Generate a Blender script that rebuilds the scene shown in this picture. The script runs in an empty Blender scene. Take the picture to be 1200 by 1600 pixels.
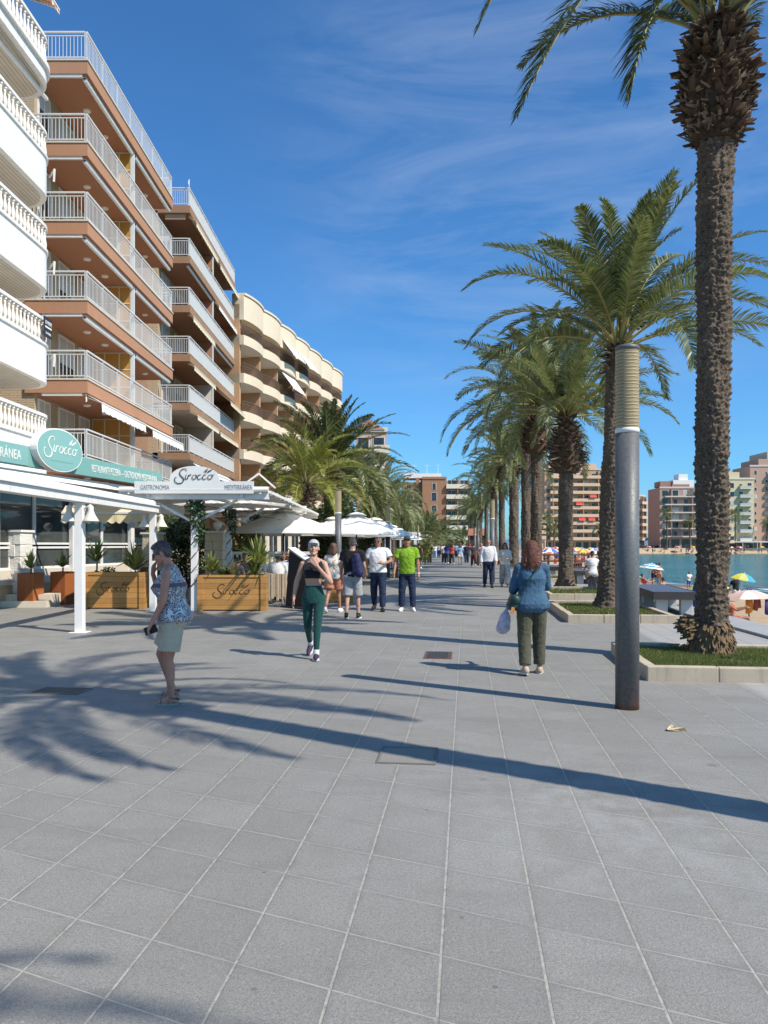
import bpy, math, random
import numpy as np
from mathutils import Vector, Matrix, noise, Euler
R = math.radians
sin, cos, pi = math.sin, math.cos, math.pi
sc = bpy.context.scene
COL = sc.collection
random.seed(7); RNG = np.random.default_rng(7)
# ---------------------------------------------------------------- camera, sky, sun, exposure
F, HZ, CH = 1202.0, 851.0, 1.62          # focal length in photo pixels, horizon row, eye height
cam = bpy.data.cameras.new('camera'); cam_o = bpy.data.objects.new('camera', cam); COL.objects.link(cam_o)
cam.sensor_width = 36; cam.lens = 36 * F / 1600; cam.shift_y = (HZ - 800) / 1600
cam.clip_start = .05; cam.clip_end = 6000
cam_o.location = (0, 0, CH); cam_o.rotation_euler = (R(90), 0, 0)
sc.camera = cam_o
SUN_AZ, SUN_EL = 123.5, 46.5              # clockwise from straight ahead; elevation
wd = bpy.data.worlds.new('World'); sc.world = wd; wd.use_nodes = True
nt = wd.node_tree; nt.nodes.clear()
def wn(t, **k):
    n = nt.nodes.new(t)
    for a, b in k.items(): setattr(n, a, b)
    return n
sky = wn('ShaderNodeTexSky', sky_type='NISHITA', sun_disc=False)
sky.sun_elevation = R(SUN_EL); sky.sun_rotation = R(SUN_AZ)
sky.altitude = 0; sky.air_density = 1.0; sky.dust_density = .6; sky.ozone_density = 4.0
hs = wn('ShaderNodeHueSaturation'); hs.inputs['Saturation'].default_value = 1.0
nt.links.new(sky.outputs[0], hs.inputs['Color'])
tc = wn('ShaderNodeTexCoord')
mp = wn('ShaderNodeMapping'); mp.inputs['Scale'].default_value = (2.2, 2.2, 9.0); mp.inputs['Rotation'].default_value = (0, R(-24), 0)
nt.links.new(tc.outputs['Generated'], mp.inputs[0])
nz = wn('ShaderNodeTexNoise'); nz.inputs['Scale'].default_value = 1.5; nz.inputs['Detail'].default_value = 8; nz.inputs['Roughness'].default_value = .62; nz.inputs['Distortion'].default_value = .7
nt.links.new(mp.outputs[0], nz.inputs['Vector'])
rp = wn('ShaderNodeValToRGB'); rp.color_ramp.elements[0].position = .42; rp.color_ramp.elements[1].position = .84
nt.links.new(nz.outputs['Fac'], rp.inputs[0])
vd = wn('ShaderNodeVectorMath', operation='DOT_PRODUCT'); nt.links.new(tc.outputs['Generated'], vd.inputs[0])
_d = Vector((.20, .88, .45)).normalized(); vd.inputs[1].default_value = _d
mr = wn('ShaderNodeMapRange'); mr.inputs['From Min'].default_value = .92; mr.inputs['From Max'].default_value = .995; mr.interpolation_type = 'SMOOTHSTEP'; nt.links.new(vd.outputs['Value'], mr.inputs[0])
mu = wn('ShaderNodeMath', operation='MULTIPLY'); nt.links.new(rp.outputs[0], mu.inputs[0]); nt.links.new(mr.outputs[0], mu.inputs[1])
mu2 = wn('ShaderNodeMath', operation='MULTIPLY'); nt.links.new(mu.outputs[0], mu2.inputs[0]); mu2.inputs[1].default_value = .30
mxs = wn('ShaderNodeMix', data_type='RGBA'); nt.links.new(mu2.outputs[0], mxs.inputs['Factor']); tn = wn('ShaderNodeMix', data_type='RGBA', blend_type='MULTIPLY'); tn.inputs['Factor'].default_value = 1; nt.links.new(hs.outputs[0], tn.inputs['A']); tn.inputs['B'].default_value = (.41, .79, 1.06, 1); nt.links.new(tn.outputs['Result'], mxs.inputs['A']); mxs.inputs['B'].default_value = (4.6, 5.2, 6.2, 1)
bg = wn('ShaderNodeBackground'); bg.inputs['Strength'].default_value = .12
nt.links.new(mxs.outputs['Result'], bg.inputs['Color'])
wo = wn('ShaderNodeOutputWorld'); nt.links.new(bg.outputs[0], wo.inputs[0])
sl = bpy.data.lights.new('sun', 'SUN'); sl.energy = 4.4; sl.angle = R(.53); sl.color = (1, .915, .79)
so = bpy.data.objects.new('sun', sl); COL.objects.link(so)
_sd = Vector((sin(R(SUN_AZ)) * cos(R(SUN_EL)), cos(R(SUN_AZ)) * cos(R(SUN_EL)), sin(R(SUN_EL))))
so.rotation_euler = _sd.to_track_quat('Z', 'Y').to_euler(); so.location = _sd * 60
vs = sc.view_settings; vs.view_transform = 'Standard'; vs.look = 'None'; vs.exposure = .45; vs.gamma = 1; vs.use_curve_mapping = False
sc.cycles.max_bounces = 6; sc.cycles.diffuse_bounces = 4; sc.cycles.glossy_bounces = 3; sc.cycles.transparent_max_bounces = 8; sc.cycles.caustics_reflective = False

def gx(px, Y): return (px - 600) / F * Y            # world x of a photo column at distance Y
def gz(py, Y): return CH - (py - HZ) / F * Y        # world z of a photo row at distance Y
def gy(py, z=0.): return (CH - z) * F / (py - HZ)   # distance of a photo row that lies at height z

# ---------------------------------------------------------------- bookkeeping
def tag(o, label=None, cat=None, group=None, kind=None):
    if label: o['label'] = label
    if cat: o['category'] = cat
    if group: o['group'] = group
    if kind: o['kind'] = kind
    return o
def empty(name, loc, rz=0, label=None, cat=None, group=None):
    o = bpy.data.objects.new(name, None); COL.objects.link(o); o.empty_display_size = .2
    o.location = loc; o.rotation_euler = (0, 0, rz)
    return tag(o, label, cat, group)
def link_mesh(name, me, mats, parent=None, smooth=False):
    if not isinstance(mats, (list, tuple)): mats = [mats]
    for m in mats: me.materials.append(m)
    if smooth: me.polygons.foreach_set('use_smooth', [True] * len(me.polygons))
    o = bpy.data.objects.new(name, me); COL.objects.link(o)
    if parent: o.parent = parent
    return o
def np_mesh(name, V, Q, mats, parent=None, mi=None, smooth=False):
    """V (n,3) array, Q (m,3|4) array"""
    V = np.asarray(V, np.float32); Q = np.asarray(Q, np.int32); k = Q.shape[1]
    me = bpy.data.meshes.new(name)
    me.vertices.add(len(V)); me.vertices.foreach_set('co', V.ravel())
    me.loops.add(Q.size); me.loops.foreach_set('vertex_index', Q.ravel())
    me.polygons.add(len(Q)); me.polygons.foreach_set('loop_start', np.arange(0, Q.size, k, dtype=np.int32))
    me.polygons.foreach_set('loop_total', np.full(len(Q), k, np.int32))
    if mi is not None: me.polygons.foreach_set('material_index', np.asarray(mi, np.int32))
    me.update(calc_edges=True); me.validate()
    return link_mesh(name, me, mats, parent, smooth)
def kids(o): return [c for c in COL.objects if c.parent == o]
def copy_tree(o, loc=None, rz=None, scale=None, label=None, group=None, ch=None):
    c = o.copy(); COL.objects.link(c)
    if loc is not None: c.location = loc
    if rz is not None: c.rotation_euler = (0, 0, rz)
    if scale is not None: c.scale = (scale,) * 3 if not isinstance(scale, tuple) else scale
    if label: c['label'] = label
    if group: c['group'] = group
    def rec(a, b):
        for k in list(a.children):
            d = k.copy(); COL.objects.link(d); d.parent = b; d.matrix_parent_inverse = k.matrix_parent_inverse.copy(); rec(k, d)
    rec(o, c)
    return c

class MB:
    """collects shapes for ONE mesh"""
    def __init__(s): s.v = []; s.f = []; s.m = []; s.M = None; s.cm = 0
    def add(s, vs_, fs):
        n = len(s.v)
        for p in vs_:
            p = Vector(p); s.v.append(s.M @ p if s.M else p)
        for f in fs: s.f.append(tuple(i + n for i in f)); s.m.append(s.cm)
        return s
    def box(s, x0, x1, y0, y1, z0, z1):
        return s.add([(x0,y0,z0),(x1,y0,z0),(x1,y1,z0),(x0,y1,z0),(x0,y0,z1),(x1,y0,z1),(x1,y1,z1),(x0,y1,z1)],
                     [(3,2,1,0),(4,5,6,7),(0,1,5,4),(1,2,6,5),(2,3,7,6),(3,0,4,7)])
    def bar(s, a, b, w, h=None):
        a, b = Vector(a), Vector(b); h = h or w; d = (b - a).normalized()
        up = Vector((0,0,1)) if abs(d.z) < .95 else Vector((0,1,0))
        x = d.cross(up).normalized() * w / 2; y = x.cross(d).normalized() * h / 2
        return s.add([a-x-y,a+x-y,a+x+y,a-x+y,b-x-y,b+x-y,b+x+y,b-x+y],[(0,1,2,3),(7,6,5,4),(4,5,1,0),(5,6,2,1),(6,7,3,2),(7,4,0,3)])
    def tube(s, pts, rad, n=8, cap=True):
        pts = [Vector(p) for p in pts]
        if not isinstance(rad, (list, tuple)): rad = [rad] * len(pts)
        V = []; Fc = []; prev = None
        for i, p in enumerate(pts):
            d = (pts[min(i+1, len(pts)-1)] - pts[max(i-1, 0)]).normalized()
            if prev is None:
                up = Vector((0,0,1)) if abs(d.z) < .9 else Vector((1,0,0)); x = d.cross(up).normalized()
            else: x = (prev - d * prev.dot(d)).normalized()
            prev = x; y = d.cross(x)
            for k in range(n):
                a = 2*pi*k/n; V.append(p + (x*cos(a) + y*sin(a)) * rad[i])
        for i in range(len(pts)-1):
            for k in range(n): k2 = (k+1) % n; Fc.append((i*n+k, i*n+k2, (i+1)*n+k2, (i+1)*n+k))
        if cap: Fc.append(tuple(range(n-1, -1, -1))); Fc.append(tuple((len(pts)-1)*n+k for k in range(n)))
        return s.add(V, Fc)
    def lathe(s, c, prof, n=16, sx=1, sy=1):
        V = []; Fc = []; c = Vector(c)
        for r, z in prof:
            for k in range(n): a = 2*pi*k/n; V.append(c + Vector((r*cos(a)*sx, r*sin(a)*sy, z)))
        for i in range(len(prof)-1):
            for k in range(n): k2 = (k+1) % n; Fc.append((i*n+k, i*n+k2, (i+1)*n+k2, (i+1)*n+k))
        Fc.append(tuple(range(n-1, -1, -1))); Fc.append(tuple((len(prof)-1)*n+k for k in range(n)))
        return s.add(V, Fc)
    def prism(s, poly, z0, z1):
        n = len(poly)
        return s.add([(x,y,z0) for x,y in poly]+[(x,y,z1) for x,y in poly],
                     [tuple(range(n-1,-1,-1)), tuple(range(n,2*n))]+[(i,(i+1)%n,n+(i+1)%n,n+i) for i in range(n)])
    def prism_y(s, poly, y0, y1):       # outline in x,z extruded along y
        n = len(poly)
        return s.add([(x,y0,z) for x,z in poly]+[(x,y1,z) for x,z in poly],
                     [tuple(range(n)), tuple(range(2*n-1,n-1,-1))]+[((i+1)%n,i,n+i,n+(i+1)%n) for i in range(n)])
    def build(s, name, mats, parent=None, smooth=False, bevel=0):
        me = bpy.data.meshes.new(name); me.from_pydata([tuple(p) for p in s.v], [], s.f)
        me.polygons.foreach_set('material_index', s.m); me.update()
        o = link_mesh(name, me, mats, parent, smooth)
        if bevel:
            b = o.modifiers.new('b', 'BEVEL'); b.width = bevel; b.segments = 2; b.limit_method = 'ANGLE'
        return o

# ---------------------------------------------------------------- materials
MATS = {}
class NT:
    def __init__(s, name):
        s.m = bpy.data.materials.new(name); s.m.use_nodes = True; s.t = s.m.node_tree; s.t.nodes.clear()
        s.out = s.n('ShaderNodeOutputMaterial'); s.p = s.n('ShaderNodeBsdfPrincipled'); s.l(s.p.outputs[0], s.out.inputs[0])
        s.p.inputs['Specular IOR Level'].default_value = .3
        s._tc = None
    def n(s, t, **k):
        x = s.t.nodes.new(t)
        for a, b in k.items(): setattr(x, a, b)
        return x
    def l(s, a, b): s.t.links.new(a, b)
    def put(s, sock, v):
        if v is None: return
        if hasattr(v, 'links') or hasattr(v, 'is_output'): s.l(v, sock)
        elif isinstance(v, tuple) and len(v) == 3 and sock.type == 'RGBA': sock.default_value = (*v, 1)
        else: sock.default_value = v
    def co(s, which='Object'):
        if not s._tc: s._tc = s.n('ShaderNodeTexCoord')
        return s._tc.outputs[which]
    def pos(s): return s.n('ShaderNodeNewGeometry').outputs['Position']
    def map(s, v, scale=(1,1,1), rot=(0,0,0), loc=(0,0,0)):
        m = s.n('ShaderNodeMapping'); s.l(v, m.inputs[0]); m.inputs['Scale'].default_value = scale; m.inputs['Rotation'].default_value = rot; m.inputs['Location'].default_value = loc
        return m.outputs[0]
    def noise(s, v, scale=5, detail=4, rough=.6, dist=0):
        x = s.n('ShaderNodeTexNoise'); s.l(v, x.inputs['Vector'])
        for k, a in (('Scale', scale), ('Detail', detail), ('Roughness', rough), ('Distortion', dist)): x.inputs[k].default_value = a
        return x.outputs['Fac']
    def voro(s, v, scale=5, feature='F1', out='Distance', rnd=1):
        x = s.n('ShaderNodeTexVoronoi', feature=feature); s.l(v, x.inputs['Vector']); x.inputs['Scale'].default_value = scale; x.inputs['Randomness'].default_value = rnd
        return x.outputs[out]
    def math(s, op, a, b=None, c=None):
        x = s.n('ShaderNodeMath', operation=op); s.put(x.inputs[0], a); s.put(x.inputs[1], b)
        if c is not None: s.put(x.inputs[2], c)
        return x.outputs[0]
    def rng(s, v, a, b, c=0., d=1., smooth=False):
        x = s.n('ShaderNodeMapRange'); s.put(x.inputs[0], v)
        for i, q in enumerate((a, b, c, d)): x.inputs[i+1].default_value = q
        if smooth: x.interpolation_type = 'SMOOTHSTEP'
        return x.outputs[0]
    def ramp(s, v, stops, const=False):
        x = s.n('ShaderNodeValToRGB'); s.l(v, x.inputs[0]); e = x.color_ramp.elements
        if const: x.color_ramp.interpolation = 'CONSTANT'
        while len(e) < len(stops): e.new(.5)
        for i, (p, c) in enumerate(stops): e[i].position = p; e[i].color = (*c, 1)
        return x.outputs[0]
    def mix(s, f, a, b, mode='MIX'):
        x = s.n('ShaderNodeMix', data_type='RGBA', blend_type=mode); s.put(x.inputs['Factor'], f); s.put(x.inputs['A'], a); s.put(x.inputs['B'], b)
        return x.outputs['Result']
    def bump(s, h, strength=.3, dist=.01):
        x = s.n('ShaderNodeBump'); s.put(x.inputs['Height'], h); x.inputs['Strength'].default_value = strength; x.inputs['Distance'].default_value = dist
        s.l(x.outputs[0], s.p.inputs['Normal']); return x
    def col(s, c): s.put(s.p.inputs['Base Color'], c)
    def set(s, **k):
        for a, b in k.items(): s.put(s.p.inputs[a.replace('_', ' ')], b)
        return s
    def sep(s, v):
        x = s.n('ShaderNodeSeparateXYZ'); s.l(v, x.inputs[0]); return x.outputs
    def comb(s, x, y, z=0.):
        c = s.n('ShaderNodeCombineXYZ'); s.put(c.inputs[0], x); s.put(c.inputs[1], y); s.put(c.inputs[2], z); return c.outputs[0]
def dk(c, k): return tuple(max(0, min(1, x * k)) for x in c)
def mat(name, c, rough=.75, var=.18, scale=3., bump=.15, bscale=60., metal=0., spec=.3, dirt=0., dist=.004):
    """plain surface with mottling, fine grain and optional streaky dirt"""
    if name in MATS: return MATS[name]
    t = NT(name); v = t.co()
    a = t.noise(v, scale, 6, .65); b = t.noise(v, bscale, 3, .6)
    cc = t.mix(a, dk(c, 1 - var), dk(c, 1 + var))
    cc = t.mix(t.rng(b, .35, .65, 0, var * .5), cc, dk(c, .7))
    if dirt:
        st = t.noise(t.map(v, (3, 3, .35)), 2.2, 6, .7)
        cc = t.mix(t.rng(st, .5, .75, 0, dirt), cc, dk((.25, .21, .17), 1))
    t.col(cc); t.set(Roughness=t.rng(a, .2, .8, max(.05, rough - .1), min(1, rough + .1)), Metallic=metal, Specular_IOR_Level=spec)
    if bump: t.bump(b, bump, dist)
    MATS[name] = t.m; return t.m
# ================================================================ setting
UA = R(6.08); U = Vector((sin(UA), cos(UA), 0)); W = Vector((cos(UA), -sin(UA), 0))
def uw(u, w): return (U.x*u + W.x*w, U.y*u + W.y*w)
def paving_mat():
    t = NT('stone_paving'); P = t.pos(); x, y, z = t.sep(P)
    a = t.math('DIVIDE', t.math('ADD', t.math('MULTIPLY', x, cos(UA)), t.math('MULTIPLY_ADD', y, -sin(UA), -.1095 + 40)), .394)
    ca = R(-65); nx, ny = cos(ca) , -sin(ca)
    b = t.math('DIVIDE', t.math('ADD', t.math('MULTIPLY', x, nx), t.math('MULTIPLY_ADD', y, ny, -(nx*.423 + ny*2.94) + .3876*200)), .3876)
    fa, fb = t.math('FRACT', a), t.math('FRACT', b)
    da = t.math('MINIMUM', fa, t.math('SUBTRACT', 1., fa)); db = t.math('MINIMUM', fb, t.math('SUBTRACT', 1., fb))
    wob = t.noise(P, 9, 3)
    ja = t.math('SUBTRACT', 1., t.rng(da, .009, .0175, smooth=True)); jb = t.math('SUBTRACT', 1., t.rng(t.math('ADD', db, t.math('MULTIPLY', t.rng(wob, .45, .7), .006)), .007, .015, smooth=True))
    cell = t.comb(t.math('FLOOR', a), t.math('FLOOR', b))
    wnz = t.n('ShaderNodeTexWhiteNoise', noise_dimensions='2D'); t.l(cell, wnz.inputs['Vector'])
    big = t.noise(P, .35, 5, .6); mid = t.noise(P, 2.3, 6, .65); fine = t.noise(P, 150, 2, .7)
    spk = t.voro(P, 230); streak = t.noise(t.map(P, (1, 1, 1), (0, 0, UA + R(20))), 55, 4, .7)
    base = t.ramp(wnz.outputs[0], [(0, (.280, .274, .246)), (.45, (.312, .305, .275)), (.8, (.324, .316, .286)), (1, (.352, .344, .312))])
    base = t.mix(t.rng(mid, .3, .7, 0, .55), base, (.225, .22, .20))
    base = t.mix(t.rng(big, .45, .7, 0, .35), base, (.42, .41, .385))
    gr2 = t.noise(P, 62, 3, .75); base = t.mix(t.rng(gr2, .44, .62, 0, .42), base, (.13, .128, .12)); base = t.mix(t.rng(fine, .42, .60, 0, .62), base, (.10, .10, .098)); edge = t.math('MINIMUM', t.math('MULTIPLY', da, 1.), db); base = t.mix(t.math('MULTIPLY', t.rng(edge, .015, .11, .55, 0), t.rng(t.noise(P, 7, 4, .7), .38, .62)), base, (.15, .145, .13))
    base = t.mix(t.rng(spk, .0, .36, .5, 0), base, (.56, .55, .53)); dr = t.noise(t.map(P, (.35, 1.2, 1), (0, 0, UA)), 1.1, 7, .75); base = t.mix(t.rng(dr, .52, .72, 0, .5), base, (.155, .15, .138))
    base = t.mix(t.rng(streak, .55, .75, 0, .25), base, (.43, .43, .43))
    # chalky salt bloom in front of the lamp post, oil spots
    d1 = t.n('ShaderNodeVectorMath', operation='DISTANCE'); t.l(t.map(P, (1, .8, 1)), d1.inputs[0]); d1.inputs[1].default_value = (1.35, 3.75, 0)
    salt = t.math('MULTIPLY', t.rng(d1.outputs['Value'], .1, 1.5, .26, 0), t.rng(t.noise(P, 3.5, 8, .75), .42, .62))
    base = t.mix(salt, base, (.50, .51, .52))
    spot = t.voro(P, 1.1); base = t.mix(t.math('MULTIPLY', t.rng(spot, .03, .06, .8, 0), .6), base, (.1, .1, .1))
    gum = t.voro(P, 3.3); base = t.mix(t.rng(gum, .030, .042, .65, 0), base, (.10, .098, .09)); gum2 = t.voro(t.map(P, (1, 1, 1), (0, 0, 1), (3, 1, 0)), 8.); base = t.mix(t.rng(gum2, .04, .06, .4, 0), base, (.45, .43, .38))
    right = t.rng(a, (3.0 + 40) / .394, (3.15 + 40) / .394)
    base = t.mix(t.math('MULTIPLY', right, .55), base, (.42, .41, .39))  # seaward tiles paler: sun glare put into their colour
    rust = t.rng(t.noise(P, 4, 3), .6, .7)
    joint = t.mix(right, t.mix(rust, (.40, .38, .33), (.30, .24, .17)), (.12, .12, .12))
    mott = t.rng(t.noise(P, 24, 4, .7), .34, .6, .08, 1)
    c = t.mix(t.math('MULTIPLY', ja, mott), base, joint)
    c = t.mix(t.math('MULTIPLY', t.math('MULTIPLY', jb, t.rng(t.noise(P, 1.2, 2), .3, .6, .35, 1)), t.math('SUBTRACT', 1., ja)), c, t.mix(right, (.37, .36, .33), (.15, .15, .15)))
    t.col(c); t.set(Roughness=t.rng(mid, .3, .7, .55, .75), Specular_IOR_Level=.35)
    h = t.math('SUBTRACT', t.math('ADD', t.math('MULTIPLY', fine, .25), t.math('MULTIPLY', streak, .2)), t.math('ADD', ja, t.math('MULTIPLY', jb, .6)))
    t.bump(h, .55, .004); return t.m
def xedge(Y):   # sea-side edge of the promenade
    pts = [(-40, 5.0), (0, 6.6), (14.75, 7.45), (20.3, 7.85), (40, 10.2), (70, 14.5), (120, 23), (200, 40)]
    for (a, b), (c, d) in zip(pts, pts[1:]):
        if Y <= c: return b + (d - b) * (Y - a) / (c - a)
    return pts[-1][1]
def build_promenade():
    rows = [-30, -12, -4, 2, 6, 10, 14.75, 17, 20.3, 26, 33, 40, 55, 70, 95, 120, 160, 206]
    m = MB(); V = []; n = len(rows)
    for Y in rows: V += [(-46, Y, 0), (xedge(Y), Y, 0), (xedge(Y), Y, -1.4)]
    f = []
    for i in range(n - 1):
        for k in (0, 1): f.append((3*i+k, 3*i+k+1, 3*i+k+4, 3*i+k+3))
    m.add(V, f); tag(m.build('promenade', MP), kind='structure')
    m = MB(); V = []
    for Y in rows: V += [(xedge(Y) - .75, Y, .004), (xedge(Y) - .75, Y, .05), (xedge(Y) + .03, Y, .05), (xedge(Y) + .03, Y, -1.4)]
    f = []
    for i in range(n - 1):
        for k in (0, 1, 2): f.append((4*i+k, 4*i+k+1, 4*i+k+5, 4*i+k+4))
    m.add(V, f); tag(m.build('promenade_kerb', mat('kerb_grey', (.33, .34, .35), .8, .2, 1.5, .3, 80, dirt=.3)), kind='structure')
MP = paving_mat(); build_promenade()

SEA = [(24.6, 49.3), (22.15, 61.5), (24.5, 77), (31, 97), (45, 150), (62, 204), (78, 243), (86, 256), (125, 260), (245, 268), (1500, 300), (1500, -900), (36, -900), (28, 15)]
SEAZ = -1.5
def sd_sea(x, y):
    P = np.array(SEA); A = P; B = np.roll(P, -1, 0); d = np.full(x.shape, 1e9); ins = np.zeros(x.shape, bool)
    for (ax, ay), (bx, by) in zip(A, B):
        ex, ey = bx - ax, by - ay; tt = np.clip(((x-ax)*ex + (y-ay)*ey) / (ex*ex + ey*ey), 0, 1)
        d = np.minimum(d, np.hypot(x - ax - tt*ex, y - ay - tt*ey))
        c = ((ay > y) != (by > y)) & (x < ex * (y - ay) / (by - ay + 1e-12) + ax); ins ^= c
    return np.where(ins, -d, d)
def terrain():
    xs = np.unique(np.concatenate([np.linspace(-3000, -60, 14), np.arange(-60, 4, 8), np.arange(4, 46, .8), np.arange(46, 130, 3), np.linspace(130, 400, 18), np.linspace(400, 3000, 12)]))
    ys = np.unique(np.concatenate([np.linspace(-1500, -30, 12), np.arange(-30, 10, 6), np.arange(10, 100, .9), np.arange(90, 285, 2.5), np.linspace(285, 500, 12), np.linspace(500, 4500, 14)]))
    X, Y = np.meshgrid(xs, ys); sd = sd_sea(X, Y)
    z = np.where(sd > 0, SEAZ + np.minimum(sd, 12) * .036, SEAZ + np.maximum(sd * .06, -3))
    xe = np.vectorize(xedge)(Y); under = (X < xe - .3) & (Y < 206); z = np.where(under, -.5, z)
    z = np.where((Y > 262) & (sd > 3), -.15, z)
    r = np.array([[noise.noise(Vector((a*.9, b*.9, 0))) * .07 + noise.noise(Vector((a*.25, b*.25, 3))) * .06 for a, b in zip(ra, rb)] for ra, rb in zip(X, Y)])
    z = z + np.where(under, 0, r * np.clip(sd / 3, 0, 1))
    V = np.stack([X, Y, z], -1).reshape(-1, 3); n = len(xs); idx = np.arange(len(V)).reshape(X.shape)
    Q = np.stack([idx[:-1, :-1], idx[:-1, 1:], idx[1:, 1:], idx[1:, :-1]], -1).reshape(-1, 4)
    t = NT('beach_sand'); P = t.pos(); x, y, zz = t.sep(P)
    a = t.noise(P, .8, 6, .7); b = t.noise(P, 7, 5, .7); g = t.noise(P, 90, 2)
    dry = t.mix(t.rng(a, .3, .7), (.47, .345, .215), (.60, .47, .32)); dry = t.mix(t.rng(b, .5, .66, 0, .5), dry, (.33, .23, .14)); dry = t.mix(t.rng(g, .4, .6, 0, .3), dry, (.30, .22, .14))
    c = t.mix(t.rng(t.math('ADD', zz, t.math('MULTIPLY', a, .06)), -1.46, -1.32), (.20, .14, .085), dry)
    land = t.rng(y, 262, 275); c = t.mix(land, c, (.24, .22, .19)); t.col(c); t.set(Roughness=.9, Specular_IOR_Level=.15)
    t.bump(t.math('ADD', b, t.math('MULTIPLY', g, .2)), .9, .08)
    tag(np_mesh('ground', V, Q, t.m, smooth=True), kind='structure')
terrain()
def sea():
    t = NT('sea_water'); P = t.pos(); x, y, z = t.sep(P)
    d = t.noise(t.map(P, (1, 2.2, 1)), .06, 4, .6); 
    c = t.mix(t.rng(d, .35, .65), (.016, .135, .145), (.03, .20, .20)); c = t.mix(t.rng(y, 30, 75), (.03, .15, .15), c)
    t.col(c); t.set(Roughness=.16, Specular_IOR_Level=.42)
    w = t.math('ADD', t.noise(t.map(P, (1, 2.6, 1), (0, 0, R(18))), .9, 6, .65, .4), t.math('MULTIPLY', t.noise(P, 6, 3), .12)); t.bump(w, .8, .35)
    m = MB(); m.add([(-10, -900, SEAZ), (3000, -900, SEAZ), (3000, 4500, SEAZ), (-10, 4500, SEAZ)], [(0, 1, 2, 3)])
    tag(m.build('sea', t.m), kind='structure')
    fm = mat('sea_foam_white', (.78, .80, .80), .6, .1, 6, .6, 30)
    m = MB(); pts = []
    P2 = [(29.5, 14), (26.8, 36), (25.0, 49), (23.6, 56), (22.5, 62), (23.5, 70), (25, 77)]
    rnd = random.Random(3)
    def path(off, lo, hi, wid):
        L = []
        for (ax, ay), (bx, by) in zip(P2, P2[1:]):
            for k in range(16):
                q = k/16; L.append((ax + (bx-ax)*q + off, ay + (by-ay)*q))
        V = []; f = []
        for i, (a, b) in enumerate(L):
            w = wid * max(0.02, noise.noise(Vector((i*.23, off*3, 0))) + .35) ; o = noise.noise(Vector((i*.11, off, 5)))*.5
            if not (lo < b < hi): w = .01
            V += [(a + o, b, SEAZ + .012), (a + o + w*.5, b, SEAZ + .07), (a + o + w, b, SEAZ + .012)]
        for i in range(len(L)-1):
            for k in (0, 1): f.append((3*i+k, 3*i+k+1, 3*i+k+4, 3*i+k+3))
        m.add(V, f)
    path(.2, 16, 56, 1.3); path(1.8, 16, 53, 1.0); path(3.6, 16, 49, .6); path(.15, 56, 77, .3)
    tag(m.build('breaking_wave_foam', fm, smooth=True), 'white foam of small waves breaking along the shoreline', 'foam', kind='stuff')
sea()
# ================================================================ palms
MAT_LEAF = {}
def leaf_mat(name, c0, c1, c2, trans=.25):
    t = NT(name); g = t.n('ShaderNodeNewGeometry'); rnd = g.outputs['Random Per Island']; v = t.co()
    oi = t.n('ShaderNodeObjectInfo')
    c = t.ramp(rnd, [(0, c0), (.55, c1), (1, c2)]); c = t.mix(t.rng(t.noise(v, 1.4, 4), .35, .65, 0, .5), c, dk(c1, .62))
    c = t.mix(t.rng(oi.outputs['Random'], 0, 1, 0, .28), c, c2)
    t.col(c); t.set(Roughness=.45, Specular_IOR_Level=.5)
    tr = t.n('ShaderNodeBsdfTranslucent'); t.put(tr.inputs[0], t.mix(.5, c, (.16, .2, .03)))
    mx = t.n('ShaderNodeMixShader'); mx.inputs[0].default_value = trans; t.l(t.p.outputs[0], mx.inputs[1]); t.l(tr.outputs[0], mx.inputs[2]); t.l(mx.outputs[0], t.out.inputs[0])
    return t.m
M_FROND = leaf_mat('palm_leaflets', (.085, .12, .035), (.155, .19, .065), (.33, .35, .20), .36)
M_FROND_Y = leaf_mat('palm_leaflets_bright', (.085, .12, .015), (.17, .20, .025), (.30, .30, .06))
M_FROND_D = leaf_mat('palm_leaflets_dark', (.045, .075, .018), (.08, .11, .032), (.17, .18, .08))
M_RACHIS = mat('palm_rachis', (.30, .27, .10), .6, .25, 5)
def trunk_mat():
    t = NT('palm_bark'); v = t.co(); a = t.noise(v, 5, 6, .7); b = t.noise(t.map(v, (1, 1, 2.5)), 38, 5, .7)
    big = t.noise(v, .9, 4, .7); c = t.ramp(t.math('ADD', a, t.rng(big, .3, .7, -.16, .16)), [(.25, (.034, .024, .018)), (.5, (.078, .058, .042)), (.8, (.175, .135, .10))]); c = t.mix(t.rng(b, .42, .68, 0, .7), c, (.30, .25, .195)); c = t.mix(t.rng(b, .28, .42, .75, 0), c, (.03, .022, .016))
    t.col(c); t.set(Roughness=.9, Specular_IOR_Level=.15); t.bump(t.math('ADD', a, b), .9, .02); return t.m
M_BARK = trunk_mat()
M_BOOT = mat('palm_old_leaf_bases', (.10, .066, .043), .9, .55, 9, .8, 50, dist=.01)
M_BOOT_L = mat('palm_leaf_bases_pale', (.25, .195, .135), .85, .5, 9, .7, 40, dist=.01)
M_FIB = mat('palm_fibre_dark', (.06, .042, .03), .95, .5, 12, .8, 50, dist=.01); M_ROOT = mat('palm_root_fibre', (.20, .135, .075), .95, .55, 12, .9, 45, dist=.02)

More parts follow.
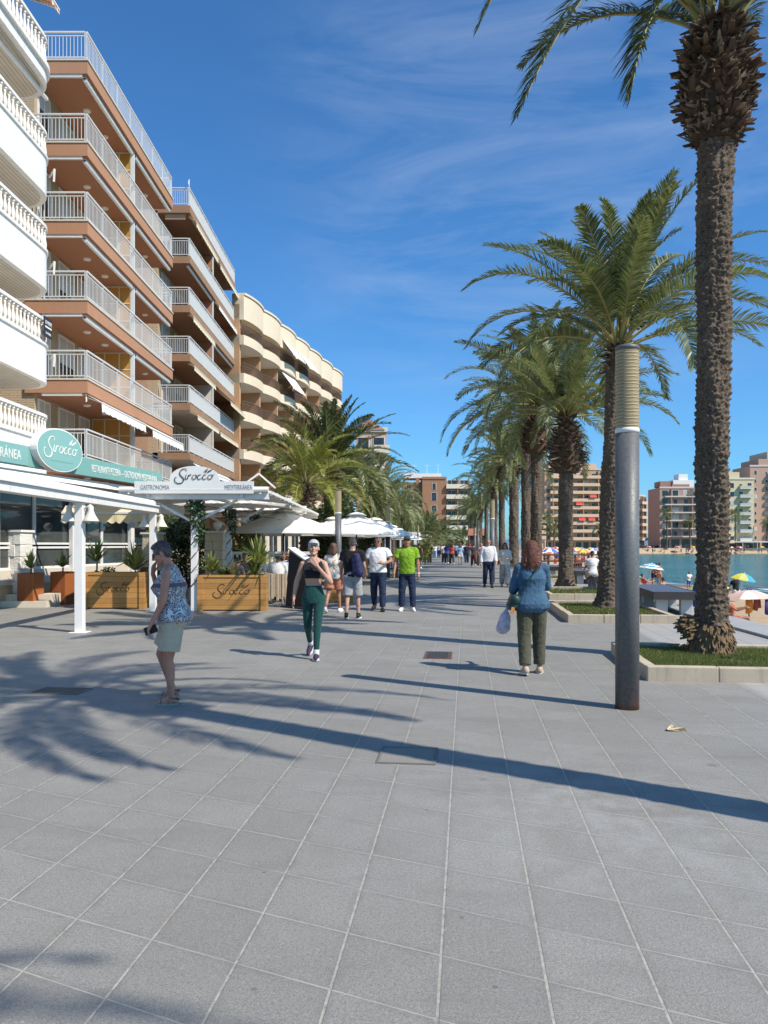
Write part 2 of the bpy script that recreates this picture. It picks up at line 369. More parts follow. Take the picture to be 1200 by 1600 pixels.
def frond_arrays(base, az, el, length, droop, nl, lw, ll, rng, twist=0., curl=0., pts=None):
    """one feather frond: returns verts, quads for leaflets and the rachis polyline"""
    ns = 26
    if pts is None:
        d = el; p = np.array(base, float); P = [p.copy()]; a = az
        for i in range(ns):
            d -= droop * (0.35 + 1.5 * (i / ns)) / ns; a += curl / ns
            p = p + length / ns * np.array([cos(d)*cos(a), cos(d)*sin(a), sin(d)]); P.append(p.copy())
        P = np.array(P)
    else: P = np.array(pts, float); ns = len(P) - 1; length = np.linalg.norm(np.diff(P, axis=0), axis=1).sum()
    s = np.linspace(.16, .995, nl); f = s * ns; i0 = np.minimum(f.astype(int), ns - 1); q = (f - i0)[:, None]
    C = P[i0] * (1 - q) + P[i0+1] * q; T = P[i0+1] - P[i0]; T /= np.linalg.norm(T, axis=1)[:, None]
    up = np.array([0, 0, 1.]); S = np.cross(T, up); S /= np.maximum(np.linalg.norm(S, axis=1), .05)[:, None]; N = np.cross(S, T)
    if twist:
        ct, st = cos(twist), sin(twist); S, N = S*ct + N*st, N*ct - S*st
    prof = np.interp(s, [.0, .16, .3, .6, .85, 1], [.25, .45, .9, 1, .62, .28]) * ll
    Vs, Qs = [], []; n = 0
    for side in (-1, 1):
        L = prof * rng.uniform(.8, 1.12, nl); fw = np.interp(s, [0, .5, 1], [.45, .68, 1.35]) * rng.uniform(.85, 1.2, nl); lift = rng.uniform(.15, .62, nl)
        D = side * S + T * fw[:, None] + N * lift[:, None]; D /= np.linalg.norm(D, axis=1)[:, None]
        Wd = np.cross(D, N); Wd /= np.maximum(np.linalg.norm(Wd, axis=1), .05)[:, None]
        Wd = Wd * .8 + N * rng.uniform(-.5, .5, nl)[:, None]
        b = C; mid = C + D * (L*.5)[:, None]; tip = C + D * (L*.97)[:, None] + np.array([0, 0, -1.]) * (L * rng.uniform(.05, .28, nl))[:, None]
        w = lw * rng.uniform(.8, 1.2, nl)[:, None]
        V = np.stack([b - Wd*w*.3, b + Wd*w*.3, mid + Wd*w*.55, mid - Wd*w*.55, tip + Wd*w*.08, tip - Wd*w*.08], 1).reshape(-1, 3)
        k = np.arange(nl)[:, None] * 6 + n
        Q = np.concatenate([k + np.array([[0, 1, 2, 3]]), k + np.array([[3, 2, 4, 5]])], 0)
        Vs.append(V); Qs.append(Q); n += len(V)
    return np.concatenate(Vs), np.concatenate(Qs), P
def crown(name, mats, parent, base, nf, length, nl, lw, ll, rng, el_hi=86, el_lo=-22, droop=1.5, extra=(), bias=None, r0=.16, wrx=.035):
    Vs, Qs, n = [], [], 0; rach = MB()
    items = []
    for k in range(nf):
        q = (k + .5) / nf; el = R(el_hi + (el_lo - el_hi) * q ** 1.15 + rng.uniform(-7, 7)); az = k * 2.39996 + rng.uniform(-.3, .3)
        ln = length * rng.uniform(.82, 1.1) * (.8 + .2 * min(1, q * 3)); dr = droop * rng.uniform(.65, 1.3) * (.55 + .55 * q)
        if bias: ln *= bias(az)
        items.append(dict(az=az, el=el, length=ln, droop=dr, z=.28 * (1 - q)))
    for it in items:
        b = (base[0] + r0 * cos(it['az']), base[1] + r0 * sin(it['az']), base[2] + it['z'])
        V, Q, P = frond_arrays(b, it['az'], it['el'], it['length'], it['droop'], nl, lw, ll, rng, twist=rng.uniform(-.5, .5), curl=rng.uniform(-.35, .35))
        Vs.append(V); Qs.append(Q + n); n += len(V); rach.tube([tuple(p) for p in P[::3]] , [wrx * (1 - .85*i/9) for i in range(len(P[::3]))], 5)
    for pts in extra:
        P = np.array(pts, float); tt = np.linspace(0, len(P)-1, 27); 
        # Catmull-like smooth resample
        Pi = np.stack([np.interp(tt, range(len(P)), P[:, j]) for j in range(3)], 1)
        for _ in range(4): Pi[1:-1] = (Pi[:-2] + 2*Pi[1:-1] + Pi[2:]) / 4
        V, Q, P = frond_arrays(None, 0, 0, 0, 0, nl, lw, ll, rng, pts=Pi, twist=rng.uniform(-.2, .2))
        Vs.append(V); Qs.append(Q + n); n += len(V); rach.tube([tuple(p) for p in P[::3]], [wrx * (1 - .85*i/9) for i in range(len(P[::3]))], 5)
    o = np_mesh(name, np.concatenate(Vs), np.concatenate(Qs), mats[0], parent)
    rach.build('frond_stalk', mats[1], o)
    return o
def trunk(name, parent, H, r_base, r_mid, r_top, nth, dz, rng, scale_h=.105, nsc=11, amp=.035, lean=(0, 0), flare=.18, mat_=None):
    nz = int(H / dz); zs = np.linspace(0, H, nz + 1); th = np.linspace(0, 2*pi, nth, endpoint=False)
    Z, T = np.meshgrid(zs, th, indexing='ij'); q = Z / H
    r = np.interp(q, [0, .12, .8, 1], [r_base, r_mid, r_top, r_top * 1.02]) + flare * np.exp(-Z / .16)
    wp = np.array([[noise.noise(Vector((cos(t)*1.6, sin(t)*1.6, z*2.3 + r_base*90))) for t in th] for z in zs]); row = Z / scale_h + .9 * wp; ir = np.floor(row); fr = row - ir
    jit = np.sin(ir * 12.9898) * .5
    col = T / (2*pi) * nsc + .5 * (ir % 2) + jit * .35 + .5 * wp; fc = col - np.floor(col); hsh = np.modf(np.abs(np.sin(ir * 7.13 + (np.floor(col) % nsc) * 3.71) * 43.7))[0]
    shape = np.clip(1 - np.abs(2*fc - 1) ** 2.2, 0, 1); saw = np.where(fr < .82, fr / .82, (1 - fr) / .18) ** 1.3
    r = r + amp * (shape * saw * (.45 + .9 * hsh) - .35) + amp * .35 * np.sin(T*3 + Z*2.1) 
    nzv = np.array([[noise.noise(Vector((cos(t)*3, sin(t)*3, z*4))) for t in th] for z in zs]); nz2 = np.array([[noise.noise(Vector((cos(t)*r_mid*34, sin(t)*r_mid*34, z*26))) for t in th] for z in zs]); r = r + amp * .8 * nzv + amp * .75 * nz2
    V = np.stack([r*np.cos(T) + lean[0]*q**1.5, r*np.sin(T) + lean[1]*q**1.5, Z], -1).reshape(-1, 3)
    idx = np.arange(len(V)).reshape(nz + 1, nth); i2 = np.roll(idx, -1, 1)
    Q = np.stack([idx[:-1], i2[:-1], i2[1:], idx[1:]], -1).reshape(-1, 4)
    return np_mesh(name, V, Q, mat_ or M_BARK, parent)
def boots(name, parent, z0, z1, rad, n, rng, size=.16, mats=None, lean=(0, 0), up=.9):
    """collar of sawn-off leaf bases; rad(q) is the bulge radius"""
    m = MB()
    for k in range(n):
        q = min(.99, max(.01, (k + .5) / n + rng.uniform(-.07, .07))); a = k * 2.39996 + rng.uniform(-.9, .9); z = z0 + (z1 - z0) * q; r = rad(q); o = Vector((cos(a), sin(a), 0)); tn = Vector((-sin(a), cos(a), 0))
        el = R(rng.uniform(-12, 66)) * up; d = o * cos(el) + Vector((0, 0, 1)) * sin(el) + tn * rng.uniform(-.6, .6); L = size * rng.uniform(.5, 1.7); w = size * rng.uniform(.16, .5)
        b = Vector((lean[0], lean[1], z)) + o * (r - .06); n_ = d.cross(tn).normalized(); th = size * .13
        m.cm = 0 if rng.random() < .68 else 1
        tip = b + d * L + Vector((0, 0, rng.uniform(-.35, .2) * L)) + tn * rng.uniform(-.3, .3) * L; wt = w * rng.uniform(.15, .9)
        m.add([b - tn*w - n_*th, b + tn*w - n_*th, b + tn*w + n_*th, b - tn*w + n_*th, tip - tn*wt - n_*th*.3, tip + tn*wt - n_*th*.5 , tip + tn*wt*.7 + n_*th*.4 + d*.02, tip - tn*wt + n_*th*.3],
              [(3,2,1,0),(4,5,6,7),(0,1,5,4),(1,2,6,5),(2,3,7,6),(3,0,4,7)])
    m.cm = 0; m.lathe((lean[0], lean[1], 0), [(max(.05, rad(k/10) * .93 - .03), z0 + (z1 - z0)*k/10 - .02) for k in range(11)], 20)
    for v in m.v[-220:]: v.xy += Vector((rng.uniform(-.02, .02), rng.uniform(-.02, .02)))
    return m.build(name, mats or [M_BOOT, M_BOOT_L], parent)
PALMG = 'palms planted along the sea side of the promenade'
def palm(x, y, H, label, group, r=.22, fr=34, length=3.4, nl=60, lw=.035, ll=.45, seed=1, tw=(72, .022), mats=None, el=(86, -22), droop=1.5, collar=None, extra=(), lean=(0, 0), nb=70, boot=.17, bias=None, flare=.16):
    rng = np.random.default_rng(seed); e = empty('palm_tree', (x, y, .06), 0, label, 'palm tree', group)
    trunk('trunk', e, H, r*1.12, r, r*.96, tw[0], tw[1], rng, lean=lean, amp=r*.15, flare=flare)
    cz, cr = collar or (.9, 1.35)
    boots('leaf_base_collar', e, H - cz, H + .12, lambda q: r * (1 + (cr - 1) * sin(min(1, .25 + q*.95) * pi) ** .7), nb, rng, boot, lean=lean)
    crown('crown', mats or (M_FROND, M_RACHIS), e, (lean[0], lean[1], H), fr, length, nl, lw, ll, rng, el[0], el[1], droop, extra, bias)
    return e
# the tall one beside the lamp post, its crown mostly above the picture
def tall_palm():
    x0, y0 = gx(1112, 10.75), 10.75; H = gz(60, y0) - .06
    rng = np.random.default_rng(5)
    e = empty('palm_tree', (x0, y0, .1), 0, 'tall thick-trunked palm in the grass bed beside the lamp post', 'palm tree', PALMG)
    ln = (gx(1120, 10.75) - x0, 0)
    trunk('trunk', e, H, .228, .203, .232, 110, .0125, rng, scale_h=.10, nsc=12, amp=.034, lean=ln, flare=.03)
    # swollen torn root mass at the foot
    m = MB(); 
    for k in range(330):
        a = rng.uniform(0, 2*pi); z = rng.uniform(0, .42) ** 1.0; rr = .265 + .07 * (1 - z/.42)
        o = Vector((cos(a), sin(a), 0)); b = o * rr * .8 + Vector((0, 0, z)); tip = o * (rr + rng.uniform(-.01, .035)) + Vector((0, 0, z - rng.uniform(.02, .14))); tn = Vector((-sin(a), cos(a), 0)) * rng.uniform(.008, .028)
        if tip.z < -.04: tip.z = -.04
        m.add([b - tn, b + tn, tip + tn*.6, tip - tn*.6, b - tn + Vector((0,0,.04)), b + tn + Vector((0,0,.04)), tip + tn*.5 + Vector((0,0,.02)), tip - tn*.5 + Vector((0,0,.02))], [(3,2,1,0),(4,5,6,7),(0,1,5,4),(1,2,6,5),(2,3,7,6),(3,0,4,7)])
    for k in range(130):     # torn flap leaning out on one side
        a = pi + rng.uniform(-.6, .35); z = rng.uniform(.22, .50); o = Vector((cos(a), sin(a), 0)); b = o * .2 + Vector((0, 0, z)); L = rng.uniform(.05, .22) * (1 - abs(z - .36) / .3) + .06
        tip = o * (.24 + L) + Vector((0, 0, z - .02 + rng.uniform(-.03, .05))); tn = Vector((-sin(a), cos(a), 0)) * rng.uniform(.01, .028); u = Vector((0, 0, rng.uniform(.012, .03)))
        m.add([b - tn, b + tn, tip + tn*.6, tip - tn*.6, b - tn + u, b + tn + u, tip + tn*.5 + u, tip - tn*.5 + u], [(3,2,1,0),(4,5,6,7),(0,1,5,4),(1,2,6,5),(2,3,7,6),(3,0,4,7)])
    m.lathe((0, 0, -.06), [(.31, 0), (.315, .08), (.285, .2), (.25, .42), (.19, .5)], 20)
    m.build('root_mass', M_ROOT, e)
    r_ = lambda q: .245 + .265 * sin(min(1, .08 + q*.86) * pi) ** .8
    boots('leaf_base_collar', e, H - 1.45, H + .16, r_, 420, rng, .125, lean=ln); boots('leaf_base_fibres', e, H - 1.5, H + .1, lambda q: r_(q) - .01, 620, rng, .075, mats=[M_FIB, M_BOOT_L], lean=ln, up=.6)
    L = lambda px, py, Y: (gx(px, Y) - x0, Y - y0, gz(py, Y) - .1)
    ex = [[L(1078, -5, 10.7), L(1015, -85, 10.3), L(945, -52, 9.9), L(885, 30, 9.6), L(842, 105, 9.5), L(808, 182, 9.4)],
          [L(1085, 10, 10.7), L(1050, -20, 10.4), L(1015, 25, 10.2), L(995, 90, 10.1), L(985, 152, 10.1)],
          [L(1080, 0, 10.7), L(990, -160, 10.6), L(880, -170, 10.5), L(800, -70, 10.5), L(748, 42, 10.5)],
          [L(1095, -5, 10.9), L(1010, -120, 11.4), L(900, -140, 12.), L(830, -90, 12.4), L(765, -20, 12.8)],
          [L(1150, 5, 10.9), L(1230, -80, 11.2), L(1300, 20, 11.5), L(1330, 140, 11.6)]]
    crown('crown', (M_FROND_D, M_RACHIS), e, (ln[0], 0, H + .1), 26, 3.5, 120, .036, .50, rng, 84, 38, .95, ex, r0=.2)
    return e
tall_palm()
G1 = PALMG
y2 = 18.6
def xp(px, Y): return gx(px, Y)
palm(xp(950, y2), y2, gz(548, y2), 'second palm from the lamp post, slim dark trunk and spreading crown', G1, r=.24, fr=40, length=4.15, nl=110, lw=.036, ll=.54, seed=11, tw=(72, .022), el=(87, 16), droop=1.45, collar=(.55, 1.25), nb=90, boot=.15, lean=(.25, 0))
palm(xp(884, 28.2), 28.2, gz(655, 28.2), 'shorter palm with a bulging brown collar of cut leaf bases under its crown', G1, r=.26, fr=46, length=4.0, nl=84, lw=.04, ll=.52, seed=12, tw=(56, .03), el=(87, 8), droop=1.25, collar=(2.0, 2.35), nb=330, boot=.19, lean=(0.0, 0))
palm(xp(838, 35.5), 35.5, gz(635, 35.5), 'tall silvery palm just behind the red-haired walker', G1, r=.25, fr=50, length=5.0, nl=80, lw=.048, ll=.58, seed=13, tw=(56, .03), el=(87, -6), droop=1.5, collar=(2.2, 2.5), nb=260, boot=.2)
palmB = palm(xp(822, 43.5), 43.5, gz(650, 43.5), 'palm with leaning heavy trunk next behind the silvery palm', G1, r=.27, fr=42, length=4.1, nl=52, lw=.052, ll=.5, seed=14, tw=(48, .035), el=(87, -14), droop=1.5, nb=140, boot=.2, collar=(1.4, 1.9))
palmC = palm(xp(803, 52), 52, gz(722, 52), 'lower palm with an orange leaf base collar in mid row', G1, r=.32, fr=42, length=3.9, nl=48, lw=.055, ll=.5, seed=15, tw=(48, .04), el=(87, -14), droop=1.45, nb=80, boot=.24)
for i, (px, Y, s, rz, lb) in enumerate([(784, 60, 1.06, 1.1, 'palm behind the orange-collared palm, its fronds reaching over the walkway'), (772, 68, .97, 2.5, 'slim palm in the far half of the seaside row'),
      (760, 79, .92, .4, 'palm standing behind the far lamp post'), (750, 92, .80, 4, 'palm just before the brown kiosk'), (742, 106, .85, 5, 'palm beside the brown kiosk roof'), (737, 124, .95, 3, 'last but one palm of the seaside row'), (733, 146, 1.0, 1, 'very last palm of the seaside row')]):
    copy_tree(palmC if i % 2 else palmB, (gx(px, Y), Y, .06), rz, s * (1 if i % 2 else .84), lb)
# two palms behind the viewer whose shadows lie across the paving
copy_tree(palmB, (4.3, 3.35, .06), .6, (.68, .68, 1.06), 'palm standing just outside the picture beside the viewer')
copy_tree(palmB, (4.4, -2.8, .06), 2.2, (.53, .53, .92), 'palm standing behind the viewer')
# land-side palms
G2 = 'palms growing among the cafe terraces'
def lp(px, Y, py, **k): return palm(gx(px, Y), Y, gz(py, Y), group=G2, **k)
lp(478, 36, 762, label='bright yellow-green palm rising behind the pergola sign', seed=21, r=.27, fr=42, length=3.5, nl=52, lw=.05, ll=.46, tw=(40, .04), mats=(M_FROND_Y, M_RACHIS), el=(84, -12), droop=1.5, nb=110, boot=.22, collar=(.9, 1.4))
lp(517, 45, 738, label='large dark bushy palm taller than its neighbours', seed=22, r=.42, fr=60, length=4.9, nl=60, lw=.075, ll=.66, tw=(40, .05), mats=(M_FROND_D, M_RACHIS), el=(88, -5), droop=1.35, nb=60, boot=.3)
q = lp(541, 52, 765, label='palm with red-brown collar beside the dark bushy palm', seed=23, r=.40, fr=40, length=4.3, nl=46, lw=.065, ll=.55, tw=(40, .05), el=(86, -25), droop=1.8, nb=120, boot=.3, collar=(1.2, 1.4))
for px, Y, rz, s, lb in [(577, 57, 1, .98, 'palm over the white parasols with drooping fronds'), (598, 66, 2.2, .98, 'palm in front of the pink house gable'), (613, 76, 3.3, .95, 'palm before the far end of the cream block'), (624, 92, 4.1, .95, 'last palm of the terrace row')]:
    copy_tree(q, (gx(px, Y), Y, .06), rz, s, lb)
# low bushy palms at the far end
rng = np.random.default_rng(31)
def bushy(px, Y, lb, ln=4.2, h=1.6, seed=31):
    return palm(gx(px, Y), Y, h, lb, 'low bushy palms at the end of the walk', r=.4, fr=46, length=ln, nl=34, lw=.1, ll=.7, seed=seed, tw=(24, .1), el=(88, -5), droop=1.3, nb=30, boot=.3)
bp = bushy(668, 104, 'large low bushy palm in front of the brick block', 5.2, 2.0)
copy_tree(bp, (gx(628, 98), 98, 0), 1, .85, 'low bushy palm beside the terrace row'); copy_tree(bp, (gx(690, 125), 125, 0), 2, .9, 'low bushy palm further back towards the brick block'); copy_tree(bp, (gx(650, 118), 118, .6), 3, 1.0, 'low bushy palm before the brick corner')
sp = palm(gx(722, 150), 150, 2.6, 'small isolated palm in front of the balconies of the brick block', 'low bushy palms at the end of the walk', r=.3, fr=30, length=3.6, nl=26, lw=.12, ll=.6, seed=35, tw=(20, .12), el=(80, -20), droop=1.5, nb=24, boot=.3)
# far palms in front of the blocks over the bay
for px, Y, hh, lb in [(1042, 264, 12.5, 'slim far palm before the shadowed corner of the pink block'), (1078, 264, 9.8, 'slim far palm before the middle of the pink block'), (1149, 265, 12.2, 'slim far palm before the yellow block'), (1199, 266, 9.5, 'slim far palm before the tall stepped tower'), (855, 214, 8.6, 'slim far palm at the near corner of the peach block'), (866, 214, 6.4, 'shorter far palm before the peach block'), (938, 230, 6.5, 'far palm before the shops of the peach block')]:
    rngp = np.random.default_rng(int(px)); e = empty('palm_tree', (gx(px, Y), Y, -.2), 0, lb, 'palm tree', 'palms on the far side of the bay')
    trunk('trunk', e, hh, .3, .26, .24, 16, .2, rngp, amp=.03)
    crown('crown', (M_FROND, M_RACHIS), e, (0, 0, hh), 24, 3.2, 18, .16, .6, rngp, 80, -45, 1.6)
# ================================================================ buildings
# local frame of a facade: x along it, -y outwards, +y into the house
def brick_mat(name, c1, c2, mortar, bw=.5, bh=.12, var=.1, ms=.012):
    t = NT(name); v = t.co(); x, y, z = t.sep(v)
    b = t.n('ShaderNodeTexBrick'); t.l(t.comb(t.math('ADD', x, y), z), b.inputs['Vector'])
    for k, q in (('Color1', (*c1, 1)), ('Color2', (*c2, 1)), ('Mortar', (*mortar, 1)), ('Scale', 1.), ('Mortar Size', ms), ('Brick Width', bw), ('Row Height', bh), ('Bias', 0.)): b.inputs[k].default_value = q
    n = t.noise(v, 1.2, 6, .7); c = t.mix(t.rng(n, .3, .7, 0, .35), b.outputs['Color'], dk(c1, .72)); t.col(c); t.set(Roughness=.85, Specular_IOR_Level=.2)
    t.bump(t.math('SUBTRACT', t.math('MULTIPLY', n, .3), b.outputs['Fac']), .5, .01); return t.m
def glass_mat(name, c=(.015, .02, .022), rough=.04, spec=.5):
    t = NT(name); v = t.co(); n = t.noise(v, .7, 3, .5); t.col(t.mix(t.rng(n, .35, .65), c, dk(c, 2.6))); t.set(Roughness=rough, Specular_IOR_Level=spec, IOR=1.5)
    t.bump(t.noise(v, .9, 2), .04, .05); return t.m
M_WHITE = mat('white_paint', (.78, .76, .72), .45, .06, 2, .05, 50, dirt=.25)
M_WHITEM = mat('white_metal', (.74, .74, .73), .4, .05, 2, .05, 50, dirt=.10)
M_RAIL = mat('railing_aluminium', (.62, .63, .62), .4, .08, 3, .05, 40)
M_TERRA = mat('terracotta_paint', (.43, .215, .135), .85, .1, .8, .1, 60, dirt=.18)
M_TERRA_L = mat('slab_edge_terracotta', (.43, .225, .13), .85, .12, .8, .1, 60, dirt=.5)
M_CREAMTILE = brick_mat('cream_ribbed_tile', (.62, .53, .38), (.58, .48, .33), (.36, .29, .2), .6, .085)
M_CREAMTILE2 = brick_mat('tan_ribbed_tile', (.50, .40, .28), (.47, .37, .25), (.28, .21, .14), .6, .085)
M_BROWNBRICK = brick_mat('brown_brick', (.31, .165, .09), (.36, .20, .11), (.33, .25, .18), .24, .075)
M_SHUT = brick_mat('slatted_shutter', (.60, .58, .54), (.58, .56, .52), (.30, .29, .27), 8., .055, ms=.006)
M_GLASSD = glass_mat('dark_window_glass')
M_AMBER = mat('amber_glass_panel', (.52, .27, .06), .35, .25, .9, .1, 20, spec=.5)
M_FRAMEC = mat('cream_metal_frame', (.62, .56, .46), .5, .08, 3, .05, 40)
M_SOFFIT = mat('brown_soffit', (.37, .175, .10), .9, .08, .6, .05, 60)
M_LAMPW = mat('opal_lamp_cover', (.75, .73, .68), .4, .05)
M_AWN_W = mat('awning_canvas_white', (.82, .80, .75), .85, .07, 1.5, .2, 90, dirt=.15)
M_AWN_Y = mat('awning_canvas_cream', (.70, .60, .40), .85, .1, 1.5, .2, 90, dirt=.15)
def stripe_mat(name, c1, c2, period, axis=0, ratio=.5):
    t = NT(name); v = t.co(); s = t.sep(v)[axis]; f = t.math('FRACT', t.math('DIVIDE', s, period)); k = t.math('GREATER_THAN', f, ratio)
    n = t.noise(v, 2, 4); t.col(t.mix(t.rng(n, .3, .7, 0, .2), t.mix(k, c1, c2), dk(c1, .6))); t.set(Roughness=.85); t.bump(t.noise(v, 60, 2), .1, .004); return t.m
M_AWN_S = stripe_mat('awning_canvas_striped', (.72, .66, .55), (.42, .27, .17), .22)
M_AWN_RED = stripe_mat('awning_canvas_rust_striped', (.55, .2, .09), (.70, .62, .5), .16)

def railing(parent, x0, x1, y0, z, h=1.0, step=.125, mt=None, sides=(True, True), depth=1.9, bw=.028, panel=None):
    m = MB(); y = y0
    def run(a, b):
        a, b = Vector(a), Vector(b); L = (b - a).length; n = max(2, int(L / step)); d = (b - a) / n
        m.bar(a + Vector((0,0,h)), b + Vector((0,0,h)), .06, .05); m.bar(a + Vector((0,0,h-.13)), b + Vector((0,0,h-.13)), .03, .03); m.bar(a + Vector((0,0,.1)), b + Vector((0,0,.1)), .035, .035)
        for i in range(n + 1):
            p = a + d * i; k = bw * 1.7 if i % 12 == 0 else bw
            m.bar(p + Vector((0,0,.0 if i % 12 == 0 else .1)), p + Vector((0,0,h - (.0 if i % 12 == 0 else .13))), k, k * .75)
    run((x0, y, z), (x1, y, z))
    if sides[0]: run((x0, y + .06, z), (x0, y + depth, z))
    if sides[1]: run((x1, y + .06, z), (x1, y + depth, z))
    o = m.build('railing', mt or M_RAIL, parent)
    if panel: 
        g = MB(); g.box(x0 + .05, x1 - .05, y + .03, y + .045, z + .12, z + h - .15); g.build('railing_panel', panel, o)
    return o
def window(parent, x, z, w, h, y=0, fm=None, gm=None, shut=0., name='window', inset=.0):
    """frame with its pane, standing proud of the wall by 3 cm"""
    m = MB(); t = .07; y0, y1 = y - .05, y + .02
    m.box(x, x+t, y0, y1, z, z+h); m.box(x+w-t, x+w, y0, y1, z, z+h); m.box(x+t, x+w-t, y0, y1, z+h-t, z+h); m.box(x+t, x+w-t, y0, y1, z, z+t)
    if w > .95: m.box(x+w/2-.03, x+w/2+.03, y0+.004, y1, z+t, z+h-t)
    f = m.build(name, fm or M_WHITEM, parent)
    g = MB(); g.box(x+t, x+w-t, y-.02, y+.01, z+t, z+h-t); g.build('pane', gm or M_GLASSD, f)
    if shut > 0:
        g = MB(); g.box(x+t, x+w-t, y-.045, y-.022, z+h-t-(h-2*t)*shut, z+h-t); g.build('shutter', M_SHUT, f)
    return f
def awning(parent, x0, x1, y0, z, out, drop, mt, val=.22, n=28, side=False, cassette=True):
    """sloping canvas with scalloped valance hanging under a slab"""
    m = MB(); N = 14
    m.add([(x0, y0, z), (x1, y0, z), (x1, y0 - out, z - drop), (x0, y0 - out, z - drop), (x0, y0, z+.012), (x1, y0, z+.012), (x1, y0 - out, z - drop+.012), (x0, y0 - out, z - drop+.012)],
          [(0,1,2,3),(7,6,5,4),(0,3,7,4),(1,5,6,2),(0,4,5,1)])
    k = max(1, int((x1 - x0) / .2)) * 4; V = []
    for i in range(k + 1):
        x = x0 + (x1 - x0) * i / k; s = abs(sin(i * pi / 4)) * .06
        V += [(x, y0 - out - .003, z - drop + .01), (x, y0 - out - .02 + .015*sin(i), z - drop - val - s)]
    m.add(V, [(2*i, 2*i+2, 2*i+3, 2*i+1) for i in range(k)])
    o = m.build('awning', mt, parent)
    b = MB(); b.bar((x0, y0 - out, z - drop + .01), (x1, y0 - out, z - drop + .01), .05, .05)
    if out > .3:
        for x in (x0 + .1, x1 - .1): b.bar((x, y0, z - .1), (x, y0 - out, z - drop), .035)
    b.build('awning_rod', M_WHITEM, o)
    return o
def cassette(parent, x0, x1, y, z):
    m = MB(); m.tube([(x0, y, z), (x1, y, z)], .075, 8); m.box(x0, x1, y - .05, y + .08, z + .02, z + .11); return m.build('rolled_awning', M_WHITE, parent)

# ---- terracotta block with white railings
def terracotta_block():
    Y0, Y1 = 27.6, 38.6; L = Y1 - Y0; ov = 1.95; X = -12.55
    e = empty('apartment_building', (X, Y0, 0), R(90), 'apartment block with terracotta balconies, white bar railings and amber glass partitions', 'building')
    zs = [4.69, 7.51, 10.35, 13.18, 15.98, 18.92]
    m = MB(); m.box(0, L, 0, 12, 0, 18.5); m.build('wall', M_CREAMTILE2, e)
    m = MB(); m.box(5.4, 9.6, -.34, .0, 0, 18.4); m.build('brick_pier', M_BROWNBRICK, e)
    for k, z in enumerate(zs):
        m = MB(); m.prism([(-.1, -ov), (L, -ov), (L, .3), (-.1, .3)], z - .46, z)
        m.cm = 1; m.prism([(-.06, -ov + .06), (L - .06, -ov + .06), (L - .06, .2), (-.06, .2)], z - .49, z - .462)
        m.cm = 2; m.box(-.13, L + .02, -ov - .04, .3, z + .002, z + .06)
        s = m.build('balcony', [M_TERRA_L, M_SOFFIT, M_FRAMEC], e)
        railing(s, -.04, L - .05, -ov + .05, z + .06, 1.0, .13, bw=.022)
        for x in (2.2, 4.1, 7.4, 9.4):
            c = MB(); c.lathe((x, -1.05, z - .56), [(.05, 0), (.13, .02), (.15, .07)], 14); c.build('ceiling_lamp', M_LAMPW, s)
        if k in (1,): awning(s, .1, 5.2, -ov + .12, z - .48, .55, .3, M_AWN_W, .28); awning(s, 5.7, L - .2, -ov + .12, z - .48, .7, .42, M_AWN_W, .28); awning(s, -.05, .06, -ov + .2, z - .40, .1, .1, M_AWN_S)
        elif k: cassette(s, .05, 5.2, -ov + .16, z - .60); cassette(s, 5.6, L - .1, -ov + .16, z - .60)
        if k:
            c = MB(); c.bar((-.02, -ov + .2, z - .5), (-.02, -.3, z - .5), .10, .1); c.build('end_rolled_awning', M_WHITE, s)
    for k in range(5):
        z0, z1 = zs[k] + .06, zs[k+1] - .50
        m = MB(); m.box(5.32, 5.44, -ov + .1, -ov + .24, z0, z1); m.build('pillar', M_RAIL, e)
        # amber partition across the balcony
        p = MB(); xs = 5.36
        for y in (-ov + .26, -ov*.62, -ov*.3, -.06): p.box(xs - .03, xs + .03, y - .025, y + .025, z0, z1)
        for i, q in enumerate((0, .34, .68, 1)): p.box(xs - .028, xs + .028, -ov + .26, -.06, z0 + (z1 - z0 - .05) * q, z0 + (z1 - z0 - .05) * q + .05)
        fr = p.build('partition', M_FRAMEC, e)
        g = MB(); g.box(xs - .008, xs + .008, -ov + .28, -.06, z0 + .03, z1 - .02); g.build('amber_pane', M_AMBER, fr)
        for x, w in ((.25, 1.0), (2.0, 1.5), (4.0, 1.1), (9.75, 1.1)): window(e, x, z0 + .02, w, 2.15, 0, shut=random.choice([.5, .75, 1, .3]))
        # stored things make dark and pale accents: a folded table and a plant are too small to show
    cls = MB(); cls.box(0, .01, 0, 0.01, 0, .01)
    roof = MB(); roof.box(2, L - 2, 3, 9, 18.93, 20.2); roof.build('roof_house', M_CREAMTILE2, e)
    return e
terracotta_block()

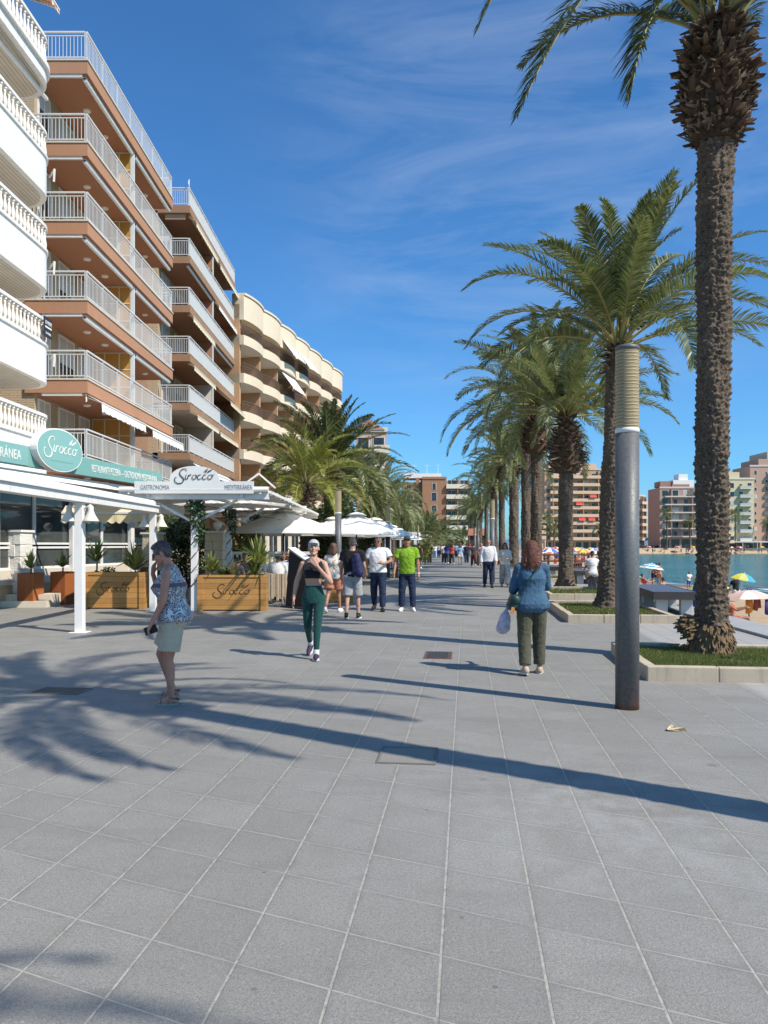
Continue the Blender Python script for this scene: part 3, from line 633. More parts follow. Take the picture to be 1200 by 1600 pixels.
# ---- brown block with glazed railings behind it
def brown_block():
    Y0, Y1 = 45.2, 59.0; L = Y1 - Y0; ov = 1.9; X = -13.3
    e = empty('apartment_building', (X, Y0, 0), R(90), 'dark brown brick apartment block with pale grey railings and cream awnings', 'building')
    sp = 2.9; zs = [4.13, 7.03, 9.95, 12.82, 15.7, 18.58, 21.55]
    m = MB(); m.box(0, L, 0, 12, 0, zs[-1] - .3); m.build('wall', M_CREAMTILE2, e)
    m = MB(); m.box(-4.5, -.0, .6, 10, 0, zs[-1] - 1.2); m.build('brick_wing', M_BROWNBRICK, e)
    M_DB = mat('dark_brown_slab', (.30, .165, .10), .85, .12, 1, .1, 50, dirt=.15); M_PAN = mat('frosted_panel', (.50, .53, .54), .3, .1, 1, .05, 30, spec=.5)
    M_WS = mat('white_soffit', (.66, .62, .56), .85, .06, 1)
    for k, z in enumerate(zs):
        m = MB(); m.box(0, L, -ov, .3, z - .42, z)
        m.cm = 1; m.box(.05, L - .05, -ov + .05, .2, z - .45, z - .422)
        s = m.build('balcony', [M_BROWNBRICK if k < 6 else M_DB, M_WS if k < 3 else M_DB], e)
        railing(s, .04, L - .05, -ov + .05, z, 1.05, .10, M_RAIL, depth=ov - .05, bw=.024, panel=M_PAN)
        if k == 1 : awning(s, 1, 11.5, -ov + .2, z - .43, .5, .35, M_AWN_W, .2)
        if k == 2 : awning(s, .2, 6, -ov + .2, z - .43, .6, .3, M_AWN_Y, .2); awning(s, 7, L - .3, -ov + .2, z - .43, .5, .3, M_AWN_Y, .2)
        if k == 3 : awning(s, .2, 6, -ov + .2, z - .43, .4, .25, M_AWN_Y, .2); awning(s, 8, L - .3, -ov + .2, z - .43, 1.0, .9, M_AWN_Y, .2)
        if k == 4 : awning(s, .2, 6, -ov + .2, z - .43, .35, .2, M_AWN_Y, .25); cassette(s, 7.3, L - .2, -ov + .2, z - .53)
        if k == 5 : cassette(s, .2, 6.4, -ov + .2, z - .53); awning(s, 7, L - .3, -ov + .2, z - .43, .4, .3, M_AWN_W, .2)
        if k == 6 : awning(s, .3, 6.3, -ov + .2, z - .43, .5, .4, M_AWN_Y, .25); awning(s, 7, L - .3, -ov + .2, z - .43, .5, .5, M_AWN_Y, .25); c = MB(); c.box(.15, .2, -ov+.3, -.4, z-.75, z - .43); c.build('end_valance', M_AWN_S, s)
    for k in range(6):
        z0, z1 = zs[k], zs[k+1] - .45
        m = MB(); m.box(6.62, 6.74, -ov + .1, -ov + .2, z0, z1); m.build('pillar', M_RAIL, e)
        m = MB(); m.box(6.64, 6.72, -ov + .2, 0, z0, z1); m.build('partition', M_WS if k < 3 else M_TERRA, e)
        for x, w in ((.8, 1.6), (3.6, 1.8), (8, 1.6), (11, 1.8)): window(e, x, z0 + .02, w, 2.2, 0, shut=random.choice([.4, .8, .2]))
    m = MB(); m.tube([(.05, -ov + .06, zs[-1]), (.05, -ov + .06, zs[-1] + 1.55)], .02, 5); m.add([(.05, -ov+.06, zs[-1]+1.2), (.05, -ov+.06, zs[-1]+1.6), (-.22, -ov+.06, zs[-1]+1.25)], [(0, 1, 2)]); m.build('flag_pole', M_WHITEM, e)
brown_block()

# ---- cream block with scalloped balconies
def cream_block():
    p0 = Vector((-11.2, 58.6)); p1 = Vector((-5.25, 87.2)); d = p1 - p0; L = d.length; ang = math.atan2(d.y, d.x)
    e = empty('apartment_building', (p0.x, p0.y, 0), ang, 'cream apartment block with wavy rounded balcony fronts and terracotta walls', 'building')
    M_CR = mat('cream_render', (.68, .575, .43), .9, .08, .5, .2, 40, dirt=.15); M_TC = mat('ochre_render', (.47, .285, .165), .9, .1, .6, .1, 40); M_WSF = mat('pale_soffit', (.66, .63, .58), .9, .05)
    M_BAR = mat('bronze_railing', (.13, .085, .055), .5, .1)
    nm = 7; ml = L / nm; sp = 2.9; zs = [5.8 + sp*k for k in range(5)]; top = zs[-1] + 2.05
    def yo(x):
        s = (x / ml) % 1.0; return -.55 - .27 * max(0, sin(pi * s)) ** .8
    N = nm * 10; xs = [L * i / N for i in range(N + 1)]; xs = [min(x, L - 1e-4) for x in xs]
    def band(m, z0, z1, off=0., inner=None):
        V = []
        for x in xs: V += [(x, yo(x) - off, z0), (x, yo(x) - off, z1), (x, .4, z1), (x, .4, z0)]
        n = len(xs); f = []
        for i in range(n - 1):
            for k in range(4): f.append((4*i+k, 4*i+(k+1) % 4, 4*(i+1)+(k+1) % 4, 4*(i+1)+k))
        m.add(V, [q[::-1] for q in f] + [(0, 1, 2, 3), (4*n-1, 4*n-2, 4*n-3, 4*n-4)])
    m = MB(); m.box(0, L, 1.9, 14, 0, top + .9); m.build('wall', M_TC, e)
    for k, z in enumerate(zs):
        m = MB(); band(m, z - .55, z + .18); m.cm = 1
        V = []
        for x in xs: V += [(x, yo(x) + .08, z - .556), (x, 1.88, z - .556)]
        m.add(V, [(2*i, 2*i+1, 2*i+3, 2*i+2) for i in range(len(xs) - 1)])
        m.add([(0, .41, z + .1), (L, .41, z + .1), (L, 1.9, z + .1), (0, 1.9, z + .1)], [(0, 1, 2, 3)])
        m.cm = 0; m.box(0, .02, .4, 1.9, z - .55, z + .1)
        s = m.build('balcony', [M_CR, M_WSF], e)
        r = MB()
        for i in range(len(xs) - 1):
            a, b = (xs[i], yo(xs[i]) + .1), (xs[i+1], yo(xs[i+1]) + .1)
            r.bar((*a, z + .98), (*b, z + .98), .05); r.bar((*a, z + .75), (*b, z + .75), .025)
            for q in (0, .25, .5, .75): r.bar((a[0] + (b[0]-a[0])*q, a[1] + (b[1]-a[1])*q, z + .18), (a[0] + (b[0]-a[0])*q, a[1] + (b[1]-a[1])*q, z + .98), .022)
        r.build('railing', M_BAR, s)
        for j in range(nm):
            x = ml * j + ml
            q = MB(); q.box(min(x, L) - .22, min(x, L) - .0, -.3, 1.9, z + .18, (zs[k+1] - .556 if k < 4 else top - .7)); q.build('partition', M_TC, e)
            if j in (0, 1, 2): window(e, ml*j + 1.2, z + .1, 1.8, 2.1, 1.9, fm=M_WHITEM)
        if k >= 3:
            for j in ((2, 3) if k == 4 else (2,)): awning(e, ml*j + .25, ml*j + ml - .35, -.6, zs[k] + 2.15 + (0 if k == 4 else -.02), 1.0, 1.35, M_AWN_W, .08)
    g0 = MB(); g0.box(0, L, 1.2, 1.9, 0, 4.6); g0.build('ground_floor_wall', mat('shopfront_beige', (.6, .5, .36), .85, .1, 1), e)
    for j in range(9): window(e, .8 + j*3.1, .4, 2.3, 2.5, 1.2)
    m = MB(); band(m, top - .7, top + 1.15); band(m, top + 1.16, top + 1.32, .09)
    m.cm = 1; m.add([(0, .41, top - .69), (L, .41, top - .69), (L, 1.9, top - .69), (0, 1.9, top - .69)], [(3, 2, 1, 0)])
    m.build('parapet', [M_CR, M_WSF], e)
    m = MB(); m.box(0, .25, -.2, 1.9, 0, top + .5); m.build('end_wall', M_TC, e)
cream_block()

# ---- white block with balustraded rounded balconies, only its far end shows
def white_block():
    Y0, L = 12.0, 12.7; X = -12.35; ov = 1.95
    e = empty('apartment_building', (X, Y0, 0), R(90), 'white apartment block with rounded balconies and turned stone balusters', 'building')
    zr = [5.62, 8.55, 11.45, 14.35, 17.25]
    m = MB(); m.box(0, L - .3, 0, 10, 0, 18.2); m.build('wall', M_CREAMTILE, e)
    rc = 1.25
    def outline(off):
        P = [(0, -ov - off), (L - rc, -ov - off)]
        for i in range(1, 13):
            a = -pi/2 + pi/2 * i / 12; P.append((L - rc + (rc + off) * cos(a), -ov + rc + (rc + off) * sin(a)))
        P += [(L + off, .0), (0, 0)]
        return P
    M_SLAT = stripe_mat('slatted_soffit', (.30, .25, .19), (.66, .60, .51), .13, 1, .16)
    M_STONE = mat('balustrade_stone', (.74, .70, .64), .7, .08, 4, .2, 30, dirt=.2)
    def baluster(m, p, z, h):
        m.lathe((p[0], p[1], z), [(.06, 0), (.06, .04), (.035, .06), (.065, h*.3), (.06, h*.42), (.03, h*.68), (.04, h*.8), (.03, h*.86), (.055, h*.9), (.055, h)], 8)
    for k, z in enumerate(zr):
        m = MB()
        if k == 4:
            for o, a, b in ((0, z - 1.35, z - 1.0), (.1, z - 1.0, z - .86)): m.prism(outline(o), a, b)
        else: m.prism(outline(0), z - 1.95, z - .82); m.prism(outline(.05), z - .82, z - .74)
        s = m.build('balcony', M_WHITE, e)
        c = MB(); zc = z - (1.35 if k == 4 else 1.95); c.prism(outline(-.18), zc - .03, zc - .002); c.build('soffit', M_SLAT, s)
        bz = z - .86 if k == 4 else z - .74
        b = MB(); O = outline(-.05)[:-2]
        # walk along the outline
        seg = [(Vector(a), Vector(b_)) for a, b_ in zip(O, O[1:])] + [(Vector(O[-1]), Vector((L - .05, -.05)))]
        rail = MB(); pos = 0.; step = .23
        for a, b_ in seg:
            l = (b_ - a).length
            if a.x > 6 or b_.x > 6:
                while pos < l:
                    p = a + (b_ - a) * (pos / l)
                    if p.x > 6.2: baluster(b, p, bz, z - .1 - bz)
                    pos += step
                pos -= l
            rail.bar((a.x, a.y, z - .045), (b_.x, b_.y, z - .045), .15, .09); rail.bar((a.x, a.y, bz + .02), (b_.x, b_.y, bz + .02), .13, .04)
        b.build('baluster', M_STONE, s); rail.build('hand_rail', M_WHITE, s)
        if 0 < k < 4:
            br = MB(); br.bar((L - .6, -ov - .08, z - .98), (L - .1, -ov + .3, z - .98), .05, .05); br.bar((L - .6, -ov - .08, z - .98), (L - .58, -ov - .05, z - 1.35), .04, .05); br.build('awning_bracket', M_STONE, s)
        if k: 
            w = window(e, L - 2.2, z - .85 - 2.9, 1.5, 2.2, 0, shut=.6)
    # sale notice on the third balcony up
    n = MB(); n.box(L - 1.5, L - .98, -ov - .16, -ov - .13, zr[1] - .62, zr[1] - .02); nb = n.build('sale_notice', mat('notice_black', (.03, .03, .03), .5, .1), e)
    nt_ = MB(); nt_.box(L - 1.46, L - 1.02, -ov - .170, -ov - .162, zr[1] - .35, zr[1] - .30); nt_.build('phone_strip', M_WHITE, nb)
    lettering('SE VENDE', .16, nb, M_WHITE, (L - 1.45, -ov - .165, zr[1] - .24), (R(90), 0, 0), width=.44)
    lettering('SE VENDE', .1, nb, M_WHITE, (L - 1.42, -ov - .165, zr[1] - .54), (R(90), 0, 0), width=.36)
    m = MB(); awning(e, 5, L - .9, -.3, 18.9, 2.0, .75, M_AWN_RED, .12)
    m = MB(); m.box(0, L - .4, -.3, 3, 18.2, 18.85); m.build('attic', M_CREAMTILE, e)
    m = MB(); m.tube([(8, -ov + .3, 17.0 - 1.45), (L - .3, -ov + .3, 15.75)], .06, 8); m.build('rolled_awning', M_WHITE, e)
# ---------------------------------------------------------------- lettering
def text_mesh(s, size, depth=.004, width=None, shear=0., bold=0.):
    c = bpy.data.curves.new('t', 'FONT'); c.body = s; c.size = size; c.extrude = depth; c.shear = shear; c.offset = bold; c.resolution_u = 3
    o = bpy.data.objects.new('t', c); COL.objects.link(o); dg = bpy.context.evaluated_depsgraph_get()
    me = bpy.data.meshes.new_from_object(o.evaluated_get(dg)); bpy.data.objects.remove(o); bpy.data.curves.remove(c)
    if width:
        xs = [v.co.x for v in me.vertices]; k = width / (max(xs) - min(xs))
        for v in me.vertices: v.co.x *= k
    return me
def lettering(s, size, parent, mt, loc, rot, width=None, shear=0., bold=0.):
    me = text_mesh(s, size, .003, width, shear, bold); me.materials.clear(); o = link_mesh('lettering', me, mt, parent); o.location = loc; o.rotation_euler = rot
    return o
SCRIPT = [  # the hand-written restaurant name, strokes in sketch units (x right, y up), pen radius
 ([(318,-118),(324,-108),(316,-99),(298,-100),(280,-112),(272,-130),(278,-148),(292,-162),(301,-176),(299,-194),(286,-206),(264,-210),(244,-203),(234,-190),(233,-172),(241,-163),(250,-166)], 3.6),
 ([(324,-140),(317,-160),(315,-173),(321,-178),(331,-170)], 3.0),
 ([(341,-143),(336,-160),(332,-178)], 3.0), ([(335,-164),(343,-150),(354,-143),(364,-146)], 2.8),
 ([(392,-143),(378,-146),(368,-160),(370,-174),(382,-178),(394,-170),(400,-156),(393,-144),(404,-150),(414,-150)], 2.8),
 ([(437,-148),(428,-142),(415,-150),(408,-165),(414,-177),(428,-177),(440,-168)], 2.9),
 ([(476,-148),(467,-142),(454,-150),(447,-165),(453,-177),(467,-177),(479,-168)], 2.9),
 ([(512,-143),(498,-146),(488,-160),(490,-174),(502,-178),(516,-170),(523,-156),(515,-144),(527,-146),(538,-140)], 2.8),
]
LEAVES = [[(455,-128),(460,-118),(470,-104),(466,-116),(460,-126)], [(468,-127),(470,-112),(488,-92),(484,-108),(476,-122)], [(478,-128),(492,-114),(528,-98),(514,-112),(494,-124)]]
def script_sign(parent, mt, width, loc, rot, thick=1.):
    m = MB(); k = width / 306.
    for pts, r in SCRIPT:
        P = [Vector(((x - 385) * k, 0, (y + 155) * k)) for x, y in pts]
        Q = []
        for i in range(len(P) - 1):
            a, b, c, d = P[max(0, i-1)], P[i], P[i+1], P[min(len(P)-1, i+2)]
            for j in range(5):
                t = j / 5; Q.append(.5 * ((2*b) + (c - a)*t + (2*a - 5*b + 4*c - d)*t*t + (3*b - a - 3*c + d)*t**3))
        Q.append(P[-1]); n = len(Q)
        m.tube(Q, [r * k * thick * (.45 + .75 * abs(sin(pi * (i + 1) / (n + 1) * 1.0))) for i in range(n)], 6)
    for L in LEAVES: m.prism_y([((x - 385) * k, (y + 155) * k) for x, y in L][::-1], -.008, .008)
    for v in m.v: v.y *= .35
    o = m.build('script_lettering', mt, parent); o.location = loc; o.rotation_euler = rot
    return o
white_block()

# ---------------------------------------------------------------- restaurant pavilion under the blocks
M_TEAL = mat('teal_sign_board', (.17, .36, .335), .5, .06, .8, .03, 40, dirt=.06); M_TEAL2 = mat('teal_sign_panel', (.20, .40, .375), .45, .05, .8, .03, 40)
M_CHAR = mat('charcoal_paint', (.035, .035, .04), .5, .2, 4)
M_STONEB = brick_mat('rough_white_stone', (.72, .69, .63), (.66, .62, .55), (.55, .5, .44), .42, .30)
def pavilion():
    Y0 = 16.2; X0 = -13.4 + .175 * Y0; ang = math.atan2(1, .175); L = 12.3
    e = empty('restaurant_building', (X0, Y0, 0), ang, 'glazed restaurant front with teal fascia board below the white and terracotta blocks', 'building')
    m = MB(); m.box(0, L, .0, .25, .55, .95); m.build('knee_wall', mat('beige_render', (.60, .54, .45), .9, .08, 1), e)
    m = MB(); m.box(0, L, -.03, .25, 0, .547); m.build('plinth', stripe_mat('wood_plank_plinth', (.52, .36, .2), (.47, .32, .17), .3, 2, .5), e)
    m = MB(); m.box(0, L, 3.2, 3.6, 0, 3.4); m.box(L - .2, L, .3, 3.2, 0, 3.4); m.build('wall', mat('dark_interior_wall', (.16, .12, .09), .9, .3, .8), e)
    m = MB(); m.box(-.2, L + .2, -1.05, 4.5, 3.32, 3.47); m.build('roof', M_WHITE, e)
    n = 7; w = L / n; M_G = glass_mat('shopfront_glass', (.03, .035, .034), .03, .6)
    for i in range(n):
        for z, h in ((.95, .62), (1.62, 1.66)):
            mm = MB(); t = .06; x = i*w
            for a in ((x, x+t, z, z+h), (x+w-t, x+w, z, z+h)): mm.box(a[0] + .002, a[1] - .002, .06, .16, a[2], a[3])
            mm.box(x+t, x+w-t, .06, .16, z, z+t); mm.box(x+t, x+w-t, .06, .16, z+h-t, z+h)
            f = mm.build('window', M_WHITEM, e); g = MB(); g.box(x+t, x+w-t, .10, .12, z+t, z+h-t); g.build('pane', M_G, f)
    m = MB(); 
    for i in range(0, n + 1, 2): m.box(i*w - .12, i*w + .12, -.07, .05, 0, 3.3)
    m.build('window_post', M_WHITEM, e)
    f = MB(); f.box(-.2, 10.4, -1.22, -1.06, 3.56, 4.06); fo = f.build('fascia', M_TEAL, e)
    p = MB(); p.box(-.2, 3.1, -1.245, -1.225, 3.57, 4.05); p.build('sign_panel', M_TEAL2, fo)
    lettering('MEDITERRÁNEA', .33, fo, M_WHITE, (1.05, -1.25, 3.69), (R(90), 0, 0), width=1.75)
    lettering('RESTAURANTE PIZZERÍA — GASTRONOMÍA MEDITERRÁNEA', .3, fo, M_WHITE, (6.0, -1.226, 3.70), (R(90), 0, 0), width=4.0)
    o = MB(); K = 40
    o.M = Matrix.Translation((4.2, -1.25, 4.08)); ring = [(1.02*cos(2*pi*i/K), .56*sin(2*pi*i/K)) for i in range(K)]
    o.prism_y(ring[::-1], -.17, .02); o.cm = 1; o.prism_y([(x*.965, z*.945) for x, z in ring][::-1], -.178, -.172)
    os_ = o.build('oval_sign', [M_WHITE, M_TEAL2], e)
    script_sign(os_, M_WHITE, 1.5, (4.2, -1.437, 4.12), (0, 0, 0))
    u = MB(); u.box(3.75, 4.75, -1.433, -1.43, 3.78, 3.80); u.build('sign_underline', M_TEAL, os_)
    # curtains behind the glass
    c = MB()
    for i in range(26): c.tube([(.5 + i*.15, .45 + .05*(i % 2), 1.0), (.5 + i*.15, .45 + .05*(i % 2), 3.2)], .07, 6)
    c.build('curtain', mat('grey_curtain', (.35, .32, .27), .95, .2, 2), e)
    return e
pavilion()

# ================================================================ far buildings
FARG = {}
def grid_windows(e, L, zs, xs, w, h, y=0., gm=None, fm=None):
    for z in zs:
        for x in xs:
            m = MB(); m.box(x, x+w, y-.05, y+.02, z, z+h); f = m.build('window', fm or M_WHITEM, e)
            g = MB(); g.box(x+.08, x+w-.08, y-.07, y-.052, z+.08, z+h-.08); g.build('pane', gm or M_GLASSD, f)
def far_block(label, px0, px1, py_top, Y, nf, wall, slab, ang=0, z0=-.2, cols=6, depth=14, ov=1.3, bal=(0, 1), win=(1.6, 1.6), rail=None, gf=3.6, group=None, solid=.9):
    x0, x1 = gx(px0, Y), gx(px1, Y); L = (x1 - x0) / cos(ang); top = gz(py_top, Y)
    e = empty('apartment_building', (x0, Y, z0), ang, label, 'building', group)
    m = MB(); m.box(0, L, 0, depth, 0, top - z0); m.build('wall', wall, e)
    fh = (top - z0 - gf - .4) / nf; b0, b1 = L * bal[0], L * bal[1]
    for k in range(nf):
        z = gf + fh * k
        if ov > 0:
            m = MB(); m.box(b0, b1, -ov, -.01, z - .2, z + .08); s = m.build('balcony', slab, e)
            r = MB(); r.box(b0, b1, -ov, -ov + .08, z + .081, z + solid); r.box(b0, b0 + .08, -ov + .081, -.01, z + .081, z + solid); r.box(b1 - .08, b1, -ov + .081, -.01, z + .081, z + solid); r.build('parapet', rail or slab, s)
        cw = L / cols
        for c in range(cols):
            dd = random.random(); ww = win[0] * (1 if dd < .7 else .7)
            f = MB(); x = cw * (c + .5) - ww / 2; h = win[1] * (1.15 if dd < .5 else .9); f.box(x, x + ww, -.06, .02, z + .25, z + .25 + h); fo = f.build('window', M_WHITEM if dd < .8 else slab, e)
            g = MB(); g.box(x + .1, x + ww - .1, -.09, -.062, z + .3, z + .2 + h); g.build('pane', M_SHUT if random.random() < .35 else M_GLASSD, fo)
        if ov > 0 and cols > 3:
            for c in range(1, cols, 2):
                if b0 <= cw*c <= b1: p = MB(); p.box(cw*c - .1, cw*c + .1, -ov + .1, -.01, z + .082, z + fh - .21); p.build('divider', wall, e)
    g = MB(); 
    for c in range(cols): g.box(L/cols*c + .4, L/cols*(c+1) - .4, -.05, .02, .2, gf - .9)
    g.build('shop_window', M_GLASSD, e)
    pr = MB(); pr.box(-.15, L + .15, -.2, .3, top - z0 - .25, top - z0 + .35); pr.build('cornice', slab, e)
    return e, L, top - z0
M_PEACH = mat('peach_render', (.50, .32, .19), .9, .12, .15, .1, 10); M_PEACHS = mat('pale_peach_slab', (.60, .45, .315), .85, .1, .3)
M_PINK = mat('salmon_render', (.47, .285, .22), .9, .12, .15, .1, 10); M_PINKL = mat('pale_pink_slab', (.62, .52, .46), .85, .1, .3)
M_YEL = mat('yellow_render', (.66, .53, .33), .9, .1, .15, .1, 10); M_SAND = mat('sand_render', (.55, .44, .33), .9, .1, .15)
M_ORB = brick_mat('orange_brick', (.35, .18, .10), (.39, .205, .115), (.36, .2, .12), .5, .16); M_CRS = mat('ivory_slab', (.70, .63, .50), .85, .08, .4)
M_ROSE = mat('rose_brown', (.36, .20, .155), .9, .15, .2)
# brick block closing the walk
e, L, h = far_block('orange brick block with blank wall and ivory balconies closing the end of the walk', 660, 697, 747, 205, 5, M_ORB, M_ORB, ov=0, cols=1, win=(1.5, 1.9), depth=16, gf=4.5)
m = MB(); m.box(L, L + 6.6, 1.2, 16, 0, h - .6); m.build('wing_wall', M_ORB, e)
for k in range(6):
    z = 3.2 + 2.75*k; m = MB(); m.box(L + .02, L + 6.9, -.8, 1.18, z - .2, z + .95); s = m.build('balcony', M_CRS, e); m = MB(); m.box(L + 2.9, L + 3.2, -.6, 1.1, z + .96, z + 2.5); m.build('divider', M_ORB, s)
    for x in (.5, 3.8): window(e, L + x, z + .1, 2.2, 2.1, 1.2)
m = MB(); m.box(-5.2, -.02, 2.5, 15, 0, h - .9); m.box(-1.7, -.7, 2.2, 2.49, 2, h + .3); m.build('side_wing', M_ORB, e)
for k in range(5): window(e, -4.2, 4.7 + 2.9*k, 1.3, 1.6, 2.5)
m = MB(); m.box(-5, L - 1, 4, 12, h + .36, h + 1.6); m.build('roof_house', M_WHITE, e)
m = MB()
for x in (-4, -2, 1.5, 4.5): m.tube([(x, 5, h + 1.6), (x, 5, h + 4.2)], .06, 5); m.bar((x - .7, 5, h + 3.9), (x + .7, 5, h + 3.9), .05)
m.lathe((-3, 4.6, h + 1.8), [(.1, 0), (.9, .35), (.95, .4)], 12); m.build('antenna', M_WHITEM, e)
# pink gabled house behind the land-side palms
e, L, h = far_block('pink rendered house with pitched gable showing behind the terrace palms', 556, 604, 672, 104, 5, mat('faded_pink_render', (.58, .38, .29), .9, .1, .3), M_CRS, ov=1.3, cols=2, bal=(.6, 1.1), depth=12)
m = MB(); m.prism_y([(-.3, h), (L*.95, h), (L*.45, h + 1.5)], -.3, 12); m.build('roof', mat('tan_roof_tile', (.46, .27, .19), .9, .2, 2), e)
# low terrace pavilions along the far land side are separate; blocks over the bay:
e, L, h = far_block('broad peach block with nine storeys of pale balconies over the bay', 851, 947, 733, 276, 9, M_PEACH, M_PEACHS, ang=R(4), cols=8, bal=(.08, 1), ov=1.5, depth=16)
m = MB(); m.box(2, 9, 2, 10, h + .36, h + 3.2); m.box(12, 20, 3, 10, h + .36, h + 2.4); m.build('roof_house', M_PEACHS, e)
for x, k in ((11, 4), (12, 2), (15.5, 2), (16, 5)): awning(e, x, x + 2.4, -1.5, 3.6 + (h - 4) / 9 * k + 2.3, .5, .9, mat('red_canvas', (.6, .06, .04), .8), .1)
e, L, h = far_block('narrow ochre block beside the gap that opens to the sea', 998, 1013, 774, 299, 6, M_SAND, M_PEACHS, ang=R(50), cols=4, ov=1.5)
e, L, h = far_block('salmon pink block with seven storeys of long pale balconies', 1031, 1096, 762, 268, 6, M_PINK, M_PINKL, cols=4, bal=(.1, .97), win=(2.2, 1.8), gf=4.6, solid=.25, ov=1.4, rail=M_PINKL, depth=12)
m = MB(); m.box(L*.36, L*.86, 1.5, 8, h + .36, h + 2.8); m.box(L*.52, L*.74, 2.5, 7, h + 2.81, h + 5.0); m.build('roof_house', M_WHITE, e)
m = MB(); m.box(L*.06, L*.35, 2, 8, h + .36, h + 2.4); m.box(L*.3, L*.72, .2, .9, h + .36, h + 1.2); m.build('roof_parapet', M_ROSE, e)
m = MB(); m.box(L*.62, L*.97, -1.5, -1.35, 4.6 + (h-5)/6*5 + .3, 4.6 + (h-5)/6*5 + 2.2); m.build('balcony_screen', mat('slatted_grey_screen', (.17, .15, .13), .8, .2), e)
far_block('tan flat-topped block half hidden behind the tall palm trunk', 1094, 1140, 770, 280, 7, M_ROSE, M_SAND, cols=3, ov=1.2)
e, L, h = far_block('yellow block with a glazed corner bay beside the stepped tower', 1137, 1178, 748, 268, 7, M_YEL, M_CRS, cols=3, bal=(.42, .9), ov=1.3, win=(1.5, 1.5), rail=mat('balcony_glass_grey', (.52, .49, .44), .2, .1, spec=.6), gf=3.2)
m = MB(); m.box(0, L*.5, 1, 8, h + .36, h + 2.4); m.build('roof_house', M_YEL, e)
m = MB(); m.box(-2, L + 6, -5, -.5, 2.6, 2.9); 
for x in (-1.8, 3, 8, L + 5.6): m.tube([(x, -4.8, 0), (x, -4.8, 2.6)], .1, 6)
m.build('shop_canopy', M_WHITE, e)
e, L, h = far_block('tall salmon tower with stepped top at the edge of the bay', 1172, 1240, 728, 278, 9, mat('tower_render', (.47, .31, .235), .9, .1, .2), M_PINKL, cols=4, bal=(.42, 1), ov=1.6, win=(1.0, 1.2))
for i in range(2): m = MB(); m.box(3.2*(i + 1), L, .3 + .2*i, 14, h + 2.6*i + (.36 if i == 0 else .0), h + 2.6*(i + 1) - .01); m.build('stepped_storey', M_SAND if i % 2 else mat('tower_render', (.47, .31, .235)), e)
# low rise filling the far ends
far_block('small ochre block partly hidden by the far palm row', 836, 853, 806, 232, 4, M_SAND, M_PEACHS, cols=3, ov=1.0)
# hills beyond, distance haze put into their blue colour
m = MB(); t = []
for i in range(60):
    x = -2600 + i*90; zt = max(0, 26 + 34*noise.noise(Vector((i*.17, 2, 0)))); t.append((x, zt))
V = []
for x, zt in t: V += [(x, 3600, -3), (x, 3650, zt), (x, 4300, zt*.4)]
m.add(V, [(3*i+k, 3*i+k+3, 3*i+k+4, 3*i+k+1) for i in range(59) for k in (0, 1)])
tag(m.build('hills', mat('hazy_blue_hills', (.10, .17, .26), .95, .2, .01, 0)), kind='structure')
# ================================================================ street furniture near the viewer
def lamp_steel_mat():
    t = NT('galvanised_steel'); v = t.co(); x, y, z = t.sep(v)
    a = t.noise(t.map(v, (1, 1, .25)), 5, 6, .7); b = t.noise(v, 45, 4, .7)
    c = t.mix(t.rng(a, .3, .7), (.105, .112, .118), (.15, .157, .16)); c = t.mix(t.rng(b, .42, .66, 0, .8), c, (.075, .08, .085)); c = t.mix(t.rng(t.noise(t.map(v, (2.2, 2.2, .5)), 3, 5, .7), .55, .68, 0, .55), c, (.25, .25, .245))
    scr = t.noise(t.map(v, (14, 14, .8)), 3, 4, .7); c = t.mix(t.rng(scr, .62, .7, 0, .5), c, (.28, .28, .28))
    low = t.math('MULTIPLY', t.rng(z, .0, .34, 1, 0), t.rng(t.noise(v, 9, 6, .75), .42, .56)); c = t.mix(t.math('MULTIPLY', low, t.rng(x, -.05, .08)), c, (.42, .16, .12))
    c = t.mix(t.math('MULTIPLY', t.rng(z, 0, .06, 1, 0), t.rng(b, .3, .5)), c, (.16, .055, .02))
    t.col(c); t.set(Roughness=t.rng(b, .3, .7, .38, .6), Metallic=.1, Specular_IOR_Level=.4); t.bump(b, .3, .004); return t.m
def lens_mat():
    t = NT('ribbed_lamp_diffuser'); v = t.co(); z = t.sep(v)[2]
    f = t.math('FRACT', t.math('DIVIDE', z, .034)); k = t.rng(t.math('ABSOLUTE', t.math('SUBTRACT', f, .5)), .25, .45)
    c = t.mix(k, (.43, .35, .205), (.29, .235, .13)); n = t.noise(t.map(v, (1, 1, .3)), 6, 4); c = t.mix(t.rng(n, .4, .7, 0, .4), c, (.24, .20, .12)); t.col(c); t.set(Roughness=.4, Specular_IOR_Level=.3)
    t.bump(k, .6, .01); return t.m
M_STEEL = lamp_steel_mat(); M_LENS = lens_mat()
GL = 'round steel column lamps along the promenade'
def lamp(px, Y, lb):
    e = empty('street_lamp', (gx(px, Y), Y, 0), 0, lb, 'street lamp', GL); r = .115; H = 3.57; hl = .83
    m = MB(); m.lathe((0, 0, 0), [(r, 0), (r, H - hl - .02)], 40); p = m.build('pole', M_STEEL, e, True)
    m = MB(); m.lathe((0, 0, H - hl - .019), [(r*1.02, 0), (r*1.02, .03), (r*.97, .05)], 40); m.build('collar', M_WHITEM, e, True)
    m = MB(); z = H - hl + .032; pr = []
    while z < H - .03: pr += [(r*.985, z), (r*.985, z + .02), (r*.965, z + .0235), (r*.965, z + .0305)]; z += .034
    m.lathe((0, 0, 0), pr, 40); m.build('diffuser', M_LENS, e)
    m = MB(); m.lathe((0, 0, H - .03), [(r*1.01, 0), (r*1.01, .03), (r*.9, .045)], 40); m.build('cap', M_STEEL, e, True)
    return e
l0 = lamp(980, 7.62, 'big grey column lamp with rusty scuffed foot standing alone on the paving')
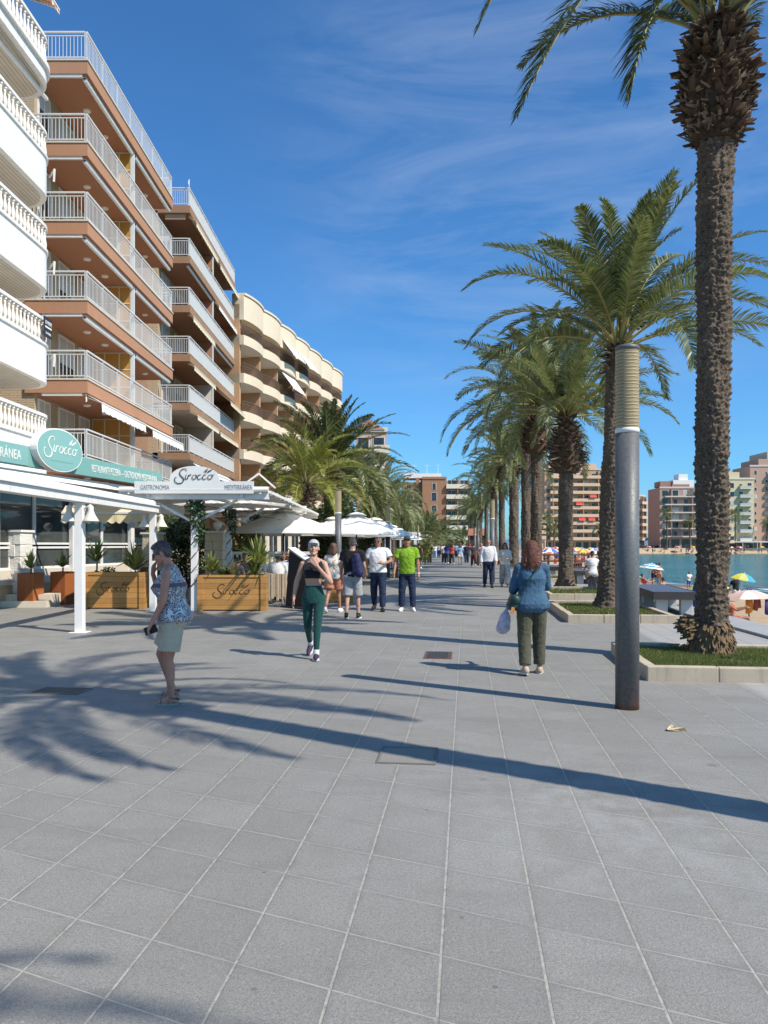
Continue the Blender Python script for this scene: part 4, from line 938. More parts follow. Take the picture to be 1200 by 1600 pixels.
for px, Y, lb in [(769, 33.4, 'column lamp among the seaside palms behind the man in the pale shirt'), (747, 60, 'smaller-looking column lamp before the brown kiosk'), (528.5, 27.4, 'column lamp rising behind the white parasol and the woman in leggings'), (606, 38, 'column lamp at the outer rim of the white parasols'), (742, 88, 'last column lamp of the seaside row'), (653, 78, 'column lamp near the far white pavilions')]:
    copy_tree(l0, (gx(px, Y), Y, 0), Y, None, lb)

# tree beds: stone kerbs filled with turf
M_KERB = mat('sandstone_kerb', (.47, .40, .30), .85, .22, 3, .5, 60, dirt=.75, dist=.006)
M_TURF = NT('turf_ground'); _v = M_TURF.co(); M_TURF.col(M_TURF.mix(M_TURF.rng(M_TURF.noise(_v, 3, 5, .7), .3, .7), (.05, .06, .02), (.14, .11, .055))); M_TURF.set(Roughness=.95); M_TURF = M_TURF.m
M_GRASS = leaf_mat('turf_blades', (.07, .115, .02), (.13, .19, .035), (.27, .26, .10), .3)
GB = 'stone-edged grass beds around the seaside palms'
def bed(u0, u1, w0, w1, lb, blades, hb=.175):
    o = uw(u0, w0); e = empty('tree_bed', (*o, 0), -UA, lb, 'tree bed', GB); lu, lw = u1 - u0, w1 - w0; t = .13
    rnd = random.Random(int(u0*10))
    def side(horizontal, a, b, q0, q1):
        n = max(1, round((b - a) / .72)); 
        m = MB()
        for i in range(n):
            s0, s1 = a + (b-a)*i/n + .004, a + (b-a)*(i+1)/n - .004; dz = rnd.uniform(-.006, .006)
            if horizontal: m.box(s0, s1, q0 + rnd.uniform(-.004, .004), q1, -.02, hb + dz)
            else: m.box(q0, q1, s0, s1, -.02, hb + dz)
        m.build('kerb', M_KERB, e, bevel=.012)
    side(True, 0, lw, 0, t); side(True, 0, lw, lu - t, lu); side(False, t, lu - t, 0, t); side(False, t, lu - t, lw - t, lw)
    m = MB(); m.box(t, lw - t, t, lu - t, 0, hb - .09); m.build('soil', M_TURF, e)
    rg = np.random.default_rng(int(u0*7)); n = blades
    x = rg.uniform(t + .01, lw - t - .01, n*2); y = rg.uniform(t + .01, lu - t - .01, n*2); dn = np.array([noise.noise(Vector((a_*2.6, b_*2.6, u0))) for a_, b_ in zip(x, y)]); kp = np.argsort(-(dn + rg.uniform(-.35, .5, n*2)))[:n]; x, y = x[kp], y[kp]; h = rg.uniform(.04, .085, n); a = rg.uniform(0, 6.28, n); w = .0045 if u0 < 15 else .01
    b = np.stack([x, y, np.full(n, hb - .092)], 1); dx = np.stack([np.cos(a)*w, np.sin(a)*w, 0*a], 1); tp = b + np.stack([rg.normal(0, .02, n), rg.normal(0, .02, n), h], 1)
    V = np.stack([b - dx, b + dx, tp], 1).reshape(-1, 3); Q = np.arange(3*n).reshape(-1, 3)
    o = np_mesh('turf', V, Q, M_GRASS, e); o['kind'] = 'stuff'
    return e
def UW(px, py): Y = gy(py); X = gx(px, Y); return X*U.x + Y*U.y, X*W.x + Y*W.y
u, w = UW(1000, 1064); bed(u, u + 2.3, w + .08, w + 2.55, 'nearest grass bed with pale kerb around the tall palm foot', 42000)
u, w = UW(887, 973); bed(u, u + 4.0, w, w + 2.2, 'grass bed around the slim second palm', 14000)
for px, py, lu, lb in [(858, 937, 4.0, 'grass bed around the palm with the bulging collar'), (826, 910, 4.2, 'grass bed behind the red-haired walker'), (812, 897, 4.2, 'grass bed of the palm behind the patterned trousers')]:
    u, w = UW(px, py); bed(u, u + lu, w, w + 2.2, lb, 3000)
# covers set in the paving
def cover(px, py, lw, lu, lb, mt, holes=True):
    u, w = UW(px, py); e = empty('drain_cover', (*uw(u, w), .004), -UA, lb, 'drain cover', 'covers set in the paving')
    m = MB(); m.box(0, lw, 0, lu, -.01, .003)
    m.cm = 1; t = .02
    for a in ((-t, 0, -t, lu+t), (lw, lw+t, -t, lu+t), (0, lw, -t, 0), (0, lw, lu, lu+t)): m.box(*a, -.01, .006)
    o = m.build('cover_plate', [mt, M_STEEL if holes else mat('cover_rim', (.17, .165, .15))], e)
    if holes:
        g = MB(); n = 9
        for i in range(n): g.box(.03 + (lw-.06)*i/n, .03 + (lw-.06)*(i+.55)/n, .03, lu - .03, .0035, .008)
        g.build('grating', M_CHAR, o)
cover(664, 1029, .36, .66, 'dark square drain grate in mid walkway', mat('cover_dark', (.075, .068, .06), .7, .3, 8, .4, 60))
cover(592, 1192, .40, .42, 'flush tile-coloured access cover crossed by the palm shadow', mat('cover_tan', (.235, .225, .20), .8, .2, 5, .3, 90), False)
cover(47, 1084, .52, .33, 'dark drain cover lying in the shade of the crown', mat('cover_brown', (.10, .09, .08), .7, .3, 8, .4, 60), False)
# fallen dry leaf tip
m = MB(); 
for i in range(9): a = R(-40 + i*9); m.add([(0, 0, .012), (.005, .012, .02), (.16*cos(a) * (1 + .1*sin(i*5)), .16*sin(a), .02 + .02*sin(i)), (.15*cos(a + .06), .15*sin(a + .06), .01)], [(0, 1, 2, 3)])
o = m.build('fallen_leaf', mat('dry_leaf', (.62, .50, .30), .8, .2, 20)); o.location = (gx(1043, gy(1143)), gy(1143), .002); o.rotation_euler = (0, 0, R(25)); tag(o, 'dry straw-coloured leaf scrap lying on the paving near the lamp', 'fallen leaf')
# concrete benches with dark slatted tops
M_CONC = mat('pale_concrete', (.50, .50, .49), .85, .1, 2, .3, 60, dirt=.2); M_SLATB = mat('dark_bench_slats', (.055, .05, .05), .55, .3, 3, .3, 40)
def bench_mat():
    t = NT('woven_blue_black_top'); v = t.co(); x, y, z = t.sep(v)
    a = t.math('FRACT', t.math('DIVIDE', x, .11)); b = t.math('FRACT', t.math('DIVIDE', y, .30)); k = t.math('MULTIPLY', t.math('GREATER_THAN', a, .25), t.math('GREATER_THAN', b, .12))
    t.col(t.mix(k, (.20, .22, .28), (.03, .036, .06))); t.set(Roughness=.45); t.bump(k, .5, .01); return t.m
M_BTOP = bench_mat(); GBN = 'concrete benches with dark tops by the beach'
def bench(x, y, rz, lb, L=3.4, Wd=1.5, h=.46):
    e = empty('bench', (x, y, 0), rz, lb, 'bench', GBN)
    m = MB(); m.box(-Wd/2, Wd/2, 0, L, h + .02, h + .07); m.build('seat', M_BTOP, e, bevel=.01)
    m = MB(); m.box(-Wd/2 - .02, Wd/2 + .02, -.03, .0, h - .10, h + .08); m.box(-Wd/2 - .03, -Wd/2 - .002, .002, L, h - .10, h + .08); m.box(Wd/2 + .002, Wd/2 + .03, .002, L, h - .10, h + .08); m.build('seat_frame', M_SLATB, e)
    for yy in (.12, L*.5, L - .5):
        for xx in (-Wd/2 + .2, Wd/2 - .2):
            m = MB(); m.box(xx - .13, xx + .13, yy, yy + .22, -.02, h + .018); m.build('leg', M_CONC, e, bevel=.01)
    return e
b0 = bench(gx(1048, 17.9), 17.6, -UA - R(3), 'concrete bench with woven dark top next to the tall palm trunk', 3.6, .95)
copy_tree(b0, (gx(951, 26), 26, 0), -UA - R(4), None, 'concrete bench behind the second palm where people sit'); copy_tree(b0, (gx(918, 31.5), 31.5, 0), -UA - R(5), None, 'concrete bench beside the palm with the bulging collar'); copy_tree(b0, (gx(873, 37.5), 37.5, 0), -UA - R(6), None, 'far concrete bench in front of the wooden rail')
# brown wooden rail by the beach ramp
M_WOODD = mat('dark_varnished_wood', (.13, .055, .028), .6, .25, 5, .3, 40)
e = empty('wooden_railing', (gx(836, 43), 43, 0), R(0), 'brown wooden railing at the top of the beach ramp behind the palms', 'railing')
for i in range(6):
    m = MB(); m.bar((.75*i, .02*i, 0), (.75*i, .02*i, 1.05), .1); m.build('post', M_WOODD, e)
for z in (.35, .7, 1.05):
    m = MB(); m.bar((-.05, -.07, z), (3.8, .03, z), .05, .09); m.build('rail', M_WOODD, e)
e2 = copy_tree(e, (gx(893, 41), 41.5, -.25), R(62), .8, 'brown wooden ramp rail sloping down towards the sand')

# kiosk at the end of the palm row
Y = 112; e = empty('kiosk', (gx(731, Y), Y, 0), -UA, 'low kiosk with brown pitched roof in the palm row', 'kiosk'); wk = gx(760, Y) - gx(731, Y)
m = MB(); m.box(.3, wk - .3, .3, 4, 0, 2.9); m.build('wall', mat('dark_kiosk', (.07, .05, .04), .7, .3), e)
m = MB(); m.add([(0, 0, 2.95), (wk, 0, 2.95), (wk, 4.5, 2.95), (0, 4.5, 2.95), (.1, 1.6, 4.0), (wk - .1, 1.6, 4.0), (wk - .1, 2.9, 4.0), (.1, 2.9, 4.0)], [(3,2,1,0),(4,5,6,7),(0,1,5,4),(1,2,6,5),(2,3,7,6),(3,0,4,7)]); m.build('roof', mat('brown_red_roof', (.30, .13, .085), .8, .2, 1), e)
m = MB(); m.box(.5, wk - .5, .24, .29, 1.1, 1.3); m.build('counter', M_WHITE, e)

# ================================================================ terrace
M_PINE = None
def pine_mat(name, c, w=.135, ax=2):
    t = NT(name); v = t.co(); s = t.sep(v); f = t.math('FRACT', t.math('DIVIDE', s[ax], w)); gap = t.rng(t.math('MINIMUM', f, t.math('SUBTRACT', 1., f)), .01, .035)
    wn_ = t.n('ShaderNodeTexWhiteNoise', noise_dimensions='1D'); t.l(t.math('FLOOR', t.math('DIVIDE', s[ax], w)), wn_.inputs['W'])
    sc_ = (1.2, 1.2, 14) if ax == 2 else (14, 14, 1.2)
    g = t.noise(t.map(v, sc_), 2.5, 6, .65, .6); kn = t.voro(t.map(v, (1, 1, 2.2) if ax == 2 else (2, 2, 1)), 2.3)
    cc = t.mix(wn_.outputs[0], dk(c, .82), dk(c, 1.12)); cc = t.mix(t.rng(g, .4, .7, 0, .55), cc, dk(c, .58)); cc = t.mix(t.rng(kn, .03, .09, .7, 0), cc, dk(c, .3)); cc = t.mix(gap, (.06, .03, .012), cc)
    t.col(cc); t.set(Roughness=.5, Specular_IOR_Level=.35); t.bump(t.math('ADD', gap, t.math('MULTIPLY', g, .1)), .5, .008); return t.m
M_PINE = pine_mat('honey_pine_planks', (.50, .255, .075)); M_REDWOOD = pine_mat('red_wood_planks', (.34, .11, .035), .09, 0)
M_SOIL = mat('potting_soil', (.06, .04, .025), .95, .4, 8, .8, 30)
M_YUCCA = leaf_mat('yucca_leaves', (.12, .17, .03), (.20, .25, .06), (.36, .36, .12), .25)
M_STRAW = leaf_mat('straw_grass', (.42, .33, .16), (.55, .45, .25), (.66, .58, .38), .3)
M_SHRUB = leaf_mat('shrub_leaves', (.03, .065, .015), (.055, .10, .022), (.12, .15, .04), .25); M_SHRUBY = leaf_mat('shrub_leaves_yellow', (.11, .14, .02), (.19, .21, .035), (.30, .27, .07), .25)
M_IVY = leaf_mat('ivy_leaves', (.012, .04, .012), (.025, .065, .02), (.05, .10, .03), .15)
def blades(name, parent, c, n, L, w, mt, rg, el=(20, 88), droop=.35):
    V, Q = [], []
    for i in range(n):
        a = i*2.4 + rg.uniform(-.3, .3); e_ = R(rg.uniform(*el)); l = L * rg.uniform(.7, 1.15); o = np.array([cos(a)*cos(e_), sin(a)*cos(e_), sin(e_)]); s = np.array([-sin(a), cos(a), 0]) * w
        p0 = np.array(c) + o*.02; p1 = p0 + o*l*.55; p2 = p0 + o*l + np.array([0, 0, -droop*l*cos(e_)]); k = len(V)*6
        V.append([p0 - s*.6, p0 + s*.6, p1 - s, p1 + s, p2 - s*.1, p2 + s*.1]); Q += [[k, k+1, k+3, k+2], [k+2, k+3, k+5, k+4]]
    return np_mesh(name, np.array(V).reshape(-1, 3), np.array(Q), mt, parent)
def leafcloud(name, parent, blobs, n, s, mt, rg):
    """small leaves scattered through several ellipsoids, denser towards their surface"""
    V = []; tot = sum(b[3]*b[4]*b[5] for b in blobs)
    for (x, y, z, a, b, c) in blobs:
        k = int(n * a*b*c / tot) + 4; d = rg.normal(size=(k, 3)); d /= np.linalg.norm(d, axis=1)[:, None]; r = rg.uniform(.35, 1.05, k)[:, None] ** .5
        p = d * r * np.array([a, b, c]) + np.array([x, y, z]); u = rg.normal(size=(k, 3)); u /= np.linalg.norm(u, axis=1)[:, None]; v = np.cross(u, d + .01); v /= np.linalg.norm(v, axis=1)[:, None]
        q = s * rg.uniform(.6, 1.3, k)[:, None]; V.append(np.stack([p - u*q, p - v*q*.45, p + u*q, p + v*q*.45], 1).reshape(-1, 3))
    V = np.concatenate(V); return np_mesh(name, V, np.arange(len(V)).reshape(-1, 4), mt, parent)
rg = np.random.default_rng(44)
def yucca(x, y, z, lb, n=34, L=.42, w=.022, stem=.12, mt=None, group='spiky plants in the terrace planters'):
    n = int(n*1.35); L *= 1.3; w *= 1.15; e = empty('yucca_plant', (x, y, z), 0, lb, 'plant', group)
    m = MB(); m.tube([(0, 0, -.05), (.01, 0, stem)], .022, 6); m.build('stem', M_BOOT_L, e)
    blades('leaves', e, (0, 0, stem), n, L, w, mt or M_YUCCA, rg); return e
def planter(px0, px1, Y, h, d, lb, mark=True, ang=0):
    x0, x1 = gx(px0, Y), gx(px1, Y); L = x1 - x0; e = empty('wooden_planter', (x0, Y, 0), ang, lb, 'planter', 'long pine planters along the terrace')
    m = MB(); m.box(0, L, 0, d, .03, h - .06); m.build('body', M_PINE, e); m = MB(); m.box(.05, L - .05, .05, d - .05, h - .058, h - .04); m.build('soil', M_SOIL, e)
    for x in (0, L): m = MB(); m.box(x - .07, x + .07, -.035, .0 - .002, .0, h); m.box(x - .03 if x == 0 else x + .002, x - .002 if x == 0 else x + .03, 0, d, .0, h); m.build('corner_board', M_PINE, e)
    m = MB(); m.box(.072, L - .072, -.02, .045, h - .058, h); m.box(.0, L, d - .045, d + .02, h - .058, h); m.build('top_rail', M_PINE, e)
    if mark: script_sign(e, mat('burnt_lettering', (.09, .035, .012), .7), L * (.62 if L > 1.6 else .6), (L*.5, -.008, h*.55), (0, 0, 0), .8)
    return e, x0, L
p1, x1_, L1 = planter(133, 222, 19.4, .92, .55, 'honey pine planter behind the white awning post, three spiky plants in it')
p2, x2_, L2 = planter(313, 412, 18.8, .88, .55, 'honey pine planter with pale straw grass behind the older walker')
yucca(x1_ + .18, 19.7, .86, 'tall spiky yucca at the post end of the awning-side pine planter', 40, .5, .026, .32); yucca(x1_ + 1.18, 19.65, .86, 'broad green spiky plant at the outer end of the awning-side pine planter', 46, .62, .03, .1)
leafcloud_e = empty('low_shrub', (x1_ + .5, 19.65, .86), 0, 'small low green shrub between the two yuccas of the awning-side planter', 'plant'); leafcloud('leaves', leafcloud_e, [(0, 0, .08, .2, .16, .12)], 160, .04, M_SHRUBY, rg)
yucca(x2_ + .22, 19.05, .82, 'yellow-green yucca at the post end of the straw grass planter', 46, .42, .026, .12); yucca(x2_ + 1.35, 19.1, .82, 'largest yucca, spiky and tall, at the outer end of the straw grass planter', 60, .62, .03, .25); yucca(x2_ + 1.3, 18.98, .82, 'low yucca in front of the largest yucca', 34, .4, .026, .03)
e = empty('straw_grass', (x2_ + .78, 19.0, .8), 0, 'pale straw-coloured ornamental grass tuft in the pine planter', 'plant'); blades('leaves', e, (0, 0, 0), 260, .42, .005, M_STRAW, rg, (48, 88), .5)
e = empty('low_shrub', (x2_ + .5, 19.2, .82), 0, 'brownish green low shrub between yucca and straw grass', 'plant'); leafcloud('leaves', e, [(0, 0, .12, .2, .15, .16)], 200, .045, M_SHRUB, rg)
for px, Y, lb, lb2 in [(48, 20.1, 'tall square red wood pot next to the white stone pier', 'spiky plant in the red pot next to the stone pier'), (98, 21.0, 'tall square red wood pot by the long pine planter', 'spiky plant in the red pot by the long pine planter')]:
    e = empty('wooden_pot', (gx(px, Y), Y, 0), R(-10), lb, 'plant pot', 'red wood plant pots'); m = MB(); m.prism([(-.23, -.23), (.23, -.23), (.23, .23), (-.23, .23)], 0, .88); m.build('body', M_REDWOOD, e, bevel=.01); m = MB(); m.box(-.19, .19, -.19, .19, .882, .886); m.build('soil', M_SOIL, e)
    yucca(gx(px, Y), Y, .88, lb2, 34, .36, .022, .12)
# white stone pier beside the pots
def pier(px, Y, w, z1, lb, mt, ball=False, z0=0):
    e = empty('stone_pier', (gx(px, Y), Y, z0), R(-10), lb, 'pier', 'stone piers of the terrace'); m = MB(); n = max(2, round((z1 - z0) / .30)); r = random.Random(int(px))
    for i in range(n):
        a, b = (z1 - z0) * i / n, (z1 - z0) * (i + 1) / n - .008; j = r.uniform(-.012, .012); s = w*r.uniform(.3, .7)
        m.box(-w/2 + j, -w/2 + s - .004, -w/2 + r.uniform(-.02, .01), w/2, a, b); m.box(-w/2 + s + .004, w/2 + j, -w/2 + r.uniform(-.02, .01), w/2, a, b)
    m.build('shaft', mt, e, bevel=.012)
    m = MB(); m.box(-w/2 - .04, w/2 + .04, -w/2 - .04, w/2 + .04, z1 - z0, z1 - z0 + .06); m.build('cap', M_WHITE, e)
    if ball: m = MB(); m.lathe((0, 0, z1 - z0 + .06), [(.06, 0), (.04, .05)] + [(.14*sin(a), .19 - .14*cos(a)) for a in [i*pi/10 for i in range(2, 11)]], 16); m.build('ball_finial', M_WHITE, e, True)
    return e
M_PST = mat('split_face_white_stone', (.72, .70, .65), .9, .12, 3, .7, 18, dist=.03); M_SST = mat('split_face_sandstone', (.60, .51, .37), .9, .15, 3, .7, 18, dist=.03)
pier(28, 20.6, .52, 1.95, 'white split-stone pier at the restaurant steps', M_PST)
pier(239, 24.5, .5, 1.95, 'sandstone pier topped by a white ball at the edge of the glass front', M_SST, True); pier(340, 25.0, .62, 2.0, 'sandstone pier topped by a white ball behind the vine-wrapped posts', M_SST, True); pier(389, 28.5, .6, 1.8, 'sandstone pier further along the terrace wall without ball', M_SST)
m = MB(); m.box(0, 1.6, 0, .9, 0, .16); m.box(.2, 1.6, .25, .9, .16, .32); o = m.build('entrance_steps', mat('cream_step_stone', (.62, .55, .44), .85, .1, 3)); o.location = (gx(-25, 19.8), 19.8, 0); tag(o, 'two low cream stone steps before the restaurant front', 'steps')
# white balustrade wall behind the terrace
e = empty('terrace_wall', (gx(300, 26.5), 26.5, 0), R(0), 'low white terrace wall with balusters behind the diners', 'wall')
m = MB(); m.box(0, 4.2, 0, .2, 0, .5); m.box(-.04, 4.24, -.05, .25, 1.28, 1.38); m.build('coping', M_WHITE, e)
m = MB()
for i in range(26): m.lathe((.1 + i*.16, .1, .5), [(.05, 0), (.03, .1), (.06, .3), (.03, .6), (.05, .78)], 8)
m.build('balusters', M_WHITE, e)

# awning over the restaurant front
def awning_roof():
    X = gx(125, 14.2); e = empty('awning_canopy', (X, 8.5, -.0), R(0), 'long white awning on square posts in front of the teal sign', 'awning')
    m = MB(); m.box(-.12, .12, 0, 12.6, 2.40, 2.54); m.box(-.16, .16, -.02, 12.62, 2.542, 2.57); m.tube([(.0, 0, 2.62), (0, 12.6, 2.62)], .075, 12); m.build('front_beam', M_WHITE, e)
    m = MB(); n = 16; V = []
    for i in range(n + 1):
        q = i / n; y0 = .2 + 12.2*q; xe = -3.55 + .155*(y0 - 2); V += [(xe + .9, y0, 3.02), (xe + .45, y0, 3.12 - .03*sin(q*pi*n/2)), (xe, y0, 3.24)]
    m.add(V, [(3*i+k, 3*i+k+1, 3*i+k+4, 3*i+k+3) for i in range(n) for k in (0, 1)]); m.build('canvas', M_AWN_W, e)
    for yy in (.6, 5.7, 10.2, 12.3):
        m = MB(); m.bar((-.1, yy, 2.50), (-3.3, yy, 2.95), .06, .05); m.build('awning_arm', M_WHITEM, e)
    for yy in (5.7, 10.2):
        m = MB(); m.box(-.075, .075, yy - .075, yy + .075, 0.012, 2.398); m.box(-.16, .16, yy - .16, yy + .16, 0, .012); p = m.build('post', M_WHITE, e, bevel=.006)
        for sx in (-1, 1):
            m = MB(); m.bar((sx*.07, yy, 2.28), (sx*.2, yy, 2.36), .02); m.lathe((sx*.2, yy, 2.05), [(.15, 0), (.145, .012), (.075, .13), (.05, .20), (.05, .27), (.02, .30)], 14); m.build('bell_lantern', mat('cream_lantern', (.66, .62, .54), .5, .1), p, True)
    m = MB(); awning(e, -3.0, -.3, 12.3, 2.66, .25, .2, M_AWN_Y, .22)
    return e
awning_roof()
# pergola with butterfly canopies and the pale sign board
def pergola():
    X = -4.65; e = empty('pergola_canopy', (X, 18.9, 0), 0, 'white pergola canopies on vine-wrapped posts behind the pale sign', 'pergola')
    x0, x1 = -1.75, 1.85
    for i, yy in enumerate((0., 4.2, 8.8)):
        m = MB(); m.box(-.075, .075, yy - .075, yy + .075, 0, 2.72); p = m.build('post', M_WHITE, e)
        m = MB(); 
        for k in (0, 1): m.tube([(.095*cos(t*.55 + k*pi), yy + .095*sin(t*.55 + k*pi), .5 + t*.06) for t in range(30)], .014, 5)
        m.build('vine_stem', M_BARK, p)
        leafcloud('ivy', p, [(0, yy, 2.55, .26, .26, .2), (.08, yy - .06, 2.3, .2, .2, .3), (.12, yy - .05, 1.9 + .2*i, .12, .12, .3)], 900 - 250*i, .045, M_IVY, rg)
        for sx in (-1, 1):
            m = MB(); m.bar((0, yy, 2.15), (sx*1.05, yy, 2.72), .05, .06); m.build('brace', M_WHITE, e)
        m = MB(); m.bar((0, yy, 2.15), (0, yy + 1.0, 2.72), .05, .06); m.build('brace', M_WHITE, e)
    for yy in (-.15, 4.2, 8.8, 13.4):
        m = MB(); m.box(x0, x1, yy - .06, yy + .06, 2.722, 2.86); m.build('cross_beam', M_WHITE, e)
    for x in (x0, 0, x1):
        m = MB(); m.box(x - .05, x + .05, -.21, 13.5, 2.862, 2.93); m.build('long_beam', M_WHITE, e)
    for a, b in ((-.2, 4.1), (4.3, 8.7), (8.9, 13.4)):
        m = MB(); n = 10; V = []
        for i in range(n + 1):
            y = a + (b - a)*i/n
            for j in range(9): x = x0 - .05 + (x1 - x0 + .1)*j/8; V.append((x, y, 3.0 + .05*abs(sin(i*pi/2)) - .18*abs(j/8 - .5)*2 + .10 * (1 if j in (4,) else 0)))
        m.add(V, [(9*i+j, 9*i+j+1, 9*i+j+10, 9*i+j+9) for i in range(n) for j in range(8)]); m.build('canvas', M_AWN_W, e)
        awning(e, x0, x1, a + .02, 2.985, .02, .0, M_AWN_W, .1)
    # folded arm with bracket at the outer front corner
    m = MB(); m.bar((x1 - .25, -.15, 3.35), (x1 + .15, -.1, 3.0), .04); m.bar((x1 - .6, -.15, 3.1), (x1 - .25, -.15, 3.35), .04); m.tube([(x0, -.28, 2.95), (x1, -.28, 2.95)], .075, 10); m.build('rolled_awning', M_WHITE, e)
    return e
pergola()
def pale_sign():
    Y = 18.55; x0, x1 = gx(210, Y), gx(396, Y); L = x1 - x0; zb = gz(771, Y); zt = gz(752, Y) - zb; za = gz(728, Y) - zb; c0, c1 = gx(265, Y) - x0, gx(343, Y) - x0
    e = empty('sign_board', (x0, Y, zb), 0, 'pale arched sign board reading Sirocco above the pergola', 'sign')
    P = [(0, 0), (L, 0), (L, zt), (c1, zt)]; 
    for i in range(1, 16): a = pi*i/16; P.append((c0 + (c1 - c0)/2 * (1 + cos(a) ** 1 * (1)), zt + (za - zt) * sin(a) ** .75))
    P += [(c0, zt), (0, zt)]
    m = MB(); m.prism_y(P[::1], 0, .06); m.build('board', mat('pale_sign_paint', (.70, .71, .69), .5, .04, 2, .03, 40, dirt=.06), e)
    dkm = mat('sign_letter_dark', (.03, .03, .03), .5); gr = mat('sign_letter_grey', (.28, .29, .30), .5)
    script_sign(e, dkm, (c1 - c0) * .80, ((c0 + c1)/2, -.012, zt + .12), (0, 0, 0), 1.0)
    lettering('GASTRONOMIA', .17, e, gr, (.14, -.004, .09), (R(90), 0, 0), width=.70); lettering('MEDITERRÁNEA', .17, e, gr, (c1 + .12, -.004, .09), (R(90), 0, 0), width=.66)
    for x in (.3, L - .3): m = MB(); m.box(x - .03, x + .03, .062, .12, -.12, zt - .05); m.build('bracket', M_WHITEM, e)
pale_sign()
# parasols
GP = 'white square parasols of the cafe terraces'
def parasol(x, y, lb, w=2.0, zb=2.12, zt=2.85, rz=.2):
    e = empty('parasol', (x, y, 0), rz, lb, 'parasol', GP); n = 8; m = MB(); V = []; NR = 7
    ang = [2*pi*(k + .5)/n for k in range(n)]
    for i in range(NR + 1):
        q = i / NR
        for k in range(n*4):
            a = 2*pi*k/(n*4); f = (a / (2*pi/n)) % 1; c = 1 - .055*sin(pi*f)
            V.append((w*q*c*cos(a), w*q*c*sin(a), zt - (zt - zb) * q ** 1.12 - .05*sin(pi*f)*sin(pi*q)))
    N = n*4
    m.add(V, [(i*N+k, i*N+(k+1) % N, (i+1)*N+(k+1) % N, (i+1)*N+k) for i in range(NR) for k in range(N)]); b = len(m.v) - N
    for k in range(N): m.v.append(m.v[b+k] + Vector((0, 0, -.12)))
    for k in range(N): m.f.append((b+k, b+(k+1) % N, b+N+(k+1) % N, b+N+k)); m.m.append(0)
    c = m.build('canopy', M_AWN_W, e, True)
    m = MB(); m.lathe((0, 0, zt - .06), [(.42, 0), (.25, .09), (.03, .14)], 16); m.build('vent_cap', M_AWN_W, c, True)
    m = MB(); m.tube([(0, 0, 0), (0, 0, zt - .1)], .03, 8); m.build('pole', M_CHAR, e)
    for k in range(n): a = 2*pi*k/n; m = MB(); m.bar((0, 0, zt - .55), (w*.5*cos(a), w*.5*sin(a), zt - (zt - zb)*.5 - .08), .02); m.bar((0, 0, zt - .1), (w*.95*cos(a), w*.95*sin(a), zb + .02), .02); m.build('rib', M_CHAR, e)
    m = MB(); m.lathe((0, 0, 0), [(.3, 0), (.3, .06), (.05, .09)], 16); m.build('base', M_CHAR, e)
    return e
u0 = parasol(gx(557, 31), 31, 'white parasol reaching out over the walkway behind the cap wearer', 1.75)
for px, Y, lb, s in [(443, 27.5, 'white parasol on a dark pole beneath the pergola end', 1.1), (470, 33.5, 'white parasol between the pergola and the walkway parasol', 1.1), (520, 36, 'white parasol tucked behind the walkway parasol', 1.0), (585, 37, 'white parasol in the middle of the row seen beyond the walkway', 1.05), (600, 44, 'white parasol beyond the outer column lamp', 1.1), (612, 51, 'white parasol near the far terrace plants', 1.1), (622, 60, 'last white parasol of the terrace row', 1.1)]:
    copy_tree(u0, (gx(px, Y), Y, 0), Y*.7, (s, s, 1), lb)
# white glazed terrace pavilions further on
M_CLEAR = glass_mat('pavilion_glass', (.10, .13, .13), .05)
for i, (px, Y, wd_, lb) in enumerate([(648, 84, 4.6, 'white framed terrace pavilion closest along the far walk'), (668, 104, 5, 'white framed terrace pavilion in the middle of the far row'), (686, 128, 7, 'white framed terrace pavilion at the end of the walk'), (600, 62, 4.5, 'white framed terrace pavilion behind the last parasols')]):
    e = empty('terrace_pavilion', (gx(px, Y) - wd_, Y, 0), -UA, lb, 'pavilion', 'white terrace pavilions')
    m = MB(); m.box(-.2, wd_ + .2, -.2, 7, 2.7, 3.0); m.build('roof', M_AWN_W, e)
    for k in range(4): x = wd_*k/3; m = MB(); m.box(x - .08, x + .08, -.08, .08, 0, 2.7); m.build('post', M_WHITEM, e)
    for k in range(4): m = MB(); m.box(wd_ - .08, wd_ + .08, 1.5*k + 1.2, 1.5*k + 1.36, 0, 2.7); m.build('post', M_WHITEM, e)
    m = MB(); m.box(.1, wd_ - .1, .0, .03, .15, 1.2); m.box(wd_ - .02, wd_ + .01, .1, 6.5, .15, 1.2); m.build('glass_screen', M_CLEAR, e)
# menu stand
e = empty('menu_stand', (gx(462, 19.6), 19.6, 0), R(-48), 'black menu stand with slanted white top behind the woman in leggings', 'menu stand')
m = MB(); m.add([(-.45, 0, .05), (.45, 0, .05), (.45, .32, .05), (-.45, .32, .05), (-.45, .12, 1.5), (.45, .12, 1.12), (.45, .30, 1.12), (-.45, .30, 1.5)], [(3,2,1,0),(4,5,6,7),(0,1,5,4),(1,2,6,5),(2,3,7,6),(3,0,4,7)]); m.build('body', M_CHAR, e)
m = MB(); m.add([(-.47, .08, 1.505), (.47, .08, 1.125), (.47, .33, 1.125), (-.47, .33, 1.505), (-.47, .08, 1.55), (.47, .08, 1.17), (.47, .33, 1.17), (-.47, .33, 1.55)], [(3,2,1,0),(4,5,6,7),(0,1,5,4),(1,2,6,5),(2,3,7,6),(3,0,4,7)]); m.build('top', M_WHITE, e)
m = MB(); m.box(-.5, .5, -.12, .5, 0, .05); m.build('base', M_CHAR, e)
# low wooden planter behind the floral blouse
planter(520, 548, 21.5, .95, .5, 'short pine planter behind the floral blouse', False)
